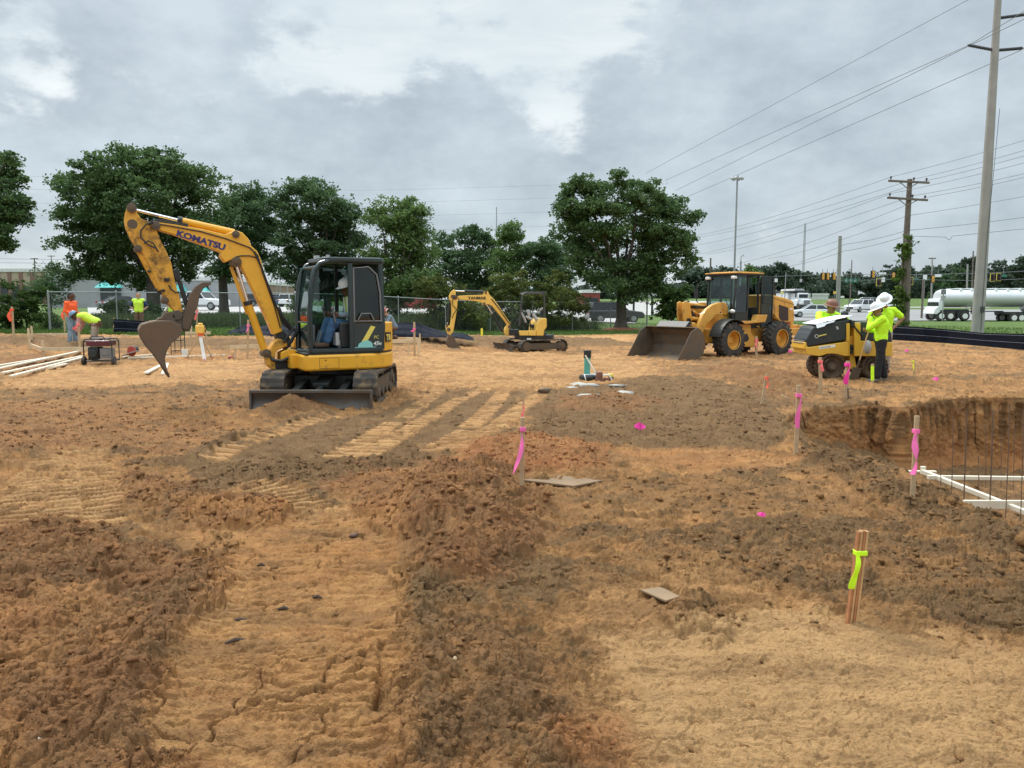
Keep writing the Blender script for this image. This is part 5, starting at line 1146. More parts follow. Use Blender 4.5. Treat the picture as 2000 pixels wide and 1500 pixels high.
    for d_ in 'LR':
        an_ = J['a'+d_]; ff_ = Vector(footdir or (0, -1, 0)).normalized()
        b2 = [(an_+(J['k'+d_]-an_).normalized()*.10, an_+Vector((0, 0, -.03)), .05, .05), (an_+Vector((0, 0, -.04)), an_+ff_*.18+Vector((0, 0, -.055)), .05, .04)]
        blobs_mesh('boot', b2, vox, boots_m or M_boot, r)
    if vest:
        vo = cl('vest', vest, [t for t in tor if True], .026, .006)
        if tape:
            for s_ in (-1, 1):
                tp = MB(); a = J['chest']; 
                q = []
                for k in range(9):
                    t_ = k/8; zc = J['waist'].lerp(J['neck'], t_); q.append(zc+lat*s_*.10+Vector(fwd).cross(Vector((0,0,0)))+(Vector((0, -1, 0)) if 'vb' not in J else J['vb'])*(.155*bw-.03*t_*t_*2))
                tp.tube(q, .022, 4); tp.build('tape_stripe', M_refl, vo)
    if hair:
        h_ = [(hp(0, -.03, .05), hp(0, .0, .075), .095, .088), (hp(0, -.05, .0), hp(0, -.055, -.02), .075, .065)]
        blobs_mesh('hair', h_, vox, hair, r)
    if hat:
        tM = Matrix((rt.to_4d(), fwd.to_4d(), hu.to_4d(), (0, 0, 0, 1))).transposed(); tM.translation = hp(0, -.005, .065); tM[3][3] = 1
        for i_ in range(3): tM[3][i_] = 0
        h = MB(tM @ Matrix.Diagonal((.92, 1.12, 1, 1))); h.lathe([(.175, -.018), (.18, -.012), (.125, .006), (.122, .03), (.112, .075), (.085, .108), (.045, .126), (0, .131)], 28); h.lathe([(.172, -.02), (.12, -.004), (.11, .06), (0, .11)], 20)
        h.build('hard_hat', hat, r, 50)
        h = MB(tM); h.tube([(0, -.11, .05), (0, -.08, .10), (0, 0, .133), (0, .08, .11), (0, .12, .05)], [.008, .012, .013, .012, .008], 6); h.build('hat_ridge', hat, r)
        if not hair:
            blobs_mesh('hair', [(hp(0, -.055, .01), hp(0, -.055, -.02), .06, .055)], vox, M_hair, r)
    return r

# operator, seated in the cab
def kl(u, v, yl): a, c = kk([(u, v)], yl)[0]; return Vector((a, yl, c))
base = Vector((-.15, .42, .95))
def op(v): return tuple(v-base)
oc = kl(1592, 612, .5); x0o = oc.x
person('operator in white hard hat, lime vest and blue jeans seated in the excavator cab', KF.M @ base, KF.a,
  dict(head=op(Vector((oc.x, .5, oc.z))), neck=op(Vector((oc.x-.07, .5, oc.z-.15))), chest=op(Vector((oc.x-.13, .5, oc.z-.32))), waist=op(Vector((oc.x-.18, .5, oc.z-.55))), pelvis=op(Vector((oc.x-.2, .5, oc.z-.68))),
       sL=op(Vector((oc.x-.08, .69, oc.z-.22))), sR=op(Vector((oc.x-.08, .31, oc.z-.22))), eL=op(Vector((oc.x-.02, .74, oc.z-.48))), eR=op(Vector((oc.x-.02, .26, oc.z-.48))), wL=op(Vector((oc.x+.20, .72, oc.z-.45))), wR=op(Vector((oc.x+.22, .28, oc.z-.45))),
       hL=op(Vector((oc.x-.16, .60, oc.z-.68))), hR=op(Vector((oc.x-.16, .40, oc.z-.68))), kL=op(Vector((oc.x+.30, .66, oc.z-.60))), kR=op(Vector((oc.x+.32, .36, oc.z-.58))), aL=op(Vector((oc.x+.42, .64, .98+.07))), aR=op(Vector((oc.x+.46, .38, .98+.07))), vb=(1, 0, 0)),
  look=(1, .25, -.35), skin=M_skind, shirt_m=M_greysh, vest=M_vest, hat=M_hatw, footdir=(1, 0, 0))
# man in orange
p_ = GG(143, 674); p_.z = P(143, 674, p_.y).z
person('worker in bright orange long sleeves and faded jeans standing bareheaded by the batter boards', p_, R(78),
  dict(eL=(.22, .03, 1.14), eR=(-.22, .03, 1.14), wL=(.14, -.20, 1.02), wR=(-.12, -.20, 1.0), head=(0, -.03, 1.61)), look=(0.1, -1, -.15), skin=M_skind, shirt_m=M_orange, pants_m=M_jeanl, hair=M_hair, sc=1.05)
p_ = GG(187, 682); p_.z = P(187, 684, p_.y).z
person('worker in lime vest bending forward beside the generator, blue helmet towards the orange shirt', p_, R(-78),
  dict(waist=(0, -.10, 1.02), chest=(0, -.30, 1.13), neck=(0, -.46, 1.16), head=(0, -.58, 1.13), sL=(.18, -.38, 1.14), sR=(-.18, -.38, 1.14), eL=(.2, -.44, .86), eR=(-.2, -.40, .86), wL=(.16, -.50, .64), wR=(-.16, -.5, .64), pelvis=(0, .05, .93), hL=(.09, .04, .9), hR=(-.09, .04, .9), vb=(0, 0, 1)),
  look=(0, -.7, -.7), skin=M_skind, shirt_m=M_check, vest=M_vest, hat=M_hatbl, pants_m=M_khaki, boots_m=M_boot, tape=False)
tb = [o for o in C.objects if o.name.startswith('person')][-1]
t_ = MB(); 
for a in range(0, 360, 40): t_.box(-.05, .05, -.02, .02, -.13, .05, xf=T(.17*math.cos(R(a)), .04+.15*math.sin(R(a)), .93) @ rot('Z', a+90))
t_.build('tool_belt', M_pouch, tb, bevel=.01)
Yd = 33.6
pd_ = P(271, 600, Yd); zd = float(zb(pd_.x, Yd))
person('worker in navy shirt and lime vest standing hands on hips behind the black silt fence', (pd_.x, Yd, zd), R(8),
  dict(eL=(.34, .06, 1.14), eR=(-.34, .06, 1.14), wL=(.19, -.04, .98), wR=(-.19, -.04, .98), h2L=(.10, -.05, .95), h2R=(-.10, -.05, .95)), look=(.5, -.85, -.1), skin=M_skinl, shirt_m=M_navy, sleeves='short', vest=M_vest, hair=M_hairb, pants_m=M_brownt, tape=False)
pd_ = P(329, 600, Yd)
person('worker in striped lime and orange vest half hidden behind the excavator arm', (pd_.x, Yd+.4, zd), R(-10),
  dict(wL=(.2, -.14, 1.0), wR=(-.2, -.14, 1.0)), look=(-.3, -1, -.2), skin=M_skin, shirt_m=M_khaki, vest=M_vest, hair=M_hairb, pants_m=M_brownt)
Yf = 30.5; pf = P(765, 640, Yf)
person('crouching worker in red hard hat and grey blue shirt beside the black sheeting', (pf.x, Yf, float(zb(pf.x, Yf))+.12), R(-70),
  dict(pelvis=(0, .12, .52), waist=(0, .06, .66), chest=(0, -.06, .86), neck=(0, -.16, 1.0), head=(0, -.25, 1.12), sL=(.18, -.08, .95), sR=(-.18, -.08, .95), eL=(.22, -.22, .72), eR=(-.2, -.24, .72), wL=(.14, -.42, .62), wR=(-.12, -.44, .62),
    hL=(.1, .10, .50), hR=(-.1, .10, .50), kL=(.16, -.30, .48), kR=(-.14, -.16, .14), aL=(.14, -.22, .09), aR=(-.12, .22, .14)), look=(0, -.8, -.6), skin=M_skinl, shirt_m=M_greysh, hat=M_hatr, pants_m=M_brownt)
# the three at the roller
pg = P(1606, 600, 18.9)
person('worker in lime sweatshirt and brown hard hat leaning on the roller hood with folded arms', (pg.x, 18.95, 0), R(22),
  dict(waist=(0, -.05, 1.05), chest=(0, -.14, 1.24), neck=(0, -.22, 1.38), head=(0, -.30, 1.50), sL=(.2, -.16, 1.34), sR=(-.2, -.16, 1.34), eL=(.40, -.36, 1.24), eR=(-.40, -.36, 1.24), wL=(.07, -.50, 1.30), wR=(-.07, -.52, 1.27), h2L=(-.1, -.5, 1.3), h2R=(.1, -.52, 1.27)),
  look=(.1, -1, -.25), skin=M_skin, shirt_m=M_lime, hat=M_hatb, pants_m=M_black, build_=1.3, sc=1.08)
ph = GG(1716, 747)
person('worker in lime long sleeves and black trousers, hand to chin, holding a shovel', ph, R(-108),
  dict(head=(0, -.09, 1.58), neck=(0, -.03, 1.45), eL=(.17, -.27, 1.19), wL=(.05, -.22, 1.43), h2L=(-.01, -.19, 1.52), eR=(-.25, -.05, 1.12), wR=(-.10, -.27, 1.15), hL=(.09, .01, .92), kL=(.12, -.02, .5), aL=(.13, -.06, .09), aR=(-.15, .14, .09), kR=(-.12, .05, .5)),
  look=(0.15, -1, -.45), skin=M_skin, shirt_m=M_lime, hat=M_hatw, pants_m=M_black, boots_m=M_bootg, sc=.99, build_=1.12)
pi_ = P(1729, 600, 18.7)
person('worker in short lime sleeves behind the shovel holder, head bowed, hand on hip', (pi_.x, 18.75, .05), R(-14),
  dict(head=(-.03, -.14, 1.65), neck=(0, -.04, 1.49), chest=(0, 0, 1.32), sL=(.20, 0, 1.43), sR=(-.20, 0, 1.43), eR=(-.33, .02, 1.20), wR=(-.30, -.12, .98), eL=(.42, .05, 1.26), wL=(.24, -.02, 1.06), h2L=(.15, -.05, 1.0)),
  look=(-.35, -1, -.85), skin=M_skin, shirt_m=M_lime, sleeves='short', hat=M_hatw, pants_m=M_khaki, sc=1.05, build_=1.15)
M_wood = mat('new_lumber', (.62, .48, .30), .7, var=.12, vscale=7, bump=.2, bscale=60); M_woodw = mat('pale_lumber', (.72, .64, .50), .7, var=.08, vscale=6, bump=.15, bscale=60)
M_handle = mat('shovel_handle_wood', (.62, .42, .20), .5, var=.1)
sb_ = GG(1668, 744); s0 = P(1668, 738, sb_.y-.05); s1 = P(1697, 645, sb_.y-.25)
sh = thing('shovel', 'wooden handled square shovel standing blade down in front of the trench roller', 'shovel', (sb_.x, sb_.y, sb_.z))
o_ = sh.location; sM = T(-o_.x, -o_.y, -o_.z)
m_ = MB(sM); d_ = (s1-s0).normalized(); m_.tube([s0+d_*.30, s1+d_*.05], .016, 8); m_.build('handle', M_handle, sh)
m_ = MB(sM); m_.beam(s0-d_*.04, s0+d_*.24, .20, .012, (0, -1, .2)); m_.beam(s0+d_*.2, s0+d_*.42, .035, .03); m_.build('blade', M_stl, sh, bevel=.004)

# ------------------------------------------------------------------ stakes, flags and lumber
M_rib = {}
for nm, c_ in (('pink', (.88, .15, .42)), ('orange', (.95, .13, .06)), ('coral', (.90, .18, .18)), ('lime', (.60, .98, .02)), ('yellow', (.85, .80, .06)), ('magenta', (.95, .05, .38))):
    M_rib[nm] = mat(nm+'_ribbon', c_, .45, var=.1, vscale=12)
M_stake = mat('weathered_stake', (.46, .33, .19), .75, var=.15, vscale=9, bump=.2, bscale=70)
M_rebar = mat('rusty_rebar', (.15, .09, .06), .8, var=.3, vscale=20)
def ribbon(parent, m, a, b_, w, tw=.6, seed=1, n=14, name='ribbon'):
    """limp plastic tape hanging from a to b, in the parent's local space"""
    a = Vector(a); b_ = Vector(b_); r_ = random.Random(seed); vs = []; fs = []; ph = r_.random()*6
    for i in range(n+1):
        t = i/n; c_ = a.lerp(b_, t)+Vector((math.sin(t*5+ph)*w*.25, -.012-math.sin(t*3.14)*w*.3, 0)); an = ph*.3+tw*math.sin(t*4+ph)
        ww = w*(.32+.68*min(1, t*2.6))*(1-.15*t+.12*math.sin(9*t+ph)); s_ = Vector((math.cos(an), math.sin(an)*.8, .12*math.sin(ph)))*ww/2
        nrm = Vector((-math.sin(an), math.cos(an), 0))*.0012
        vs += [tuple(c_-s_+nrm), tuple(c_+nrm*1.0+Vector((0, .004*math.sin(t*11), 0))), tuple(c_+s_+nrm), tuple(c_+s_-nrm), tuple(c_-nrm+Vector((0, .004*math.sin(t*11), 0))), tuple(c_-s_-nrm)]
    for i in range(n):
        for k in range(6): fs.append((i*6+k, i*6+(k+1) % 6, (i+1)*6+(k+1) % 6, (i+1)*6+k))
    fs += [tuple(range(5, -1, -1)), tuple(range(n*6, n*6+6))]
    mb = MB(); mb.add(vs, fs); o = mb.build(name, m, parent, 60)
    return o
def knot(parent, m, c_, w, h_, name='ribbon_knot'):
    k = MB(); k.box(c_[0]-w/2, c_[0]+w/2, c_[1]-w/2, c_[1]+w/2, c_[2]-h_/2, c_[2]+h_/2); k.build(name, m, parent, bevel=.002)
def stake(label, bpx, tpx, wpx, rib=None, rcol='pink', rfrom=None, rto=None, rw=.045, m=None, grp='survey stakes with ribbons', seed=1, painted=None, cat='stake', thick=.5):
    b_ = GG(*bpx); Y = b_.y; t_ = P(tpx[0], tpx[1], Y); b_ = P(bpx[0], bpx[1], Y); w = wpx*Y/F
    st_ = thing('survey_stake', label, cat, b_, 0, grp)
    d_ = t_-b_; mb = MB(); mb.beam(Vector((0, 0, 0))-d_.normalized()*.12, d_, w, w*thick, (0, 1, 0)); mb.build('post', m or M_stake, st_, bevel=w*.08)
    if painted: mb = MB(); a0, a1, pm_ = painted; mb.beam(d_*a0, d_*a1, w*1.06, w*thick*1.1, (0, 1, 0)); mb.build('painted_band', pm_, st_)
    if rfrom:
        ra = P(rfrom[0], rfrom[1], Y)-b_; rb = P(rto[0], rto[1], Y-.03)-b_
        knot(st_, M_rib[rcol], ra, w*1.25, w*.9); ribbon(st_, M_rib[rcol], ra+Vector((0, -w*.6, 0)), rb+Vector((0, -w*.6, 0)), rw, seed=seed)
    return st_
stake('tall thin stake with a long pink ribbon left of centre foreground', (1018, 990), (1021, 815), 9, rcol='pink', rfrom=(1021, 838), rto=(1006, 925), rw=.062, seed=2)
stake('tall stake with pink ribbon at the left lip of the pit', (1554, 896), (1560, 752), 8, rcol='pink', rfrom=(1560, 772), rto=(1555, 835), rw=.055, seed=3)
stake('leaning stake with wide pink ribbon beside the pit formwork', (1781, 992), (1791, 812), 9, rcol='pink', rfrom=(1789, 842), rto=(1774, 925), rw=.095, seed=5)
stake('short leaning stake with orange ribbon on the dark soil', (1486, 798), (1498, 730), 5, rcol='orange', rfrom=(1497, 738), rto=(1496, 758), rw=.05, seed=6)
stake('stake with coral written ribbon in front of the roller drum', (1603, 776), (1602, 698), 6, rcol='coral', rfrom=(1602, 706), rto=(1605, 725), rw=.06, seed=7)
stake('stake wrapped in a bright pink ribbon near the shovel blade', (1652, 781), (1656, 705), 7, rcol='magenta', rfrom=(1655, 712), rto=(1650, 750), rw=.09, seed=8)
stake('short stake sprayed yellow green before the shovel holder boots', (1704, 752), (1704, 711), 5, painted=(.22, .9, M_rib['lime']))
stake('low stake with yellow ribbon right of the roller', (1786, 734), (1785, 705), 4, rcol='yellow', rfrom=(1783, 706), rto=(1782, 724), rw=.05, seed=9)
stake('stake with coral ribbon between the loader wheels', (1477, 697), (1477, 657), 5, rcol='coral', rfrom=(1477, 665), rto=(1475, 684), rw=.10, seed=10)
stake('stake with orange ribbon at the far left edge', (28, 672), (23, 599), 4, rcol='orange', rfrom=(23, 605), rto=(21, 628), rw=.12, seed=11)
stake('thin stake with orange ribbon behind the man in orange', (127, 652), (125, 604), 3, rcol='orange', rfrom=(125, 607), rto=(124, 624), rw=.10, seed=12)
stake('stake with pink ribbon beside the bending worker', (157, 694), (153, 632), 4, rcol='coral', rfrom=(153, 634), rto=(149, 644), rw=.14, seed=13)
stake('stake with coral ribbon behind the laser level', (384, 652), (385, 600), 3, rcol='coral', rfrom=(385, 608), rto=(383, 625), rw=.10, seed=14)
stake('stake with pink ribbon between the excavator arm and boom', (483, 705), (485, 625), 4, rcol='pink', rfrom=(485, 636), rto=(483, 650), rw=.10, seed=15)
stake('stake with a small pink tie at the batter boards right of the excavator', (810, 696), (809, 629), 4, rcol='pink', rfrom=(809, 643), rto=(806, 648), rw=.10, seed=16)
stake('low yellowish stake in front of the small excavator boom', (941, 658), (941, 641), 4, painted=(.1, .95, M_rib['yellow']))
stake('thin dark rebar pin right of the pink ribboned stake near the roller', (1657, 784), (1656, 758), 2.5, m=M_rebar, thick=1, cat='pin')
stake('thin lath leaning behind the foreground pink ribbon stake with red tape', (1016, 885), (1024, 765), 3, m=M_stake, rcol='coral', rfrom=(1022, 793), rto=(1021, 818), rw=.03, seed=21)
# bundle of rods with lime ribbon, foreground right
b_ = GG(1662, 1222); Y = b_.y; b_ = P(1662, 1224, Y); t_ = P(1685, 1038, Y)-b_
M_rod = mat('red_brown_stake_wood', (.40, .17, .07), .65, var=.2, vscale=14); M_rod2 = mat('pale_stake_wood', (.55, .33, .15), .65, var=.2, vscale=14)
st_ = thing('survey_stake', 'bundle of striped reddish stakes tied with a lime ribbon, nearest stake on the right', 'stake', b_, 0, 'survey stakes with ribbons')
for k in range(4):
    mb = MB(); o = Vector(((k-1.5)*.0145, .002*(k % 2), 0)); dz_ = (.0, .004, .006, .002)[k]
    mb.beam(o-t_.normalized()*.1, o+t_+Vector((0, 0, dz_)), .012, .030, (0, 1, 0)); mb.build('lath', (M_rod, M_rod2)[k % 2], st_, bevel=.0012)
ra = P(1680, 1079, Y)-b_; mb = MB(); mb.box(ra.x-.032, ra.x+.032, ra.y-.021, ra.y+.021, ra.z-.014, ra.z+.012); mb.build('ribbon_wrap', M_rib['lime'], st_, bevel=.004)
ribbon(st_, M_rib['lime'], P(1672, 1076, Y-.03)-b_, P(1664, 1148, Y-.03)-b_, .036, tw=.25, seed=31)
# pin flags
def pflag(label, px, py, s, col, fallen=False, seed=1):
    g_ = GG(px, py+s*.9); Y = g_.y; f_ = thing('pin_flag', label, 'flag', g_, R(seed*37), 'pink pin flags in the ground')
    hgt = (P(px, py-s, Y)-g_).z; w = s*1.5*Y/F; hgt = max(hgt, .06)
    if not fallen:
        mb = MB(); mb.tube([(0, 0, -.05), (0, 0, hgt)], .0022, 5); mb.build('wire', M_stl, f_)
    f2 = thing('x', None, None) if False else f_
    mb = MB(); n = 6; vs = []; fs = []
    z0_, z1_ = hgt*.35, hgt
    if fallen: z0_, z1_ = .01, .05
    for i in range(n+1):
        t = i/n; x_ = (t-.5)*w; d_ = .25*w*math.sin(t*4+seed); zz0 = z0_+(.6*abs(t-.5))*(z1_-z0_); zz1 = z1_-(1.2*abs(t-.5))*(z1_-z0_)*.7
        vs += [(x_, d_, zz0), (x_, d_+.02*w, zz1), (x_, d_+.03, zz1), (x_, d_+.03, zz0)] if False else [(x_, d_, zz0), (x_, d_+.15*w, zz1), (x_, d_+.15*w+.0015, zz1), (x_, d_+.0015, zz0)]
    for i in range(n):
        for k in range(4): fs.append((i*4+k, i*4+(k+1) % 4, (i+1)*4+(k+1) % 4, (i+1)*4+k))
    fs += [(3, 2, 1, 0), tuple(n*4+k for k in range(4))]
    mb.add(vs, fs); fl = mb.build('flag', M_rib[col], f_, 60); fl.rotation_euler = (0, 0, -R(seed*37)+R(8)); return f_
pflag('pink pin flag alone on the dark soil right of centre', 1250, 838, 13, 'magenta', seed=1)
pflag('crumpled pink flag lying flat on the clay in front of the pit', 1488, 1006, 10, 'magenta', True, seed=2)
pflag('pink pin flag on the bare ground above the pit', 1828, 745, 9, 'magenta', seed=3)
pflag('small pink pin flag before the black silt fence at right', 1771, 688, 7, 'magenta', seed=4)
pflag('small pink pin flag between the loader and the roller', 1543, 689, 6, 'magenta', seed=5)
def board(label, a, b_, w, h_, m=None, cat='board', grp=None, name='board', up=(0, 0, 1), bev=.003):
    a = Vector(a); b_ = Vector(b_); mid = (a+b_)/2; mb = MB(T(-mid.x, -mid.y, -mid.z)); mb.beam(a, b_, w, h_, up)
    o = mb.build(name, m or M_woodw, None, bevel=bev); o.location = mid; return tag(o, label, cat, grp)
def pb(px, py, Y): return P(px, py, Y)
# formwork in the pit
g1 = 'formwork boards in the pit'
board('long level white board crossing the pit behind the rebar', pb(1812, 932, 8.9), pb(2120, 936, 8.9), .045, .045, grp=g1)
board('long white board running diagonally towards the lower right in the pit', pb(1802, 921, 9.1), pb(2080, 1031, 7.4), .05, .05, grp=g1)
board('low white board lying under the diagonal board in the pit', pb(1882, 985, 8.0), pb(2100, 986, 8.0), .04, .09, grp=g1)
board('thin white strip poking over the pit edge behind the pink ribbon stake', pb(1750, 920, 9.3), pb(1828, 921, 9.3), .05, .018, grp=g1)
board('short white stub block at the end of the diagonal formwork board', pb(1803, 911, 9.15), pb(1803, 926, 9.15), .05, .05, grp=g1)
rbs = [(1837, 905, 950, 8.7, 0), (1860, 812, 962, 8.4, .3), (1885, 800, 975, 8.2, .5), (1911, 890, 968, 8.5, 0), (1925, 830, 935, 9.6, 0), (1936, 800, 992, 8.0, .6), (1955, 850, 940, 9.7, 0), (1968, 790, 1003, 7.8, .7), (1980, 830, 945, 9.8, .2), (1996, 800, 1012, 7.6, .5), (2020, 790, 1010, 7.6, .4), (2050, 790, 1010, 7.6, .4)]
for i, (x_, yt, yb2, Y, ln) in enumerate(rbs):
    a = pb(x_-ln*6, yb2+12, Y); b2 = pb(x_+ln*6, yt, Y); mb = MB(T(-a.x, -a.y, -a.z)); mb.tube([a, (a+b2)/2+Vector((.004, 0, 0)), b2], .0045 if i not in (2, 5) else .007, 6)
    o = mb.build('rebar', M_rebar, None); o.location = a; tag(o, ['shortest rebar, leftmost in the pit', 'tall thin rebar, second from the left in the pit', 'thick rebar where the low white board starts', 'short thin rebar right of the thick leftmost one', 'short rebar behind the level white board', 'thicker tall rebar in front of the diagonal board', 'short rebar far back, left of the last tall pair', 'tall thin rebar beside the end of the low white board', 'short leaning rebar near the right edge, far back', 'tall rebar against the right edge of the photo', 'rebar standing just outside the right edge', 'farthest right rebar of the pit row'][i], 'rebar', 'upright rebar in the pit')
# lumber pile at left
gl_ = 'white lumber stacked on the ground at left'
for i, (x0_, y0_, x1_, y1_) in enumerate(((-30, 732, 158, 694), (-20, 727, 140, 698), (5, 735, 160, 700), (22, 742, 162, 703), (60, 731, 130, 716), (-60, 728, 60, 712))):
    a = GG(x0_, y0_); b2 = GG(x1_, y1_); a.z += .04+.045*(i < 2); b2.z += .04+.045*(i < 2)
    board(['topmost long pale board of the lumber pile at left', 'second long pale board of the lumber pile, under the topmost', 'long pale board in the middle of the lumber pile at left', 'nearest long pale board of the lumber pile at left', 'short pale board inside the lumber pile at left', 'pale board end leaving the photo at the lumber pile'][i], a, b2, .09, .04, grp=gl_)
for lab, q in (('pale board lying left of the pair below the excavator bucket', ((285, 735), (322, 712))), ('pale board lying right of the pair below the excavator bucket', ((319, 734), (326, 712))),
  ('long thin pale board lying behind the excavator bucket tip', ((250, 703), (440, 699))), ('second thin board lying behind the circular saw', ((240, 699), (330, 694)))):
    a = GG(*q[0]); b2 = GG(*q[1]); a.z += .03; b2.z += .03; board(lab, a, b2, .10, .04)
# batter boards
def batter(label, posts, rails, Yof=None):
    b0 = GG(*posts[0][0]); t = thing('batter_board', label, 'batter board', b0, 0, 'batter boards of new lumber'); o = b0
    for (bx_, by_), (tx_, ty_) in posts:
        g_ = GG(bx_, by_); tt_ = P(tx_, ty_, g_.y); mb = MB(); mb.beam(g_-o-Vector((0, 0, .1)), tt_-o, .04, .07, (0, 1, 0)); mb.build('post', M_wood, t, bevel=.003)
    for (ax, ay, aY), (cx_, cy_, cY) in rails:
        mb = MB(); mb.beam(P(ax, ay, aY)-o, P(cx_, cy_, cY)-o, .035, .11, (0, 0, 1)); mb.build('rail', M_wood, t, bevel=.003)
    return t
Yq = lambda x_, y_: GG(x_, y_).y
batter('corner batter board frame of fresh lumber left of the men', [((59, 682), (55, 641)), ((64, 668), (61, 637)), ((85, 694), (83, 665))], [((54, 655, Yq(59, 682)-.06), (64, 664, Yq(64, 668)-.06)), ((60, 674, Yq(59, 682)-.07), (86, 684, Yq(85, 694)-.07)), ((80, 682, Yq(85, 694)-.06), (174, 681, Yq(85, 694)-.2)), ((62, 654, 30), (142, 653, 30.5))])
batter('low batter board of fresh lumber behind the laser level tripod', [((372, 668), (374, 637)), ((403, 668), (402, 646))], [((362, 651, Yq(372, 668)-.06), (411, 650, Yq(372, 668)-.06))])
batter('low batter board of fresh lumber beyond the excavator boom', [((459, 702), (460, 678)), ((508, 703), (508, 680))], [((449, 678, Yq(459, 702)-.05), (520, 676, Yq(459, 702)-.05))])
batter('tall batter board frame right of the large excavator', [((798, 694), (798, 664)), ((817, 697), (817, 660)), ((820, 688), (820, 652))], [((745, 667, Yq(798, 694)-.05), (822, 666, Yq(798, 694)-.05)), ((792, 662, Yq(798, 694)+.3), (815, 663, Yq(798, 694)+.2))])
# laser level on tripod
gA = GG(397, 703); lt = thing('laser_level', 'yellow laser level on a wooden tripod with orange feet', 'laser level', gA, 0); Yt = gA.y
M_tri = mat('tripod_wood', (.50, .36, .20), .6, var=.1); M_triw = mat('tripod_white', (.75, .74, .70), .5); M_orp = mat('orange_plastic', (.75, .12, .03), .5)
apex = P(392, 653, Yt)-gA
for (fx_, fy_, dY, mm) in ((363, 702, .0, M_tri), (400, 705, -.25, M_triw), (416, 701, .1, M_tri)):
    ft_ = P(fx_, fy_, Yt+dY)-gA; mb = MB()
    mb.beam(apex+Vector((-.02, 0, 0)), ft_, .035 if mm is M_tri else .09, .03, (0, 1, 0)); l_ = mb.build('tripod_leg', mm, lt, bevel=.004)
    mb = MB(); mb.beam(apex.lerp(ft_, .93), ft_, .05, .04, (0, 1, 0)); mb.build('foot', M_orp, l_)
mb = MB(); mb.cyl(apex-Vector((0, 0, .04)), apex+Vector((0, 0, .03)), .09, 14); mb.build('tripod_head', M_orp, lt, bevel=.008)
mb = MB(); mb.box(apex.x-.12, apex.x+.12, -.1, .1, apex.z+.03, apex.z+.26); mb.cyl(apex+Vector((0, 0, .26)), apex+Vector((0, 0, .33)), .07, 14); mb.build('laser_head', M_yan, lt, bevel=.02)
mb = MB(); mb.tube([apex+Vector((.13, 0, .06)), apex+Vector((.17, 0, .15)), apex+Vector((.13, 0, .27))], .015, 6); mb.build('carry_handle', M_blk, lt)
# generator
gg_ = GG(200, 713); ge = thing('generator', 'black framed portable generator with maroon tank on small wheels', 'generator', gg_, R(6)); s_ = gg_.y/F; w_ = 52*s_; h_ = 50*s_
M_mar = mat('maroon_tank', (.10, .012, .025), .35, var=.1, coat=.3)
mb = MB()
for yy_ in (-.24, .24):
    mb.tube([(-w_/2, yy_, .10), (-w_/2, yy_, h_*.9), (-w_/2+.06, yy_, h_), (w_/2-.06, yy_, h_), (w_/2, yy_, h_*.9), (w_/2, yy_, .10), (-w_/2, yy_, .10)], .018, 8)
for xx_ in (-w_/2, w_/2):
    for zz_ in (.12, h_*.9): mb.tube([(xx_, -.24, zz_), (xx_, .24, zz_)], .018, 6)
mb.tube([(-.2, -.24, h_), (-.15, -.24, h_+.06), (.15, -.24, h_+.06), (.2, -.24, h_)], .014, 6); mb.build('frame', M_blk, ge)
mb = MB(); mb.box(-w_/2+.05, w_/2-.05, -.22, .22, h_*.72, h_*.93); mb.build('fuel_tank', M_mar, ge, bevel=.03, seg=3)
mb = MB(); mb.cyl((0, 0, h_*.93), (0, 0, h_*.98), .04, 12); mb.build('tank_cap', M_blk, ge)
mb = MB(); mb.box(-.28, -.02, -.20, .18, .14, h_*.68); mb.cyl((-.15, -.2, h_*.42), (-.15, -.25, h_*.42), .12, 18); mb.build('engine', M_blk, ge, bevel=.02)
mb = MB(); mb.box(.03, .3, -.2, .15, .16, h_*.62); mb.box(.1, .25, -.215, -.2, .25, .4); mb.build('alternator', M_grey, ge, bevel=.02)
for xx_ in (-w_/2-.02, w_/2+.02):
    mb = MB(); mb.cyl((xx_-.035, -.2, .11), (xx_+.035, -.2, .11), .115, 18); mb.build('wheel', M_tyre, ge, bevel=.01)
# circular saw
gs = GG(258, 702); cs_ = thing('circular_saw', 'circular saw with silver base and red guard left on a board', 'saw', gs+Vector((0, 0, .06)), R(-15))
mb = MB(T(0, 0, .14) @ rot('X', 90)); mb.lathe([(0, -.02), (.15, -.02), (.15, .02), (0, .02)], 22); mb.build('blade_guard', M_red, cs_, bevel=.01)
mb = MB(); mb.beam((-.28, -.05, .0), (.28, -.05, .16), .22, .012); mb.build('base_plate', M_lgrey, cs_, bevel=.003)
mb = MB(); mb.cyl((0, .02, .16), (0, .2, .16), .07, 14); mb.tube([(-.08, .06, .2), (0, .06, .28), (.14, .06, .26), (.2, .06, .14)], .022, 8); mb.build('motor_handle', M_blk, cs_)
# black wire frame stool
gw = GG(344, 694); wf = thing('wire_stand', 'black wire stand on the dirt behind the excavator bucket', 'stand', gw, R(5)); mb = MB(); s_ = gw.y/F
for xx_ in (-9*s_, 10*s_):
    for yy_ in (0, .35): mb.tube([(xx_, yy_, -.03), (xx_, yy_, 50*s_)], .012, 6)
for zz_ in (6*s_, 26*s_, 48*s_):
    mb.tube([(-9*s_, 0, zz_), (10*s_, 0, zz_), (10*s_, .35, zz_), (-9*s_, .35, zz_), (-9*s_, 0, zz_)], .010, 6)
mb.build('wire_frame', M_blk, wf)
gc = GG(361, 696); mb = MB(); mb.lathe([(0, 0), (.05, 0), (.062, .14), (.055, .14), (.045, .01), (0, .01)], 16); o = mb.build('cup', M_wht, None); o.location = gc; o.scale = (1.6, 1.6, 1.6); tag(o, 'white cup standing on the dirt beside the wire stand', 'cup')
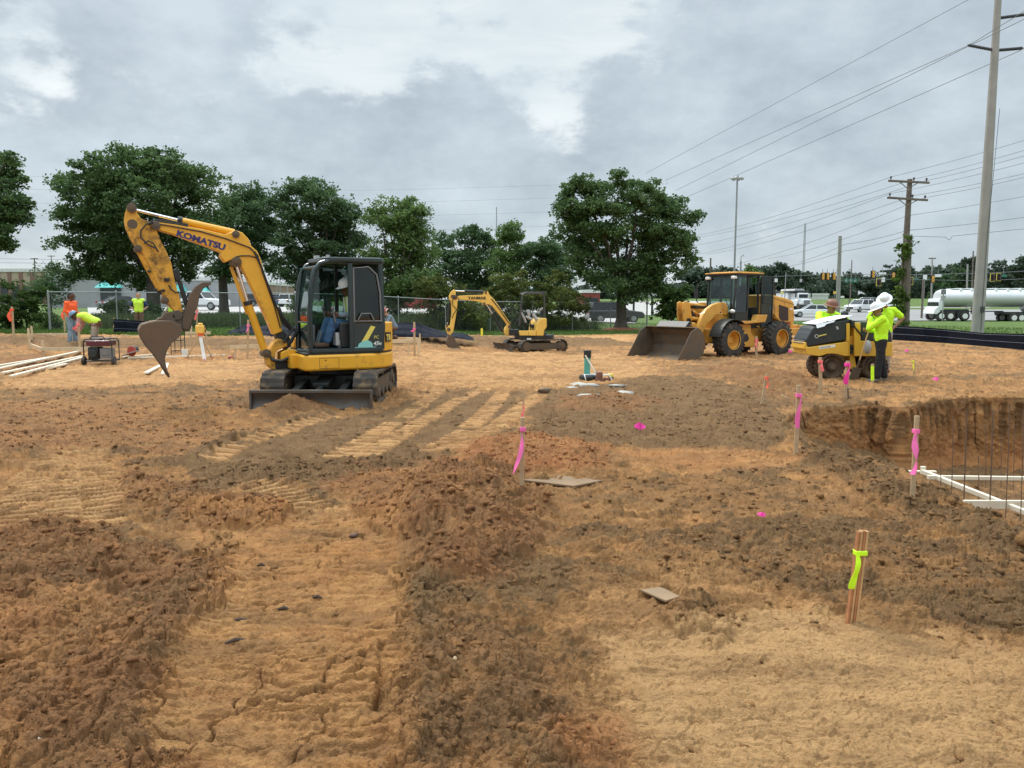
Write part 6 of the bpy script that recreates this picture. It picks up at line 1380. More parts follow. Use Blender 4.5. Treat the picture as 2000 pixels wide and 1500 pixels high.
def rock(label, px, py, s, m, cat='debris', name='debris', seed=1, flat=.5, grp=None):
    g_ = GG(px, py); r_ = random.Random(seed); vs = iv.copy(); nn = np.array([1+.28*math.sin(3*v[0]+seed)+.2*math.cos(4*v[1]-seed)+.15*math.sin(5*v[2]+2*seed) for v in vs])
    vs = vs*nn[:, None]*np.array([1, .8, flat])*s; o = npmesh(name, vs, ifc, m, smooth=False); o.location = g_+Vector((0, 0, s*flat*.35)); o.rotation_euler = (0, 0, seed); return tag(o, label, cat, grp)
rock('red plastic scrap lying left of the low batter board', 451, 703, .09, M_red, seed=2)
M_pale = mat('pale_rubble', (.55, .53, .48), .9, var=.15, bump=.5)
rock('white plastic scrap in the dark clods at the far left', 27, 1056, .016, M_wht, seed=3, flat=.8)
rock('white scrap right of another on the dark clods at far left', 77, 1042, .016, M_wht, seed=4, flat=.8)
rock('small white paper scrap on the centre dirt ridge', 874, 1128, .007, M_wht, seed=5)
rock('pale stone at the bottom left of the foreground clods', 78, 1478, .010, M_pale, seed=6)
rock('tan stone in the brown clods at the bottom centre', 888, 1331, .016, M_stake, seed=7, flat=.8)
rock('tan rounded clod at the right edge of the foreground', 1996, 1090, .06, M_soil, seed=8, flat=.8)
rock('white foam piece on the ground below the loader axle', 1427, 693, .10, M_wht, seed=9, flat=.7)
rock('dark clay slab lying beside the machine path', 690, 1058, .04, M_boot, seed=10)
gh_ = GG(1439, 694); hz_ = thing('bottle_pack', 'small green bottle pack lying under the loader beside a white piece', 'bottle pack', gh_, .3); M_grn = mat('green_plastic', (.03, .16, .07), .4, var=.3)
for k in range(4):
    mb = MB(); mb.tube([(-.16+.1*k, 0, .12), (-.16+.1*k, .02, .0)], [.06, .07], 10); mb.ell((-.16+.1*k, 0, .13), .07); mb.build('bottle', M_grn, hz_)
for lab, cs__, m_, th_ in (('flat wooden sheet half buried behind the foreground pink stake', [(1022, 950), (1080, 940), (1180, 948), (1120, 960)], mat('muddy_plywood', (.21, .135, .075), .85, var=.15), .02),
                     ('flat pale board half buried in clay right of centre', [(1250, 1172), (1290, 1166), (1328, 1184), (1300, 1193)], mat('muddy_board', (.24, .16, .09), .85, var=.15), .015)):
    pts = [GG(*q) for q in cs__]; zc = sum(p.z for p in pts)/4+.008; c0 = sum(pts, Vector())/4; mb = MB(); mb.plan([(p.x-c0.x, p.y-c0.y) for p in pts], 0, th_); o = mb.build('board', m_, None, bevel=.004); o.location = (c0.x, c0.y, zc); o.rotation_euler = (.02, .015, 0); tag(o, lab, 'board')
# dark sticks on the path
M_stick = mat('dark_bark', (.07, .045, .03), .9, var=.2)
for i, (x_, y_, l_, a) in enumerate(((440, 1200, .09, .3), (470, 1222, .12, .1), (555, 1198, .07, .0), (460, 1262, .10, .5), (510, 1115, .05, .2), (620, 1180, .06, -.1))):
    g_ = GG(x_, y_); mb = MB(); mb.tube([(-l_/2, 0, .004), (0, .005, .012), (l_/2, 0, .004)], [.006, .011, .005], 6); o = mb.build('bark_chip', M_stick, None); o.location = g_; o.rotation_euler = (0, 0, a); tag(o, 'dark bark chip on the smooth clay path, '+['upper left of the group', 'lower one of the left pair', 'in the middle of the path', 'lowest, nearest the viewer', 'highest, farthest from the viewer', 'rightmost one'][i], 'bark chip', 'bark chips on the clay path')
# utility riser with pipe
gu = GG(1145, 742); M_pvc = mat('green_pvc', (.10, .40, .33), .35, var=.06, dirt=.2); M_conc = mat('rubble_concrete', (.42, .40, .36), .9, var=.2, bump=.6); M_brick = mat('brick_brown', (.22, .10, .07), .85, var=.25, bump=.5)
Yu = gu.y; o0 = gu
ur = thing('riser_pipe', 'green upright sewer riser pipe with black rubber cap', 'pipe', P(1146, 738, Yu), 0); l0 = ur.location
pz = (P(1146, 697, Yu)-l0).z; pt = (P(1146, 684, Yu)-l0).z
mb = MB(); mb.cyl((0, 0, -.1), (.01, 0, pz), .072, 20); mb.build('pipe', M_pvc, ur)
mb = MB(); mb.cyl((.01, 0, pz-.02), (.01, 0, pt), .085, 20); mb.build('rubber_cap', M_blk, ur, bevel=.008)
a = P(1143, 694, Yu-.12); b2 = P(1166, 733, Yu-.3); board('pale lath leaning against the green riser pipe', a, b2, .035, .02)
cb_ = thing('valve_box', 'open block and pipe junction box at the foot of the green riser', 'valve box', P(1150, 748, Yu-.15), 0); l0 = cb_.location
def lu(px, py, dY=0): return P(px, py, Yu-.15+dY)-l0
mb = MB(); a = lu(1142, 740); mb.box(a.x, a.x+.32, -.05, .28, a.z-.12, a.z+.10); mb.build('white_case', M_lgrey, cb_, bevel=.02)
mb = MB(); a = lu(1134, 738); mb.cyl((a.x+.05, -.1, a.z), (a.x+.3, -.05, a.z+.0), .075, 18); mb.cyl((a.x-.02, -.12, a.z), (a.x+.06, -.1, a.z), .085, 18); mb.build('black_coupling', M_blk, cb_, bevel=.01)
mb = MB(); mb.lathe([(.06, -.01), (.095, -.01), (.095, .01), (.06, .01), (.06, -.01)], 20, T(a.x+.09, -.12, a.z) @ rot('Y', 75)); mb.build('white_pipe_ring', M_wht, cb_)
bp_ = thing('block_stack', 'stack of brown broken bricks holding the pipe junction', 'bricks', P(1176, 757, Yu-.35), 0); l0 = bp_.location
for i, (x_, z_, w_) in enumerate(((-.16, -.05, .33), (-.14, .09, .15), (.04, .09, .14), (-.13, .22, .13))):
    mb = MB(); mb.box(x_, x_+w_, -.1, .12, z_, z_+.13); mb.build('brick', M_brick, bp_, bevel=.01)
mb = MB(); mb.tube([(.15, -.1, .06), (.2, -.1, .2), (.12, -.1, .3), (.0, -.1, .28)], .018, 8); o = mb.build('white_tube', M_wht, None); o.location = l0; tag(o, 'bent white tube looping over the brown bricks', 'tube')
bt_ = thing('pipe_end', 'black ribbed pipe end with a yellow cap right of the bricks', 'pipe end', P(1193, 757, Yu-.35), 0)
mb = MB()
for k in range(6): mb.cyl((0, 0, -.04+.045*k), (0, 0, -.01+.045*k), .055, 16, .06)
mb.cyl((0, 0, -.05), (0, 0, .24), .05, 16); mb.build('ribbed_pipe', M_blk, bt_)
mb = MB(); mb.box(-.07, .05, -.05, .05, .24, .31); mb.build('cap', M_ymark, bt_, bevel=.01)
for i, (x_, y_, s_) in enumerate(((1130, 755, .22), (1150, 757, .18), (1145, 778, .18), (1215, 776, .2), (1118, 760, .12), (1200, 760, .14))):
    o = rock('pale concrete lump '+['left of the junction box', 'in front of the junction box', 'nearest below the brick stack', 'farthest right of the riser', 'farthest left of the riser', 'right of the ribbed pipe end'][i], x_, y_, s_*1.45, M_conc, 'rubble', 'concrete_lump', seed=20+i, flat=.16, grp='concrete lumps around the riser')
rock('dark rock slab lying left of the riser mound', 1061, 772, .12, M_stl, 'rock', 'rock', seed=31, flat=.6)
stake('slim white lath lying in front of the pit stake with pink ribbon', (1546, 783), (1527, 771), 3, m=M_wood)
# silt fences
M_silt = mat('black_silt_fabric', (.008, .011, .020), .85, spec=.15, var=.25, vscale=5, bump=.4, bscale=12)
M_siltl = mat('silt_fence_seam', (.10, .12, .16), .6)
def silt(label, pts, depth=0.0, seam=True, wav=.03, nseg=10, posts=True, rows=8):
    """pts: (px, bottom py, top py, Y)"""
    A = []; 
    for i in range(len(pts)-1):
        for k in range(nseg):
            t = k/nseg; A.append([pts[i][j]*(1-t)+pts[i+1][j]*t for j in range(4)])
    A.append(list(pts[-1])); o0 = P(A[0][0], A[0][1], A[0][3])
    t_ = thing('silt_fence', label, 'silt fence', o0, 0, 'black silt fences')
    V_ = []; Fq_ = []; n = len(A)
    for side in (0, 1):
        for i, (x_, yb3, yt3, Y) in enumerate(A):
            for k in range(rows+1):
                f_ = k/rows; p = P(x_, yb3*(1-f_)+yt3*f_, Y+depth*f_)-o0
                wv = wav*math.sin(i*.9+2*f_)+.6*wav*math.sin(i*2.3+f_*5)+.5*wav*math.sin(f_*14+i*.2)
                V_.append((p.x, p.y+wv+side*.006, p.z-(.05 if k == 0 else 0)))
    st__ = rows+1; half = n*st__
    for i in range(n-1):
        for k in range(rows):
            a = i*st__+k; Fq_.append((a, a+st__, a+st__+1, a+1)); a += half; Fq_.append((a+1, a+st__+1, a+st__, a))
    npmesh('fabric', np.array(V_), np.array(Fq_), M_silt, t_, True)
    if seam:
        for f_ in (.42, .86):
            mb = MB(); mb.tube([Vector(V_[i*st__+int(round(f_*rows))])+Vector((0, -.012, 0)) for i in range(n)], .008, 4); mb.build('seam', M_siltl, t_)
    if posts:
        for i in range(0, n, nseg):
            mb = MB(); b3 = Vector(V_[i*st__]); tp = Vector(V_[i*st__+rows]); mb.beam(b3+Vector((0, .04, -.1)), tp+Vector((0, .04, .06)), .035, .035); mb.build('post', M_stake, t_)
    return t_
silt('black silt fence running along the right edge of the site', [(1742, 662, 636, 36.5), (1800, 665, 639, 35), (1850, 668, 643, 34), (1920, 674, 650, 32), (2000, 681, 652, 30), (2100, 688, 656, 28.5), (2300, 702, 664, 26)], posts=False)
silt('short black silt fence below the worker with hands on hips', [(221, 653, 623, 33), (250, 653, 625, 33), (292, 654, 628, 32.7), (330, 655, 632, 32.5)])
silt('collapsed black sheeting draped over the dirt behind the large excavator', [(425, 658, 655, 31.5), (450, 657, 646, 31.5), (478, 657, 634, 31.5), (500, 658, 638, 31.5), (540, 658, 633, 31.3), (600, 658, 640, 31.2), (700, 658, 634, 31), (760, 656, 631, 31), (812, 656, 629, 31), (840, 656, 640, 31), (865, 657, 647, 31), (890, 658, 650, 31), (905, 660, 650, 31), (925, 663, 660, 31)], depth=.9, wav=.07, seam=False, posts=False, rows=10)

# ------------------------------------------------------------------ trees and plants
M_bark = mat('tree_bark', (.075, .062, .05), .9, var=.3, vscale=6, bump=.6, bscale=20)
M_l1 = foliage('oak_leaves', (.055, .105, .036), (.13, .21, .072)); M_l2 = foliage('maple_leaves', (.052, .10, .042), (.12, .195, .078)); M_l3 = foliage('light_leaves', (.08, .14, .038), (.17, .26, .08))
M_l4 = foliage('olive_leaves', (.075, .10, .026), (.165, .19, .05)); M_l5 = foliage('hazed_pine_leaves', (.052, .08, .055), (.095, .128, .085)); M_lgr = foliage('bush_leaves', (.04, .08, .018), (.095, .155, .04)); M_vine = foliage('vine_leaves', (.06, .11, .018), (.14, .21, .035))  # far leaves M_l5 paled towards grey, distance haze put into their colour
def leaves(lobes, n, size, seed, o, clump=.28, flatz=.75, shell=.62):
    """n leaf faces gathered in twigs spread through the lobes (x, y, z, rx, ry, rz)"""
    r_ = np.random.RandomState(seed); L = np.array(lobes, float); vol = (L[:, 3]*L[:, 4]*L[:, 5])**.72; vol = vol/vol.sum()
    per = 9; big = 20 if n > 9000 else 7; nb_ = max(n//(per*big), 1); li = r_.choice(len(L), nb_, p=vol)
    d = r_.randn(nb_, 3); d /= np.linalg.norm(d, axis=1)[:, None]; rad = shell+(1.08-shell)*r_.rand(nb_)**.7; rad = np.where(r_.rand(nb_) < .28, r_.rand(nb_)**.6*.8, rad)
    c = L[li, :3]+d*L[li, 3:]*rad[:, None]; br = (clump*2.45*(.55+.9*r_.rand(nb_)))[:, None]
    c = np.repeat(c, big, 0); e_ = r_.randn(len(c), 3); e_ /= np.linalg.norm(e_, axis=1)[:, None]; c = c+e_*np.repeat(br, big, 0)*(.35+.65*r_.rand(len(c)))[:, None]*np.array([1.15, 1.15, .6])
    c = np.repeat(c, per, 0)+r_.randn(nb_*big*per, 3)*clump*.42*np.array([1, 1, flatz]); m = len(c)
    a = r_.randn(m, 3); a[:, 2] *= .7; a /= np.linalg.norm(a, axis=1)[:, None]; b_ = np.cross(a, r_.randn(m, 3)); b_ /= np.linalg.norm(b_, axis=1)[:, None]
    s = size*(.6+.8*r_.rand(m))[:, None]; V_ = np.stack([c-a*s*.5, c+b_*s*.32, c+a*s*.55, c-b_*s*.32], 1).reshape(-1, 3)-np.array(o)
    return V_, np.arange(m*4).reshape(-1, 4)
def limb(mb, a, b_, r0, r1, seed, n=6, wob=.12):
    r_ = random.Random(seed); a = Vector(a); b_ = Vector(b_); L_ = (b_-a).length; pts = [a+(b_-a)*(i/n)+Vector((r_.uniform(-1, 1), r_.uniform(-1, 1), r_.uniform(-.5, .5)))*wob*L_*.18*(0 < i < n) for i in range(n+1)]
    mb.tube(pts, [r0+(r1-r0)*i/n for i in range(n+1)], 8); return pts
def tree(label, tx_, Y, lobes_px, trunk_w, n, leaf, m, seed, depth=1.0, base_py=None, clump=.28, group='trees beyond the fence', trunk_top=None, name='tree', branches=True, shell=.62, jit=1.0, cat='tree'):
    """lobes_px: (px, py, radius px)"""
    x_ = P(tx_, 600, Y).x; zg = float(zb(x_, Y)) if base_py is None else P(tx_, base_py, Y).z
    o = (x_, Y, zg); t = thing(name, label, cat, o, 0, group); r_ = random.Random(seed); lob = []; s = Y/F
    for (px, py, rp) in lobes_px:
        c = P(px, py, Y+r_.uniform(-.55, .55)*rp*s*2.0*depth); R_ = rp*s*(.97 if rp > 15 else 1); lob.append((c.x, c.y, c.z, R_, R_*1.0, R_*.82))
        for k in range(6):
            a = r_.uniform(0, 6.28); q = r_.uniform(.65, 1.12)*R_*jit; f_ = r_.uniform(.2, .42); lob.append((c.x+q*math.cos(a), c.y+r_.uniform(-1, 1)*R_*.9*depth, c.z+q*math.sin(a)*.85, R_*f_, R_*f_, R_*f_*.75))
    V_, Q_ = leaves(lob, n, leaf, seed, o, clump=clump, shell=shell); npmesh('crown', V_, Q_, m, t)
    if trunk_w:
        mb = MB(T(-o[0], -o[1], -o[2])); w = trunk_w*s/2; zt = P(tx_, trunk_top, Y).z if trunk_top else min(l[2] for l in lob)+.5
        top = Vector((x_, Y, zt)); mb.tube([(x_, Y, zg-.2), (x_, Y, zg+.15), (x_+.02, Y, zg+.6), (x_+.03*w, Y, (zg+zt)/2), tuple(top)], [w*1.7, w*1.35, w*1.02, w*.95, w*.8], 12)
        if branches:
            for i, l in enumerate(sorted(lob[::7], key=lambda q: -q[3])[:14]):
                st__ = Vector((x_, Y, zt-(.1+.25*r_.random())*(zt-zg)*.6)) if i % 2 else top; limb(mb, st__, Vector(l[:3]), w*.45, w*.08, seed+i)
        mb.build('trunk', M_bark, t, 60)
    return t
tree('huge broad crowned dark tree behind the excavator arm at left', 300, 47, [(215, 340, 48), (265, 325, 46), (320, 335, 46), (360, 355, 42), (165, 380, 46), (225, 395, 52), (290, 390, 55), (350, 405, 50), (395, 385, 34), (140, 430, 38), (190, 450, 50), (250, 460, 50), (320, 470, 50), (375, 465, 40), (400, 430, 25), (150, 490, 34), (200, 515, 40), (265, 520, 42), (330, 520, 40), (370, 500, 34), (240, 300, 22), (180, 335, 20), (405, 345, 16), (130, 365, 22), (135, 455, 22), (170, 540, 24)], 26, 80000, .17, M_l1, 1, base_py=640, trunk_top=520, clump=.26)
tree('dark oak crown reaching in from the left edge of the photo', -60, 38, [(-20, 330, 40), (10, 345, 30), (0, 400, 42), (25, 415, 28), (-10, 460, 34), (10, 470, 22), (-60, 400, 60), (15, 310, 16)], 20, 18000, .16, M_l1, 2, clump=.2, base_py=640)
tree('narrow dark tree between the huge tree and the excavator boom', 437, 55, [(470, 385, 32), (500, 400, 26), (445, 410, 30), (480, 440, 42), (520, 460, 34), (430, 460, 34), (475, 490, 42), (520, 510, 32), (440, 520, 30), (490, 365, 16)], 18, 28000, .18, M_l2, 3, trunk_top=520, base_py=618)
tree('tall round tree above the big excavator boom', 640, 52, [(590, 390, 36), (635, 395, 38), (660, 420, 32), (560, 420, 30), (600, 440, 44), (650, 455, 40), (560, 480, 36), (620, 500, 46), (670, 510, 40), (575, 530, 32), (640, 555, 40), (580, 370, 18), (620, 368, 20), (545, 395, 16), (690, 470, 26), (700, 420, 20)], 16, 42000, .17, M_l2, 4, base_py=625)
tree('lighter green tree right of the excavator cab', 775, 50, [(760, 420, 28), (795, 415, 24), (740, 430, 24), (810, 450, 28), (770, 460, 34), (820, 490, 28), (745, 490, 30), (785, 510, 34), (760, 550, 34), (810, 550, 26), (725, 540, 28), (795, 398, 13), (735, 405, 13), (770, 585, 28)], 13, 32000, .16, M_l3, 5, base_py=630)
tree('dark round tree behind the small excavator boom', 900, 66, [(880, 480, 30), (920, 470, 30), (950, 480, 26), (900, 510, 34), (940, 520, 32), (870, 530, 26), (915, 550, 30), (955, 550, 24), (860, 500, 20), (930, 452, 14)], 12, 22000, .19, M_l2, 6, base_py=615)
tree('slim bright green tree rising behind the olive bush', 1000, 64, [(985, 455, 20), (1010, 452, 18), (995, 480, 26), (1015, 500, 22), (985, 510, 24), (1000, 540, 24)], 9, 12000, .18, M_l3, 7, base_py=615)
tree('rounded green tree left of the lone shade tree', 1065, 62, [(1060, 480, 22), (1085, 495, 24), (1045, 500, 24), (1070, 520, 30), (1095, 530, 26), (1040, 535, 24), (1075, 555, 24), (1100, 560, 20), (1110, 510, 14)], 9, 16000, .18, M_l2, 8, base_py=615)
tree('large lone shade tree with thick trunk near the fence corner', 1213, 50, [(1150, 385, 40), (1200, 385, 42), (1250, 385, 40), (1300, 400, 32), (1120, 410, 34), (1170, 430, 48), (1230, 435, 52), (1290, 440, 40), (1335, 420, 24), (1120, 455, 34), (1180, 480, 46), (1240, 485, 48), (1300, 480, 38), (1335, 465, 22), (1140, 505, 32), (1190, 530, 36), (1250, 530, 40), (1300, 525, 34), (1340, 500, 18), (1165, 545, 24), (1230, 565, 26), (1275, 560, 30), (1120, 380, 18), (1180, 360, 15), (1240, 355, 14), (1300, 368, 14), (1105, 385, 12)], 20, 76000, .165, M_l1, 9, base_py=641, trunk_top=560, clump=.24, shell=.55)
# bushes
def bush(label, lobes, Y, n, leaf, m, seed, base_py, tx_=None, grp='bushes along the fence', clump=.16):
    return tree(label, tx_ or lobes[0][0], Y, lobes, 3, n, leaf, m, seed, base_py=base_py, clump=clump, group=grp, name='bush', branches=True, shell=.5, cat='bush')
bush('big olive brown bush behind the small excavator', [(985, 560, 40), (1030, 565, 44), (1080, 575, 42), (950, 580, 30), (1110, 585, 30), (1000, 600, 42), (1060, 605, 46), (1110, 610, 36), (960, 610, 28), (1135, 600, 16)], 49.5, 32000, .12, M_l4, 11, 640, 1040)
bush('olive bush left of the small excavator arm', [(850, 560, 28), (880, 565, 24), (835, 575, 20), (865, 595, 34), (900, 600, 30), (840, 605, 22), (880, 620, 26), (920, 620, 22), (945, 620, 16)], 47, 19000, .12, M_l4, 12, 640, 870)
bush('leafy green bush in front of the steakhouse sign', [(1300, 575, 22), (1320, 590, 22), (1290, 600, 20), (1310, 615, 22), (1330, 570, 14), (1335, 612, 14)], 53, 6500, .17, M_lgr, 13, 640, 1310)
bush('low green bush at the far left edge below the tan building', [(30, 590, 34), (65, 585, 30), (5, 600, 30), (50, 615, 34), (90, 610, 26), (20, 625, 26), (80, 630, 22), (-30, 600, 34), (110, 625, 14)], 38.5, 12000, .13, M_lgr, 14, 645, 50)
bush('open grey green shrub in front of the grey shop wall', [(100, 530, 18), (90, 555, 18), (110, 560, 16), (80, 575, 14), (115, 585, 14), (130, 540, 10)], 46, 2600, .15, M_l2, 15, 640, 100, clump=.3)
for i, (x_, y_, r_) in enumerate(((235, 600, 16), (300, 605, 14), (345, 605, 12), (590, 590, 16), (215, 600, 12))):
    bush(['round young shrub behind the man with hands on hips', 'young shrub behind the excavator arm', 'small shrub beside the half hidden worker', 'feathery young shrub left of the excavator cab', 'small shrub behind the chain fence'][i], [(x_, y_, r_), (x_+5, y_+12, r_*.8), (x_-5, y_+16, r_*.8)], 44, 1400, .14, M_lgr, 30+i, 632, x_)
# far tree lines: individuals in front, the wood behind as one mass
def farwood(name, label, x0_, x1_, Y, ytop, ybot, n, seed, m=M_l5, leaf=1.0, dens=None, amp=8):
    r_ = random.Random(seed); lob = []; x_ = x0_
    while x_ < x1_:
        rp = r_.uniform(.7, 1.3)*(ybot-ytop)*.42; t = (x_-x0_)/(x1_-x0_); tp = ytop+amp*math.sin(t*11+seed)+r_.uniform(-amp, amp)*.7
        yq = tp+rp
        while yq < ybot+rp*.3:
            c = P(x_+r_.uniform(-4, 4), yq, Y+r_.uniform(-8, 8)); s = Y/F; lob.append((c.x, c.y, c.z, rp*s, rp*s, rp*s*.8)); yq += rp*.9
        for k in range(3):
            c = P(x_+r_.uniform(-rp, rp), tp+rp*.3, Y); s = Y/F*rp*r_.uniform(.3, .5); lob.append((c.x, c.y, c.z, s, s, s*.8))
        x_ += rp*.8
    V_, Q_ = leaves(lob, n, leaf, seed, (0, 0, 0), clump=leaf*.9, shell=.5); o = npmesh(name, V_, Q_, m); return tag(o, label, 'wood', kind='stuff')
farwood('distant_wood', 'distant dark green wood filling the horizon at right', 1330, 2150, 255, 534, 592, 90000, 41, leaf=1.25, amp=9)
farwood('distant_wood', 'low far tree line behind the shops and car park', -60, 1340, 230, 556, 590, 60000, 42, leaf=1.1, amp=5)
def fartree(label, px, ytop, ybase, Y, wpx, n, seed, kind='pine', m=M_l5):
    r_ = random.Random(seed); h_ = ybase-ytop; lob = []
    if kind == 'pine':
        for k in range(9): lob.append((px+r_.uniform(-.5, .5)*wpx, ytop+h_*.06+r_.random()*h_*.42, wpx*r_.uniform(.16, .3)))
    else:
        for k in range(10): lob.append((px+r_.uniform(-.5, .5)*wpx*.8, ytop+wpx*.25+r_.random()*(h_-wpx*.3)*.9, wpx*r_.uniform(.24, .36)))
    return tree(label, px, Y, lob, 3.5 if kind == 'pine' else 3, n, .55, m, seed, base_py=ybase, clump=.5, group='tall trees rising from the far wood', branches=(kind == 'pine'), depth=.6)
fartree('tall dark pine right of the loader cab against the sky', 1512, 513, 592, 200, 38, 3500, 51)
fartree('second smaller pine right of the loader cab pine', 1535, 524, 592, 205, 22, 1800, 52)
fartree('thin open pine standing below the radio mast', 1567, 528, 592, 210, 24, 1800, 53)
fartree('pale round tree right of the small crossarm pole', 1855, 510, 590, 200, 60, 6500, 54, 'round', M_l2)
fartree('tall pine directly left of the tall grey pole', 1900, 497, 590, 195, 36, 3500, 55)
fartree('round dark tree above the tanker right of the tall pole', 1955, 508, 590, 200, 70, 7000, 56, 'round')
fartree('pine at the right edge of the photo', 1998, 497, 590, 195, 30, 3000, 57)
fartree('broad dark tree behind the traffic lights', 1740, 516, 590, 215, 70, 6500, 58, 'round')
fartree('spreading dark oak left of the thick grey pole', 1620, 533, 592, 215, 80, 6500, 59, 'round')
fartree('round tree just left of the vine pole', 1810, 520, 590, 215, 40, 3500, 60, 'round')
fartree('yellow green tree peeking over the loader roof', 1465, 516, 560, 150, 16, 1200, 61, 'round', M_l3)
# grass and weeds
M_grassb = foliage('grass_blades', (.05, .10, .018), (.13, .20, .045), .3); M_weed = foliage('weed_blades', (.05, .085, .022), (.13, .17, .06), .3)
def blades(name, label, pts, hgt, wid, m, seed, lean=.35):
    r_ = np.random.RandomState(seed); n = len(pts); p = np.array(pts); a = r_.rand(n)*6.28; h_ = hgt*(.5+.8*r_.rand(n)); ln = (r_.randn(n, 2)*lean)*h_[:, None]
    dx = np.stack([np.cos(a), np.sin(a)], 1)*wid*(.6+.8*r_.rand(n))[:, None]; V_ = np.zeros((n, 4, 3)); V_[:, 0, :2] = p[:, :2]-dx/2; V_[:, 1, :2] = p[:, :2]+dx/2; V_[:, 0, 2] = V_[:, 1, 2] = p[:, 2]-.03
    V_[:, 2, :2] = p[:, :2]+ln+dx*.12; V_[:, 3, :2] = p[:, :2]+ln-dx*.12; V_[:, 2, 2] = V_[:, 3, 2] = p[:, 2]+h_
    o = npmesh(name, V_.reshape(-1, 3), np.arange(n*4).reshape(-1, 4), m); return tag(o, label, 'grass', kind='stuff')
r_ = np.random.RandomState(3)
def scatter_px(n, x0_, x1_, y0_, y1_):
    out = []; xs = r_.uniform(x0_, x1_, n); ys = r_.uniform(y0_, y1_, n)
    Yg_ = np.linspace(20, 160, 400)
    for a, b_ in zip(xs, ys):
        g_ = G(a, b_); out.append((g_.x, g_.y, g_.z))
    return out
def scatter_w(n, xa, ya, xb, yb2, wd):
    t = r_.rand(n); q = r_.rand(n)*wd; L_ = math.hypot(xb-xa, yb2-ya); nx, ny = -(yb2-ya)/L_, (xb-xa)/L_; x = xa+(xb-xa)*t+nx*q; y = ya+(yb2-ya)*t+ny*q
    return np.stack([x, y, zb(x, y)], 1)
blades('weeds', 'tall weeds growing along and behind the chain fence', scatter_w(42000, -21, 38.3, 6, 51.5, 9), .62, .05, M_weed, 4)
gxy = [(u_, yv) for u_, yv in zip(r_.uniform(-.72, .72, 60000), r_.uniform(0, 1, 60000))]
gpts = []
for u_, yv in gxy:
    y0_ = float(np.interp(u_, yb_u, yb_y)); Yv = y0_+.1+yv*yv*22; gpts.append((u_*Yv, Yv, float(zb(u_*Yv, Yv))))
blades('grass', 'short bright grass at the edge of the site', gpts, .10, .035, M_grassb, 5)

# ------------------------------------------------------------------ chain link fence
M_galv = mat('galvanised_steel', (.30, .32, .32), .45, .6, var=.1); M_wire = mat('fence_wire', (.22, .24, .24), .5, .5, var=.1)
FA, FB = Vector((-22.2, 37.0)), Vector((9.1, 52.0))
def fz(t): q = FA.lerp(FB, t); return float(zb(q.x, q.y))
cf_ = thing('chain_link_fence', 'long galvanised chain link fence between the site and the car park', 'fence', (FA.x, FA.y, fz(0)), 0); o = cf_.location; FH = 1.83
npost = 13
for i in range(npost):
    t = i/(npost-1); q = FA.lerp(FB, t); mb = MB(T(-o.x, -o.y, -o.z)); z0_ = fz(t); mb.cyl((q.x, q.y, z0_-.1), (q.x, q.y, z0_+FH+.02), .05 if i in (0, npost-1) else .030, 8); mb.ell((q.x, q.y, z0_+FH+.03), .05, 8, 6); mb.build('post', M_galv, cf_)
mb = MB(T(-o.x, -o.y, -o.z)); mb.tube([(FA.lerp(FB, i/30).x, FA.lerp(FB, i/30).y, fz(i/30)+FH) for i in range(31)], .024, 6); mb.build('top_rail', M_galv, cf_)
L_ = (FB-FA).length; sp_ = .085; nW = int(L_/sp_); dxy = (FB-FA)/L_; V_ = []; Q_ = []
nrm = Vector((-dxy.y, dxy.x)); rw_ = .0026
for s_ in (0, 1):
    for k in range(-int(FH/sp_), nW):
        a0 = k*sp_; a1 = a0+FH
        if s_: a0, a1 = a1, a0
        t0, t1 = a0, a1; z0_, z1_ = 0., FH
        lo_, hi = min(a0, a1), max(a0, a1)
        if lo_ < 0:
            f_ = (0-a0)/(a1-a0); 
            if a0 < 0: z0_ = FH*f_; t0 = 0
            else: z1_ = FH*f_; t1 = 0
        if hi > L_:
            f_ = (L_-a0)/(a1-a0)
            if a1 > L_: z1_ = FH*f_; t1 = L_
            else: z0_ = FH*f_; t0 = L_
        if z1_-z0_ < .05: continue
        for (tt_, zz_) in ((t0, z0_), (t1, z1_)):
            q = FA+dxy*tt_; zg_ = fz(tt_/L_)+zz_
            for (u_, w_) in ((rw_, 0), (-rw_/2, rw_), (-rw_/2, -rw_)): V_.append((q.x+nrm.x*w_-o.x+dxy.x*u_, q.y+nrm.y*w_-o.y+dxy.y*u_, zg_-o.z))
        b0 = len(V_)-6
        for j in range(3): Q_.append((b0+j, b0+(j+1) % 3, b0+3+(j+1) % 3, b0+3+j))
npmesh('wire_mesh', np.array(V_), np.array(Q_), M_wire, cf_)
# ------------------------------------------------------------------ paved areas
def sheet(name, label, u0, u1, y0f, y1f, m, n=40, mrow=40, dz=.05):
    u_ = np.linspace(u0, u1, n); V_ = []; 
    for i in range(n):
        for j in range(mrow):
            Y = y0f(u_[i])+(y1f(u_[i])-y0f(u_[i]))*j/(mrow-1); V_.append((u_[i]*Y, Y, float(zb(u_[i]*Y, Y))+dz))
    idx_ = np.arange(n*mrow).reshape(n, mrow); Q_ = np.stack([idx_[:-1, :-1], idx_[1:, :-1], idx_[1:, 1:], idx_[:-1, 1:]], -1).reshape(-1, 4)
    o = npmesh(name, np.array(V_), Q_, m, smooth=True); return tag(o, label, kind='structure')
M_asph = mat('pale_asphalt', (.24, .235, .23), .9, var=.08, vscale=.25); M_concp = mat('pale_concrete', (.40, .385, .36), .9, var=.1, vscale=.3); M_kerb = mat('kerb_concrete', (.48, .46, .43), .9, var=.08)
sheet('parking_lot', 'pale concrete car park beyond the fence', -.55, .16, lambda u: 64, lambda u: 118, M_concp)
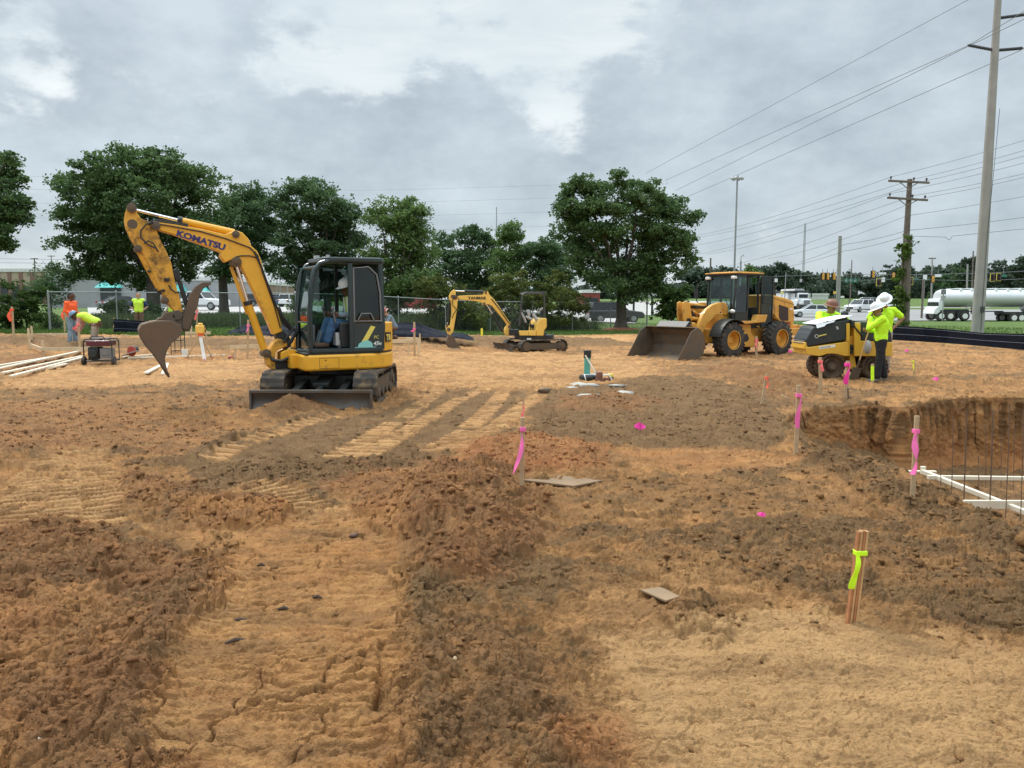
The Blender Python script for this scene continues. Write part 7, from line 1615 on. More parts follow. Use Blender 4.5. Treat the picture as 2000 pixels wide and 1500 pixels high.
sheet('kerb_strip', 'pale kerb along the car park', -.55, .16, lambda u: 63.0, lambda u: 63.9, M_kerb, mrow=2, dz=.13)
sheet('highway', 'wide grey highway crossing behind the site at right', .30, .95, lambda u: 77+4*(u-.66), lambda u: 122, M_asph)
sheet('kerb_strip', 'pale kerb along the highway', .30, .95, lambda u: 76.2+4*(u-.66), lambda u: 76.8+4*(u-.66), M_kerb, mrow=2, dz=.12)
sheet('side_road', 'far pale road running towards the trees', .2, .62, lambda u: 133, lambda u: 137, M_concp, mrow=4)
sheet('side_road', 'pale road glimpsed between tree and loader', .14, .33, lambda u: 95, lambda u: 175, M_concp)
# ------------------------------------------------------------------ vehicles far away
M_carw = mat('white_car_paint', (.75, .77, .78), .3, var=.03, coat=.5); M_cars = mat('silver_car_paint', (.35, .37, .38), .3, .3, var=.03, coat=.5); M_carb = mat('blue_car_paint', (.03, .07, .15), .3, var=.03, coat=.5); M_card = mat('dark_car_paint', (.03, .035, .04), .3, var=.03, coat=.5)
M_cgl = mat('dark_car_glass', (.015, .02, .022), .08, var=.02); M_tl = mat('tail_lamp', (.4, .02, .02), .3); M_hl = mat('head_lamp', (.7, .72, .72), .2); M_rimc = mat('alloy_rim', (.35, .36, .37), .35, .7)
def car(name, label, kind, M_, pos, yaw, grp='cars on the road and in the car park'):
    t = thing(name, label, {'sedan': 'car', 'suv': 'car', 'pickup': 'pickup truck'}[kind], pos, yaw, grp)
    L, W, Hh = {'sedan': (4.7, 1.8, 1.42), 'suv': (4.8, 1.9, 1.75), 'pickup': (5.6, 2.0, 1.9)}[kind]; wr = {'sedan': .33, 'suv': .38, 'pickup': .42}[kind]; h = Hh
    x0, x1 = -L/2, L/2
    if kind == 'sedan': low = [(x0, .35), (x0+.05, .75), (x0+.5, .9), (x1-1.6, .92), (x1-.3, .78), (x1, .6), (x1, .32)]; cab_ = [(x0+.55, .9), (x0+1.25, h), (x1-2.1, h), (x1-1.35, .92)]
    elif kind == 'suv': low = [(x0, .4), (x0, .95), (x0+.1, 1.05), (x1-1.3, 1.08), (x1-.2, .95), (x1, .75), (x1, .4)]; cab_ = [(x0+.1, 1.05), (x0+.4, h), (x1-2.1, h), (x1-1.35, 1.06)]
    else: low = [(x0, .55), (x0, 1.12), (x0+1.7, 1.15), (x1-1.5, 1.18), (x1-.15, 1.08), (x1, .85), (x1, .5)]; cab_ = [(x0+1.75, 1.15), (x0+1.9, h), (x1-2.3, h), (x1-1.6, 1.16)]
    mb = MB(); mb.prism(low, -W/2, W/2); mb.build('body', M_, t, bevel=.09, seg=3)
    cx_ = sum(p[0] for p in cab_)/4
    def inset(pts, s, z): return pts
    rings = []
    lo2 = [cab_[0], cab_[3]]; hi2 = [cab_[1], cab_[2]]
    mb = MB(); zb_, zt_ = .92 if kind == 'sedan' else 1.06 if kind == 'suv' else 1.15, h; wi = W/2-.04; wt = W/2-.22
    vs = [(cab_[0][0], -wi, cab_[0][1]-.05), (cab_[3][0], -wi, cab_[3][1]-.05), (cab_[3][0], wi, cab_[3][1]-.05), (cab_[0][0], wi, cab_[0][1]-.05), (cab_[1][0], -wt, zt_-.06), (cab_[2][0], -wt, zt_-.06), (cab_[2][0], wt, zt_-.06), (cab_[1][0], wt, zt_-.06)]
    mb.add(vs, [(3, 2, 1, 0), (4, 5, 6, 7), (0, 1, 5, 4), (1, 2, 6, 5), (2, 3, 7, 6), (3, 0, 4, 7)]); mb.build('windows', M_cgl, t, bevel=.04)
    mb = MB(); mb.box(cab_[1][0]-.04, cab_[2][0]+.04, -wt-.02, wt+.02, zt_-.08, zt_)
    for sg in (-1, 1):
        for a, b_ in ((0, 4), (1, 5)): q = [Vector(vs[i if sg < 0 else {0: 3, 1: 2, 4: 7, 5: 6}[i]]) for i in (a, b_)]; mb.beam(q[0]+Vector((0, sg*.01, 0)), q[1]+Vector((0, sg*.01, 0)), .07, .07)
        m0 = (Vector(vs[0])+Vector(vs[1]))/2; m1 = (Vector(vs[4])+Vector(vs[5]))/2; mb.beam((m0.x, sg*(wi+.005), m0.z), (m1.x, sg*(wt+.005), m1.z), .07, .04)
    mb.build('roof', M_, t, bevel=.03)
    for sx in (x0+.95, x1-.95):
        for sy in (-1, 1):
            mb = MB(); mb.cyl((sx, sy*(W/2-.22), wr), (sx, sy*(W/2+.01), wr), wr, 20); w_ = mb.build('wheel', M_tyre, t, bevel=.03); mb = MB(); mb.cyl((sx, sy*(W/2-.02), wr), (sx, sy*(W/2+.02), wr), wr*.6, 14); mb.build('rim', M_rimc, w_)
    for sy in (-1, 1):
        mb = MB(); mb.box(x1-.08, x1+.02, sy*(W/2-.3)-.18, sy*(W/2-.3)+.18, .68, .84); mb.build('headlight', M_hl, t, bevel=.02); mb = MB(); mb.box(x0-.02, x0+.06, sy*(W/2-.2)-.14, sy*(W/2-.2)+.14, .75, .95); mb.build('tail_light', M_tl, t, bevel=.02)
    mb = MB(); mb.box(x1-.05, x1+.03, -.45, .45, .45, .72); mb.build('grille', M_blk, t, bevel=.02)
    if kind == 'pickup': mb = MB(); mb.box(x0+.08, x0+1.65, -W/2+.1, W/2-.1, 1.14, 1.16); mb.build('truck_bed', M_blk, t)
    return t
def gpos(px, Y): x_ = P(px, 600, Y).x; return (x_, Y, float(zb(x_, Y))+.05)
car('pickup_truck', 'white pickup truck parked beyond the fence behind the raised bucket', 'pickup', M_carw, gpos(392, 78), R(-14))
car('parked_car', 'white pickup parked deep in the car park left of the boom', 'pickup', M_carw, gpos(438, 112), R(80))
car('parked_car', 'white saloon parked beside the far white pickup', 'sedan', M_carw, gpos(455, 113), R(20))
car('parked_car', 'blue car parked right of the excavator boom', 'sedan', M_carb, gpos(553, 105), R(12))
car('parked_car', 'silver car parked at the left of the blue car', 'suv', M_cars, gpos(541, 108), R(60))
car('parked_car', 'white car parked left of the excavator cab', 'suv', M_carw, gpos(574, 106), R(70))
car('parked_car', 'dark car parked behind the excavator boom', 'suv', M_card, gpos(512, 109), R(30))
car('parked_car', 'dark car parked by the grey shop wall', 'sedan', M_card, gpos(243, 76), R(50))
car('parked_car', 'dark off roader parked behind the lone shade tree trunk', 'suv', M_card, (P(1200, 600, 66).x, 66, float(zb(P(1200, 600, 66).x, 66))), R(8))
car('car', 'white saloon driving behind the leaning worker', 'sedan', M_carw, gpos(1585, 88), R(170))
car('car', 'white sports utility car on the highway between the poles', 'suv', M_carw, gpos(1679, 108), R(215))
car('car', 'silver pickup following the white utility car', 'pickup', M_cars, gpos(1693, 121), R(220))
car('car', 'white pickup seen from behind left of the vine pole', 'pickup', M_carw, gpos(1737, 104), R(75))
car('parked_car', 'silver van far behind the red container', 'suv', M_cars, gpos(735, 100), R(40))
# dump truck facing the camera
def dump():
    p = gpos(1567, 118); t = thing('dump_truck', 'white dump truck with black canopy frame driving towards the site', 'truck', p, R(8))
    mb = MB(); mb.prism([(-1.05, .6), (1.05, .6), (1.05, 1.5), (.85, 1.6), (.85, 2.6), (-.85, 2.6), (-.85, 1.6), (-1.05, 1.5)], -.2, 2.2); mb.build('cab', M_carw, t, bevel=.08)
    mb = MB(); mb.box(-.72, .72, -.23, -.19, 1.85, 2.4); mb.build('windscreen', M_cgl, t); mb = MB(); mb.prism([(-.7, .8), (.7, .8), (.7, 1.65), (-.7, 1.65)], -1.3, -.2); mb.build('bonnet', M_carw, t, bevel=.1)
    mb = MB(); mb.box(-.5, .5, -1.34, -1.3, .8, 1.5); mb.build('grille', M_grey, t); mb = MB(); mb.box(-1.1, 1.1, -1.45, -1.3, .4, .75); mb.build('bumper', M_blk, t, bevel=.03)
    for sy in (-1, 1):
        mb = MB(); mb.box(sy*.85-.18, sy*.85+.18, -1.25, -.9, .85, 1.15); mb.build('headlight', M_hl, t, bevel=.04); mb = MB(); mb.box(sy*1.25-.1, sy*1.25+.1, -.3, -.2, 1.9, 2.6); mb.build('mirror', M_blk, t, bevel=.02)
        for yy_ in (-.7, 3.6, 4.9): mb = MB(); mb.cyl((sy*.75, yy_, .5), (sy*1.1, yy_, .5), .5, 18); mb.build('wheel', M_tyre, t)
    mb = MB(); mb.box(-1.2, 1.2, 2.3, 6.2, 1.1, 2.7); mb.build('dump_bed', M_carw, t, bevel=.04); mb = MB(); mb.box(-1.35, 1.35, .2, 6.2, 2.72, 2.95); mb.build('tarp_frame', M_blk, t, bevel=.04); mb = MB(); mb.prism([(-.9, 2.95), (.9, 2.95), (.7, 3.25), (-.7, 3.25)], 1, 5.5); mb.build('tarp_load', M_lgrey, t, bevel=.05)
dump()
# tanker: truck and trailer
M_tank = mat('polished_tank', (.62, .63, .64), .35, .2, var=.04)
def wheel_at(t, x, y, z, r, w, nm='wheel'):
    mb = MB(); mb.cyl((x, y-w/2, z), (x, y+w/2, z), r, 20); w_ = mb.build(nm, M_tyre, t, bevel=.03); mb = MB(); mb.cyl((x, y-w/2-.02, z), (x, y-w/2+.01, z), r*.58, 16); mb.build('rim', M_lamp, w_)
Yk = 77.0; kx0 = P(1816, 600, Yk).x; zk = float(zb(kx0, Yk))+.05
tk_ = thing('tanker_truck', 'white tanker truck with long polished silver tank at the right', 'truck', (kx0, Yk, zk), R(-3))
def rx(px): return P(px, 600, Yk).x-kx0
def rz(py): return P(1900, py, Yk).z-zk
zt, zb2 = rz(565), rz(600); zc, rr_ = (zt+zb2)/2, (zt-zb2)/2
mb = MB(); n_ = 24; rings = []
for x_, s_ in ((rx(1829), .6), (rx(1831), .88), (rx(1837), 1.0), (rx(1900), 1.0), (rx(1990), 1.0), (rx(2040), 1.0), (rx(2046), .85)):
    rings.append([(x_, 1.25*s_*math.cos(2*math.pi*k/n_), zc+rr_*s_*math.sin(2*math.pi*k/n_)) for k in range(n_)])
mb.loft(rings); mb.build('tank', M_tank, tk_, 50)
mb = MB()
for px in (1866, 1887, 1932, 1954, 1977, 1999): mb.box(rx(px)-.08, rx(px)+.08, -.9, .9, zt-.12, zt+.1)
mb.box(rx(1850), rx(2040), -.5, .5, zt-.02, zt+.06); mb.build('tank_hatches', M_carw, tk_)
mb = MB(); mb.prism([(rx(1822), rz(587)), (rx(1824), rz(583)), (rx(1831), rz(583)), (rx(1832), rz(606)), (rx(1824), rz(606))], -1.2, 1.2); mb.build('cab', M_carw, tk_, bevel=.06)
mb = MB(); mb.box(rx(1821)-.02, rx(1826), -1.0, 1.0, rz(601), rz(590)); mb.build('windscreen', M_cgl, tk_)
mb = MB(); mb.prism([(rx(1813), rz(613)), (rx(1816), rz(602)), (rx(1822), rz(597)), (rx(1826), rz(604)), (rx(1826), rz(614))], -1.15, 1.15); mb.build('bonnet', M_carw, tk_, bevel=.06)
mb = MB(); mb.box(rx(1818), rx(1880), -1.0, 1.0, rz(612), rz(604)); mb.box(rx(1858), rx(1880), -1.1, 1.1, rz(620), rz(606)); mb.box(rx(1880), rx(1955), -.12, .12, rz(609), rz(607)); mb.build('chassis', M_blk, tk_)
for px in (1828, 1845, 1872): wheel_at(tk_, rx(px), -1.0, .45, .45, .4); wheel_at(tk_, rx(px), 1.0, .45, .45, .4)
tr_ = thing('tank_trailer', 'second silver tank trailer on a black chassis leaving the photo at right', 'trailer', (P(1957, 600, Yk-1).x, Yk-1, zk-.15), R(-3)); q0 = P(1957, 600, Yk-1).x
def rx2(px): return P(px, 600, Yk-1).x-q0
mb = MB(); mb.box(rx2(1955), rx2(2060), -1.1, 1.1, rz(611), rz(606)); mb.beam((rx2(1945), 0, rz(612)), (rx2(1958), 0, rz(608)), .1, .1); mb.build('chassis', M_blk, tr_)
for px in (1968, 1982, 2010): wheel_at(tr_, rx2(px), -1.0, .45, .45, .4); wheel_at(tr_, rx2(px), 1.0, .45, .45, .4)
mb = MB(); mb.loft([[(x_, 1.1*s_*math.cos(2*math.pi*k/n_), zc-.3+1.0*s_*math.sin(2*math.pi*k/n_)) for k in range(n_)] for x_, s_ in ((rx2(1996), .5), (rx2(1999), .9), (rx2(2004), 1), (rx2(2090), 1))]); mb.build('tank', M_tank, tr_, 50)
# ------------------------------------------------------------------ buildings and signs far away
M_tan = mat('tan_stucco', (.42, .33, .25), .9, var=.06); M_tanb = mat('brown_pilaster', (.22, .13, .10), .9); M_gwall = mat('grey_block_wall', (.33, .33, .34), .9, var=.06, vscale=.5); M_wroof = mat('white_roof_edge', (.62, .62, .60), .7); M_awn = mat('teal_awning', (.13, .55, .50), .6, var=.05); M_dgl = mat('shopfront_glass', (.03, .04, .045), .15); M_rbrick = mat('red_brick_wall', (.22, .055, .045), .9, var=.15, vscale=.8); M_redc = mat('red_container_paint', (.28, .03, .035), .5, var=.08)
def bld(name, label, px0, px1, ytop, ybot, Y, dep, m, cat='building', rooftop=True):
    a = P(px0, ybot, Y); b_ = P(px1, ytop, Y); t = thing(name, label, cat, a, 0, 'buildings beyond the car park'); W_, Hh = b_.x-a.x, b_.z-a.z
    mb = MB(); mb.box(0, W_, 0, dep, -3, Hh); mb.build('wall', m, t)
    if rooftop: mb = MB(); mb.box(-.15, W_+.15, -.15, dep+.15, Hh, Hh+.5); mb.build('roof', M_wroof, t)
    return t, W_, Hh
t, W_, Hh = bld('shop_building', 'long tan building with brown pilasters at the far left', -60, 166, 531, 556, 120, 20, M_tan)
for k in range(12): mb = MB(); x_ = .8+k*1.75; mb.box(x_, x_+.55, -.12, 0, -3, Hh); mb.build('pilaster', M_tanb, t)
mb = MB(); mb.box(0, W_, -.05, 0, -3, -.2); mb.build('shopfront', M_dgl, t)
t, W_, Hh = bld('shop_building', 'grey block building with teal awnings behind the men', 96, 300, 541, 600, 100, 18, M_gwall)
def awning(px0, px1, yt_, yb3, Y, par, o):
    a = P(px0, yb3, Y); b_ = P(px1, yt_, Y); mb = MB(T(-o.x, -o.y, -o.z)); x0, x1 = a.x, b_.x
    mb.prism([(0, 0)]*0 or [(x0, a.z), (x1, a.z), (x1-.3, b_.z), (x0+.3, b_.z)], Y-1.2, Y-.05) if False else None
    mb.loft([[(x0, Y-1.3, a.z), (x0, Y-.02, a.z), (x0+.8, Y-.02, b_.z)], [(x1, Y-1.3, a.z), (x1, Y-.02, a.z), (x1-.8, Y-.02, b_.z)]]); mb.build('awning', M_awn, par)
awning(194, 240, 546, 562, 100, t, t.location); awning(340, 366, 552, 569, 100, t, t.location) if False else None
mb = MB(T(-t.location.x, -t.location.y, -t.location.z)); a = P(196, 563, 100); b_ = P(238, 598, 100); mb.box(a.x, b_.x, 99.9, 99.99, b_.z, a.z); mb.build('shop_entrance', M_dgl, t)
t, W_, Hh = bld('shop_building', 'grey shop wing with a teal gable awning behind the bucket', 301, 440, 548, 600, 106, 16, M_gwall)
awning(340, 367, 552, 569, 106, t, t.location); awning(394, 411, 556, 570, 106, t, t.location)
t, W_, Hh = bld('shop_building', 'low brown shop with tan fascia beyond the car park', 400, 520, 556, 588, 140, 18, mat('brown_fascia', (.28, .19, .14), .9))
mb = MB(); mb.box(1, W_-1, -.05, 0, -.2, Hh*.55); mb.build('shopfront', M_dgl, t); mb = MB(); mb.box(0, W_, -.4, -.05, Hh*.62, Hh); mb.build('fascia', M_tan, t)
t, W_, Hh = bld('brick_building', 'red brick building glimpsed left of the lone shade tree', 1137, 1172, 572, 592, 125, 14, M_rbrick); mb = MB(); mb.box(.3, W_-.3, -.05, 0, 0, Hh*.5); mb.build('windows', M_dgl, t)
t, W_, Hh = bld('white_house', 'low white roofed building on the far grass right of the dump truck', 1578, 1618, 577, 585, 190, 10, M_wroof)
a = P(766, 603, 92); b_ = P(850, 572, 92); t = thing('container', 'dark red shipping container beyond the fence right of the cab', 'container', a, 0); mb = MB()
W_, Hh = b_.x-a.x, b_.z-a.z; mb.box(0, W_, 0, 2.4, 0, Hh)
mb.build('box', M_redc, t, bevel=.05)
mb = MB()
for k in range(26): mb.box(.1+k*W_/26, .1+k*W_/26+.08, -.04, 0, .15, Hh-.15)
mb.build('corrugation', M_redc, t)
# steakhouse sign
Ys = 95.0; a = P(1256, 625, Ys); t = thing('restaurant_sign', 'dark roadside sign with white LONGHORN STEAKHOUSE lettering', 'sign', (a.x, Ys, float(zb(a.x, Ys))), 0); o = t.location
mb = MB(T(-o.x, -o.y, -o.z)); q0, q1 = P(1231, 583, Ys), P(1282, 566, Ys); mb.box(q0.x, q1.x, Ys-.1, Ys+.2, q0.z, q1.z); mb.build('panel', mat('sign_black', (.015, .02, .02), .5), t)
for px in (1238, 1274): mb = MB(T(-o.x, -o.y, -o.z)); q = P(px, 583, Ys); mb.box(q.x-.12, q.x+.12, Ys-.05, Ys+.1, o.z-.3, q.z); mb.build('post', M_blk, t)
q = P(1234.5, 577.3, Ys); lettering(t, 'LONGHORN', .60, (q.x-o.x, -.11, q.z-o.z), Matrix.Rotation(R(90), 3, 'X'), M_wht, .01, sx=.88, bold=.012)
q = P(1235.5, 582.3, Ys); lettering(t, 'STEAKHOUSE', .33, (q.x-o.x, -.11, q.z-o.z), Matrix.Rotation(R(90), 3, 'X'), M_wht, .01, sx=1.12, bold=.004)
# ------------------------------------------------------------------ poles
M_cpole = mat('concrete_pole', (.30, .29, .265), .85, var=.12, vscale=1.2, bump=.3, bscale=9); M_wpole = mat('wooden_pole', (.15, .125, .10), .9, var=.25, vscale=2, bump=.4); M_gpole = mat('grey_steel_pole', (.26, .27, .27), .6, .2, var=.08); M_ins = mat('insulator_dark', (.05, .05, .055), .4)
def pole(name, label, bpx, tpx, Y, w0, w1, m, cat='pole', grp='poles beyond the site', base=None):
    """real vertical pole: foot under the photo's foot, top at the photo's height"""
    b_ = P(bpx[0], bpx[1], Y); tp = P(tpx[0], tpx[1], Y); zg = float(zb(b_.x, Y)); t = thing(name, label, cat, (b_.x, Y, zg), 0, grp)
    mb = MB(); mb.tube([(0, 0, -.5), (tp.x-b_.x, 0, tp.z-zg)], [w0*Y/F/2, w1*Y/F/2], 14); mb.build('shaft', m, t); t['_h'] = tp.z-zg; return t
cpl = pole('utility_pole', 'tall tapering grey concrete power pole at the right edge', (1909, 650), (1953, -60), 42, 23, 11, M_cpole)
del cpl['_h']; o = cpl.location
def aw(px, py, Y): return P(px, py, Y)
for (a, b_, dy) in (((1942, 98), (1890, 88), -.6), ((1950, 98), (1998, 94), .6), ((1953, 35), (2005, 28), .6), ((1948, 35), (1900, 22), -.6)):
    if a == (1948, 35): continue
    pa = P(a[0], a[1], 42)-o; pb_ = P(b_[0], b_[1], 42)-o; mb = MB(); mb.tube([pa, pb_], [.05, .045], 8); n = 14
    for k in range(1, n): c = pa.lerp(pb_, k/n); d_ = (pb_-pa).normalized(); mb.cyl(c-d_*.02, c+d_*.02, .085, 10)
    mb.build('insulator', M_ins, cpl)
mb = MB(); mb.tube([(-.02, -.33, .3), (.02, -.30, 5), (.3, -.22, 12)], .012, 5); mb.box(-.1, .1, -.36, -.28, 1.3, 1.6); mb.build('ground_wire', M_ins, cpl)
def xpole():
    Y = 50.; b_ = P(1760, 640, Y); zg = float(zb(b_.x, Y)); tp = P(1777, 350, Y); t = thing('utility_pole', 'wooden power pole with two crossarms, vines climbing its foot', 'pole', (b_.x, Y, zg), 0, 'poles beyond the site'); o = t.location
    mb = MB(); mb.tube([(0, 0, -.5), (tp.x-o.x, 0, tp.z-zg)], [.27, .15], 14); mb.build('shaft', M_wpole, t)
    b2 = P(1769, 640, Y-.4); tp2 = P(1775, 463, Y-.4); mb = MB(); mb.tube([(b2.x-o.x, -.4, -.5), (tp2.x-o.x, -.4, tp2.z-zg)], [.22, .19], 12); mb.build('stub_pole', M_wpole, t)
    for (x0, y0, x1, y1) in ((1735, 353, 1815, 357), (1733, 386, 1812, 391)):
        a = P(x0, y0, Y-.2)-o; c = P(x1, y1, Y-.2)-o; mb = MB(); mb.beam(a, c, .11, .13); arm_ = mb.build('crossarm', M_wpole, t, bevel=.01)
        for f_ in (.06, .62, .93): q = a.lerp(c, f_); mb = MB(); mb.cyl(q, q+Vector((0, 0, .22)), .03, 8); mb.ell(q+Vector((0, 0, .24)), (.07, .07, .06)); mb.ell(q+Vector((0, 0, .17)), (.06, .06, .03)); mb.build('insulator', M_ins, arm_)
        for f_ in (.25, .75): q = a.lerp(c, f_); m__ = a.lerp(c, .5)-Vector((0, 0, .45)); mb = MB(); mb.beam(q, m__, .04, .04); mb.build('brace', M_wpole, arm_)
    r_ = np.random.RandomState(9); lob = [(P(x_, y_, Y-.5).x, Y-.55+.3*math.sin(y_), P(x_, y_, Y-.5).z, .36, .34, .55) for x_, y_ in ((1757, 625), (1756, 600), (1758, 575), (1757, 555), (1760, 535), (1752, 590), (1764, 510), (1765, 490), (1766, 475))]
    V_, Q_ = leaves(lob, 4200, .13, 5, (o.x, o.y, o.z), clump=.12); vn_ = npmesh('vines', V_, Q_, M_vine, t)
    mb = MB(); q = P(1776, 463, Y-.6)-o; mb.ell(q, (.2, .12, .1)); mb.build('cable_box', M_ins, t)
    return t
xpole()
for a in (('light_mast', 'tall slim stadium style light mast with lamp cluster behind the loader', (1434, 530), (1440, 350), 88, 4.2, 3, M_gpole, 'light mast'),
          ('utility_pole', 'thick plain grey pole between the workers at the roller', (1636, 612), (1641, 461), 70, 9, 6.5, M_cpole, 'pole'),
          ('utility_pole', 'thin dark pole left of the loader cab', (1387, 600), (1388, 504), 70, 3.6, 3, M_wpole, 'pole'),
          ('street_pole', 'short grey pole behind the loader roof', (1446, 560), (1447, 510), 95, 4, 3.4, M_gpole, 'pole'),
          ('street_pole', 'thin pole standing right of the thick plain pole', (1660, 590), (1664, 508), 120, 2.4, 1.8, M_wpole, 'pole'),
          ('street_pole', 'thin pole right of the loader hood', (1532, 590), (1535, 532), 120, 1.8, 1.5, M_gpole, 'pole'),
          ('utility_pole', 'pale pole with small crossarm behind the tanker cab', (1819, 605), (1821, 503), 90, 3.6, 2.6, M_cpole, 'pole'),
          ('utility_pole', 'pale pole directly left of the tall concrete pole', (1888, 600), (1890, 516), 95, 3.6, 3, M_cpole, 'pole'),
          ('utility_pole', 'dark pole beside the pine left of the tall concrete pole', (1898, 600), (1901, 490), 100, 3, 2.4, M_wpole, 'pole'),
          ('street_pole', 'brown wooden pole left of the tanker cab', (1801, 600), (1804, 545), 85, 4, 4, M_wpole, 'pole'),
          ('street_pole', 'thin signpost in front of the highway behind the roller', (1657, 628), (1657, 583), 60, 1.8, 1.6, M_gpole, 'pole'),
          ('street_pole', 'thin signpost in front of the tanker cab', (1841, 622), (1843, 565), 72, 2, 1.8, M_gpole, 'pole'),
          ('utility_pole', 'distant pole over the tan building', (68, 560), (67, 504), 110, 2.6, 2, M_wpole, 'pole'),
          ('utility_pole', 'second distant pole over the tan building', (100, 545), (100, 499), 125, 2, 1.6, M_wpole, 'pole'),
          ('street_pole', 'first thin light pole in the car park behind the boom', (540, 595), (541, 546), 120, 2.2, 1.8, M_gpole, 'pole'),
          ('street_pole', 'second thin light pole in the car park behind the boom', (547, 598), (547, 535), 110, 2, 1.6, M_gpole, 'pole'),
          ('street_pole', 'third thin light pole in the car park near the cab', (562, 596), (561, 543), 115, 2, 1.6, M_gpole, 'pole')):
    t = pole(a[0], a[1], a[2], a[3], a[4], a[5], a[6], a[7], a[8]); hh = t['_h']; del t['_h']; Y = a[4]; s = Y/F; dx_ = P(a[3][0], a[3][1], Y).x-t.location.x
    if a[0] == 'light_mast':
        for k in range(6): an = k*math.pi/3; mb = MB(); c = (dx_+9*s*math.cos(an), 9*s*math.sin(an), hh+1.2*s); mb.beam((dx_, 0, hh), c, 1.2*s, 1.2*s); mb.ell((c[0], c[1], c[2]), (4*s, 4*s, 3.2*s)); mb.build('lamp_head', M_lgrey, t)
        mb = MB(); mb.ell((dx_, 0, hh+4*s), (3*s, 3*s, 4*s)); mb.build('mast_head', M_gpole, t)
    if 'small crossarm' in a[1] or 'over the tan' in a[1]: mb = MB(); mb.beam((dx_-7*s, 0, hh-.1), (dx_+7*s, 0, hh-.1), .12, .12); mb.build('crossarm', M_wpole, t)
    if 'behind the loader roof' in a[1]: mb = MB(); mb.tube([(dx_, 0, hh), (dx_, 0, hh+8*s), (dx_+4*s, 0, hh+12*s), (dx_+6*s, 0, hh+9*s)], .05, 6); mb.build('lamp_arm', M_gpole, t)
    if 'behind the roller' in a[1]: pass
    if 'in front of the tanker' in a[1]: mb = MB(); mb.box(dx_-5*s, dx_+5*s, -.04, -.01, hh-22*s, hh-12*s); mb.build('sign_plate', M_lgrey, t, bevel=.01); mb = MB(); mb.box(dx_-5*s, dx_+5*s, -.04, -.01, hh-10*s, hh-.5*s); mb.build('sign_plate', M_grey, t, bevel=.01)
# radio masts
for lab, px, yt_, yb3, Y, w in (('tall lattice radio mast on the horizon at right', 1567, 436, 545, 420, 3.2), ('far thin radio mast above the small excavator', 970, 404, 470, 600, 1.6)):
    b_ = P(px, yb3+40, Y); t = thing('radio_mast', lab, 'radio mast', b_, 0, 'radio masts'); s = Y/F; hgt = (P(px+1, yt_, Y)-b_).z; wd = w*s/2; mb = MB()
    for sx, sy in ((-1, -1), (1, -1), (1, 1), (-1, 1)): mb.tube([(sx*wd, sy*wd, 0), (sx*wd*.7, sy*wd*.7, hgt)], .07*Y/420, 4)
    k = 0; z_ = 0
    while z_ < hgt-2*wd:
        for sx, sy, ex_, ey in ((-1, -1, 1, -1), (1, -1, 1, 1), (1, 1, -1, 1), (-1, 1, -1, -1)): mb.tube([(sx*wd*.85, sy*wd*.85, z_), (ex_*wd*.85, ey*wd*.85, z_+2*wd)], .05*Y/420, 4)
        z_ += 2*wd
    mb.build('lattice', M_gpole, t)
# wires
M_cable = mat('power_cable', (.11, .115, .12), .5)
def wire(label, pts, r_=.012, sag=0, grp='power lines'):
    q = [P(*p) for p in pts]
    out = []
    for i in range(len(q)-1):
        L__ = (q[i+1]-q[i]).length
        for k in range(12): f_ = k/12; p = q[i].lerp(q[i+1], f_); p = p-Vector((0, 0, sag*L__*4*f_*(1-f_))); out.append((p, r_*(p.y/45)**.55))
    out.append((q[-1], r_*(q[-1].y/45)**.55)); o0 = out[0][0]
    mb = MB(); mb.tube([p-o0 for p, _ in out], [r for _, r in out], 4); o = mb.build('power_cable', M_cable, None, 60); o.location = o0; tag(o, label, 'cable', grp); return o
wire('highest cable sloping from the top edge down to the lone tree', [(1905, -8, 43), (1262, 338, 150)], .016)
wire('upper cable passing the left insulator of the tall pole', [(2020, 10, 38), (1893, 88, 42), (1300, 352, 150)], .018)
wire('lower twin cable passing just under the left insulator', [(2040, 18, 38), (1878, 97, 43), (1320, 372, 150)], .018)
wire('cable from the right insulator down past the light mast', [(2030, 78, 40), (1990, 100, 42), (1330, 390, 150)], .018)
for i, (a, b_, c) in enumerate((((2040, 262), (1742, 345), (1345, 462)), ((2040, 282), (1785, 350), (1345, 466)), ((2040, 293), (1808, 353), (1340, 482)), ((2040, 308), (1740, 378), (1345, 500)), ((2040, 330), (1785, 382), (1380, 497)), ((2040, 337), (1806, 386), (1420, 520)))):
    wire(['topmost cable over the upper crossarm', 'middle cable over the upper crossarm', 'right cable over the upper crossarm', 'topmost cable over the lower crossarm', 'middle cable over the lower crossarm', 'right cable over the lower crossarm'][i]+' of the wooden pole', [(a[0], a[1], 42), (b_[0], b_[1], 50), (c[0], c[1], 110)], .012, .008)
wire('single cable crossing the wooden pole below its arms', [(2040, 376, 42), (1773, 421, 50), (1500, 505, 120)], .012, .006)
wire('cable leaving the wooden pole level with its box towards the right', [(2040, 419, 42), (1772, 450, 50), (1650, 477, 68), (1560, 512, 90)], .014, .006)
wire('second cable from the wooden pole box to the thick grey pole', [(1772, 460, 50), (1650, 490, 68), (1540, 520, 90)], .014, .006)
wire('slack looped cable right of the wooden pole', [(2040, 443, 42), (1860, 461, 46), (1854, 469, 46), (1846, 463, 46), (1775, 461, 49)], .014)
for i, y_ in enumerate((352, 377, 404, 432)):
    wire(['faint topmost distant cable crossing behind the trees', 'second faint distant cable crossing behind the trees', 'third faint distant cable crossing behind the trees', 'lowest faint distant cable crossing behind the trees'][i], [(-20, y_-12, 160), (700, y_+20, 160), (1120, y_+8, 160)], .007, .002)
wire('near horizontal cable over the tan building', [(-20, 505, 110), (115, 507, 110), (240, 506, 120)], .014); wire('lower horizontal cable over the tan building', [(-20, 513, 110), (90, 514, 110)], .014)
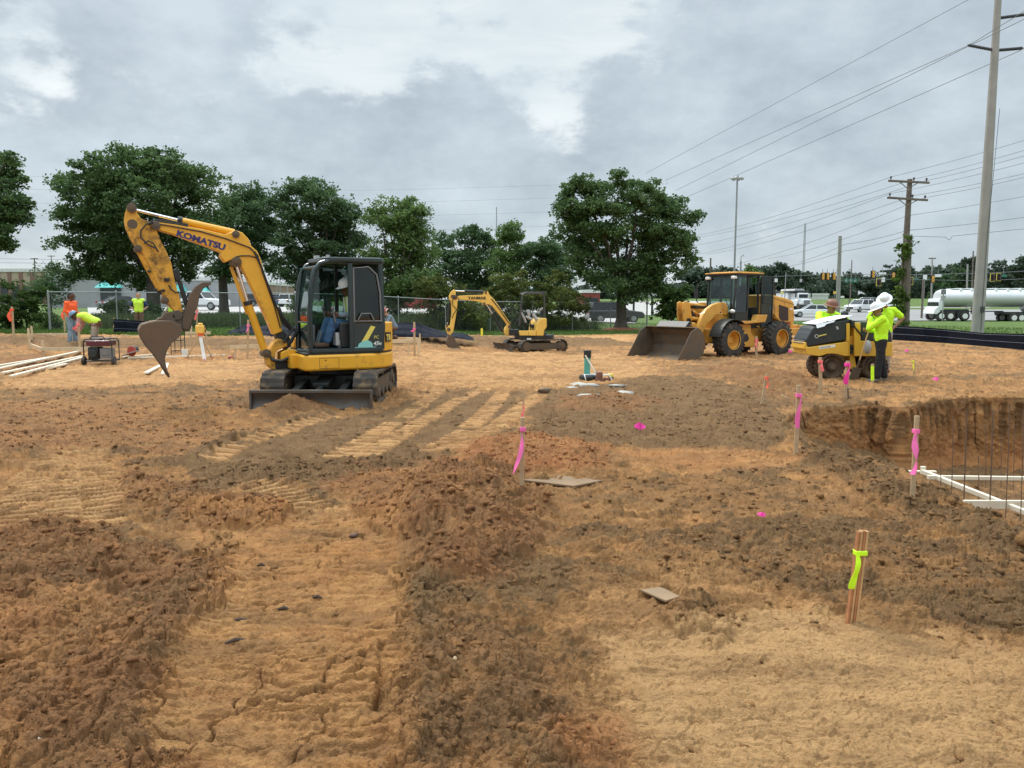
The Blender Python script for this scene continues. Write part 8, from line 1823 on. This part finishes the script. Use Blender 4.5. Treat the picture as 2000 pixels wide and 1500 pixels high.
wire('span cable carrying the traffic lights at right', [(1470, 541, 100), (1641, 535, 98), (1821, 536, 92), (2040, 528, 90)], .02, .004); wire('lower span cable for the near traffic lights', [(1641, 548, 80), (1760, 545, 80), (1900, 548, 80), (2040, 543, 80)], .018, .003)
# traffic lights, signs on the span
M_tly = mat('signal_housing', (.62, .33, .05), .5, var=.08); M_tld = mat('signal_black', (.012, .012, .012), .5)
def signal(label, px, py, Y, back=True, hpx=13, wpx=6):
    c = P(px, py, Y); t = thing('traffic_light', label, 'traffic light', c, R(rnd.uniform(-12, 12)), 'traffic lights over the highway'); s = Y/F; mb = MB(); mb.box(-wpx*s/2*1.5, wpx*s/2*1.5, -.02, .06, -hpx*s/2*1.12, hpx*s/2*1.12); mb.build('backplate', M_tld, t)
    mb = MB()
    if back: mb.box(-wpx*s*.28, wpx*s*.28, -.3, -.02, -hpx*s*.46, hpx*s*.46)
    else: mb.box(-wpx*s*.55, wpx*s*.55, -.2, -.02, -hpx*s*.5, hpx*s*.5)
    mb.build('housing', M_tly if back else M_tld, t, bevel=.02)
    if not back:
        mb = MB()
        for k in (-1, 0, 1): mb.cyl((0, -.3, k*hpx*s*.3), (0, -.2, k*hpx*s*.3), wpx*s*.3, 12)
        mb.build('lens', mat('dark_lens', (.05, .02, .02), .3) if 'dark_lens' not in bpy.data.materials else bpy.data.materials['dark_lens'], t)
        mb = MB(); w_ = wpx*s*.8; h_ = hpx*s*.6
        for q in ((-w_, -w_+.05, -h_, h_), (w_-.05, w_, -h_, h_), (-w_, w_, h_-.05, h_), (-w_, w_, -h_, -h_+.05)): mb.box(q[0], q[1], -.06, -.02, q[2], q[3])
        mb.build('border', M_ymark, t)
    mb = MB(); mb.tube([(0, .1, hpx*s*.5), (0, .1, hpx*s*.5+.5)], .03, 5); mb.build('hanger', M_tld, t)
for lab, px, py, Y, bk__ in (('leftmost orange backed traffic light of the four left of the thick grey pole', 1607, 540, 98, True), ('second orange traffic light left of the thick grey pole', 1616, 540, 98, True), ('third orange traffic light left of the thick grey pole', 1628, 540, 98, True),
   ('orange backed traffic light left of the white street sign', 1705, 536, 96, True), ('orange backed traffic light beside the vine pole', 1744, 539, 96, True), ('black faced traffic light below the white street sign', 1716, 551, 82, False), ('black faced traffic light right of the vine pole', 1778, 549, 82, False),
   ('orange backed traffic light on the small crossarm pole', 1821, 545, 88, True), ('left black traffic light over the tanker', 1938, 542, 80, False), ('right black traffic light over the tanker', 1950, 541, 80, False)):
    signal(lab, px, py, Y, bk__)
M_sgn = mat('sign_green', (.02, .15, .09), .5)
def sgn(label, x0, y0, x1, y1, Y, m, mark=None, hang=True, diamond=False):
    a, b_ = P(x0, y1, Y), P(x1, y0, Y); c = (a+b_)/2; t = thing('road_sign', label, 'sign', c, 0, 'road signs'); w_, h_ = (b_.x-a.x)/2, (b_.z-a.z)/2; mb = MB()
    if diamond: mb.prism([(-w_, 0), (0, -h_), (w_, 0), (0, h_)], 0, .05)
    else: mb.box(-w_, w_, 0, .05, -h_, h_)
    mb.build('panel', m, t, bevel=.01)
    if mark: lettering(t, mark[0], h_*mark[1], (-w_*.75, -.01, -h_*.5), Matrix.Rotation(R(90), 3, 'X'), mark[2], .003)
    mb = MB()
    if hang: mb.tube([(0, .08, h_), (0, .08, h_+.6)], .025, 5)
    else: mb.tube([(0, .08, -h_-2.2), (0, .08, h_)], .05, 6)
    mb.build('support', M_gpole, t)
sgn('white street name sign hanging between two orange traffic lights', 1716, 532, 1731, 537, 96, M_wht); sgn('white square sign hanging below the street name sign', 1722, 542, 1729, 551, 82, M_wht); sgn('small white sign left of the loader pines', 1513, 544, 1519, 551, 100, M_wht); sgn('small white sign under the radio mast', 1562, 545, 1567, 551, 100, M_lgrey)
sgn('white sign directly against the thick grey pole', 1631, 534, 1638, 539, 98, M_wht); sgn('green street sign right of the vine pole', 1786, 543, 1794, 546, 82, M_sgn); sgn('white sign left of the crossarm pole', 1803, 537, 1811, 547, 90, M_wht, hang=False); sgn('white street sign right of the crossarm pole light', 1826, 536, 1839, 541, 88, M_wht)
sgn('green street sign right of the black lights over the tanker', 1954, 536, 1967, 541, 80, M_sgn)
for i, x_ in enumerate((1650, 1659, 1667)): sgn(['left green number sign', 'middle green number sign', 'right green number sign'][i]+' right of the thick grey pole', x_, 544, x_+7.5, 552, 99, M_sgn, (['0', 'S', '6'][i], 1.5, M_wht))
sgn('yellow diamond warning sign behind the loader hood', 1524.5, 568, 1531, 575, 110, M_ymark, hang=False, diamond=True); sgn('pale yellow billboard on the far grass by the thick pole', 1627.5, 569, 1634, 574, 150, M_yan, hang=False)
sgn('white square sign on the far grass between the poles', 1642, 578, 1649, 582, 150, M_wht, hang=False)
# mulch ring under the shade tree
ml = MB(); c = P(1213, 643, 50); c.z = float(zb(c.x, 50)); ml.lathe([(0, .18), (.5, .16), (1.1, .06), (1.5, -.05)], 28, T(c.x, c.y, c.z+.02)); o = ml.build('mulch_ring', mat('red_mulch', (.20, .07, .03), .95, var=.3, vscale=9, bump=1, bscale=30), None); tag(o, 'ring of reddish mulch around the lone shade tree trunk', 'mulch', kind='structure')
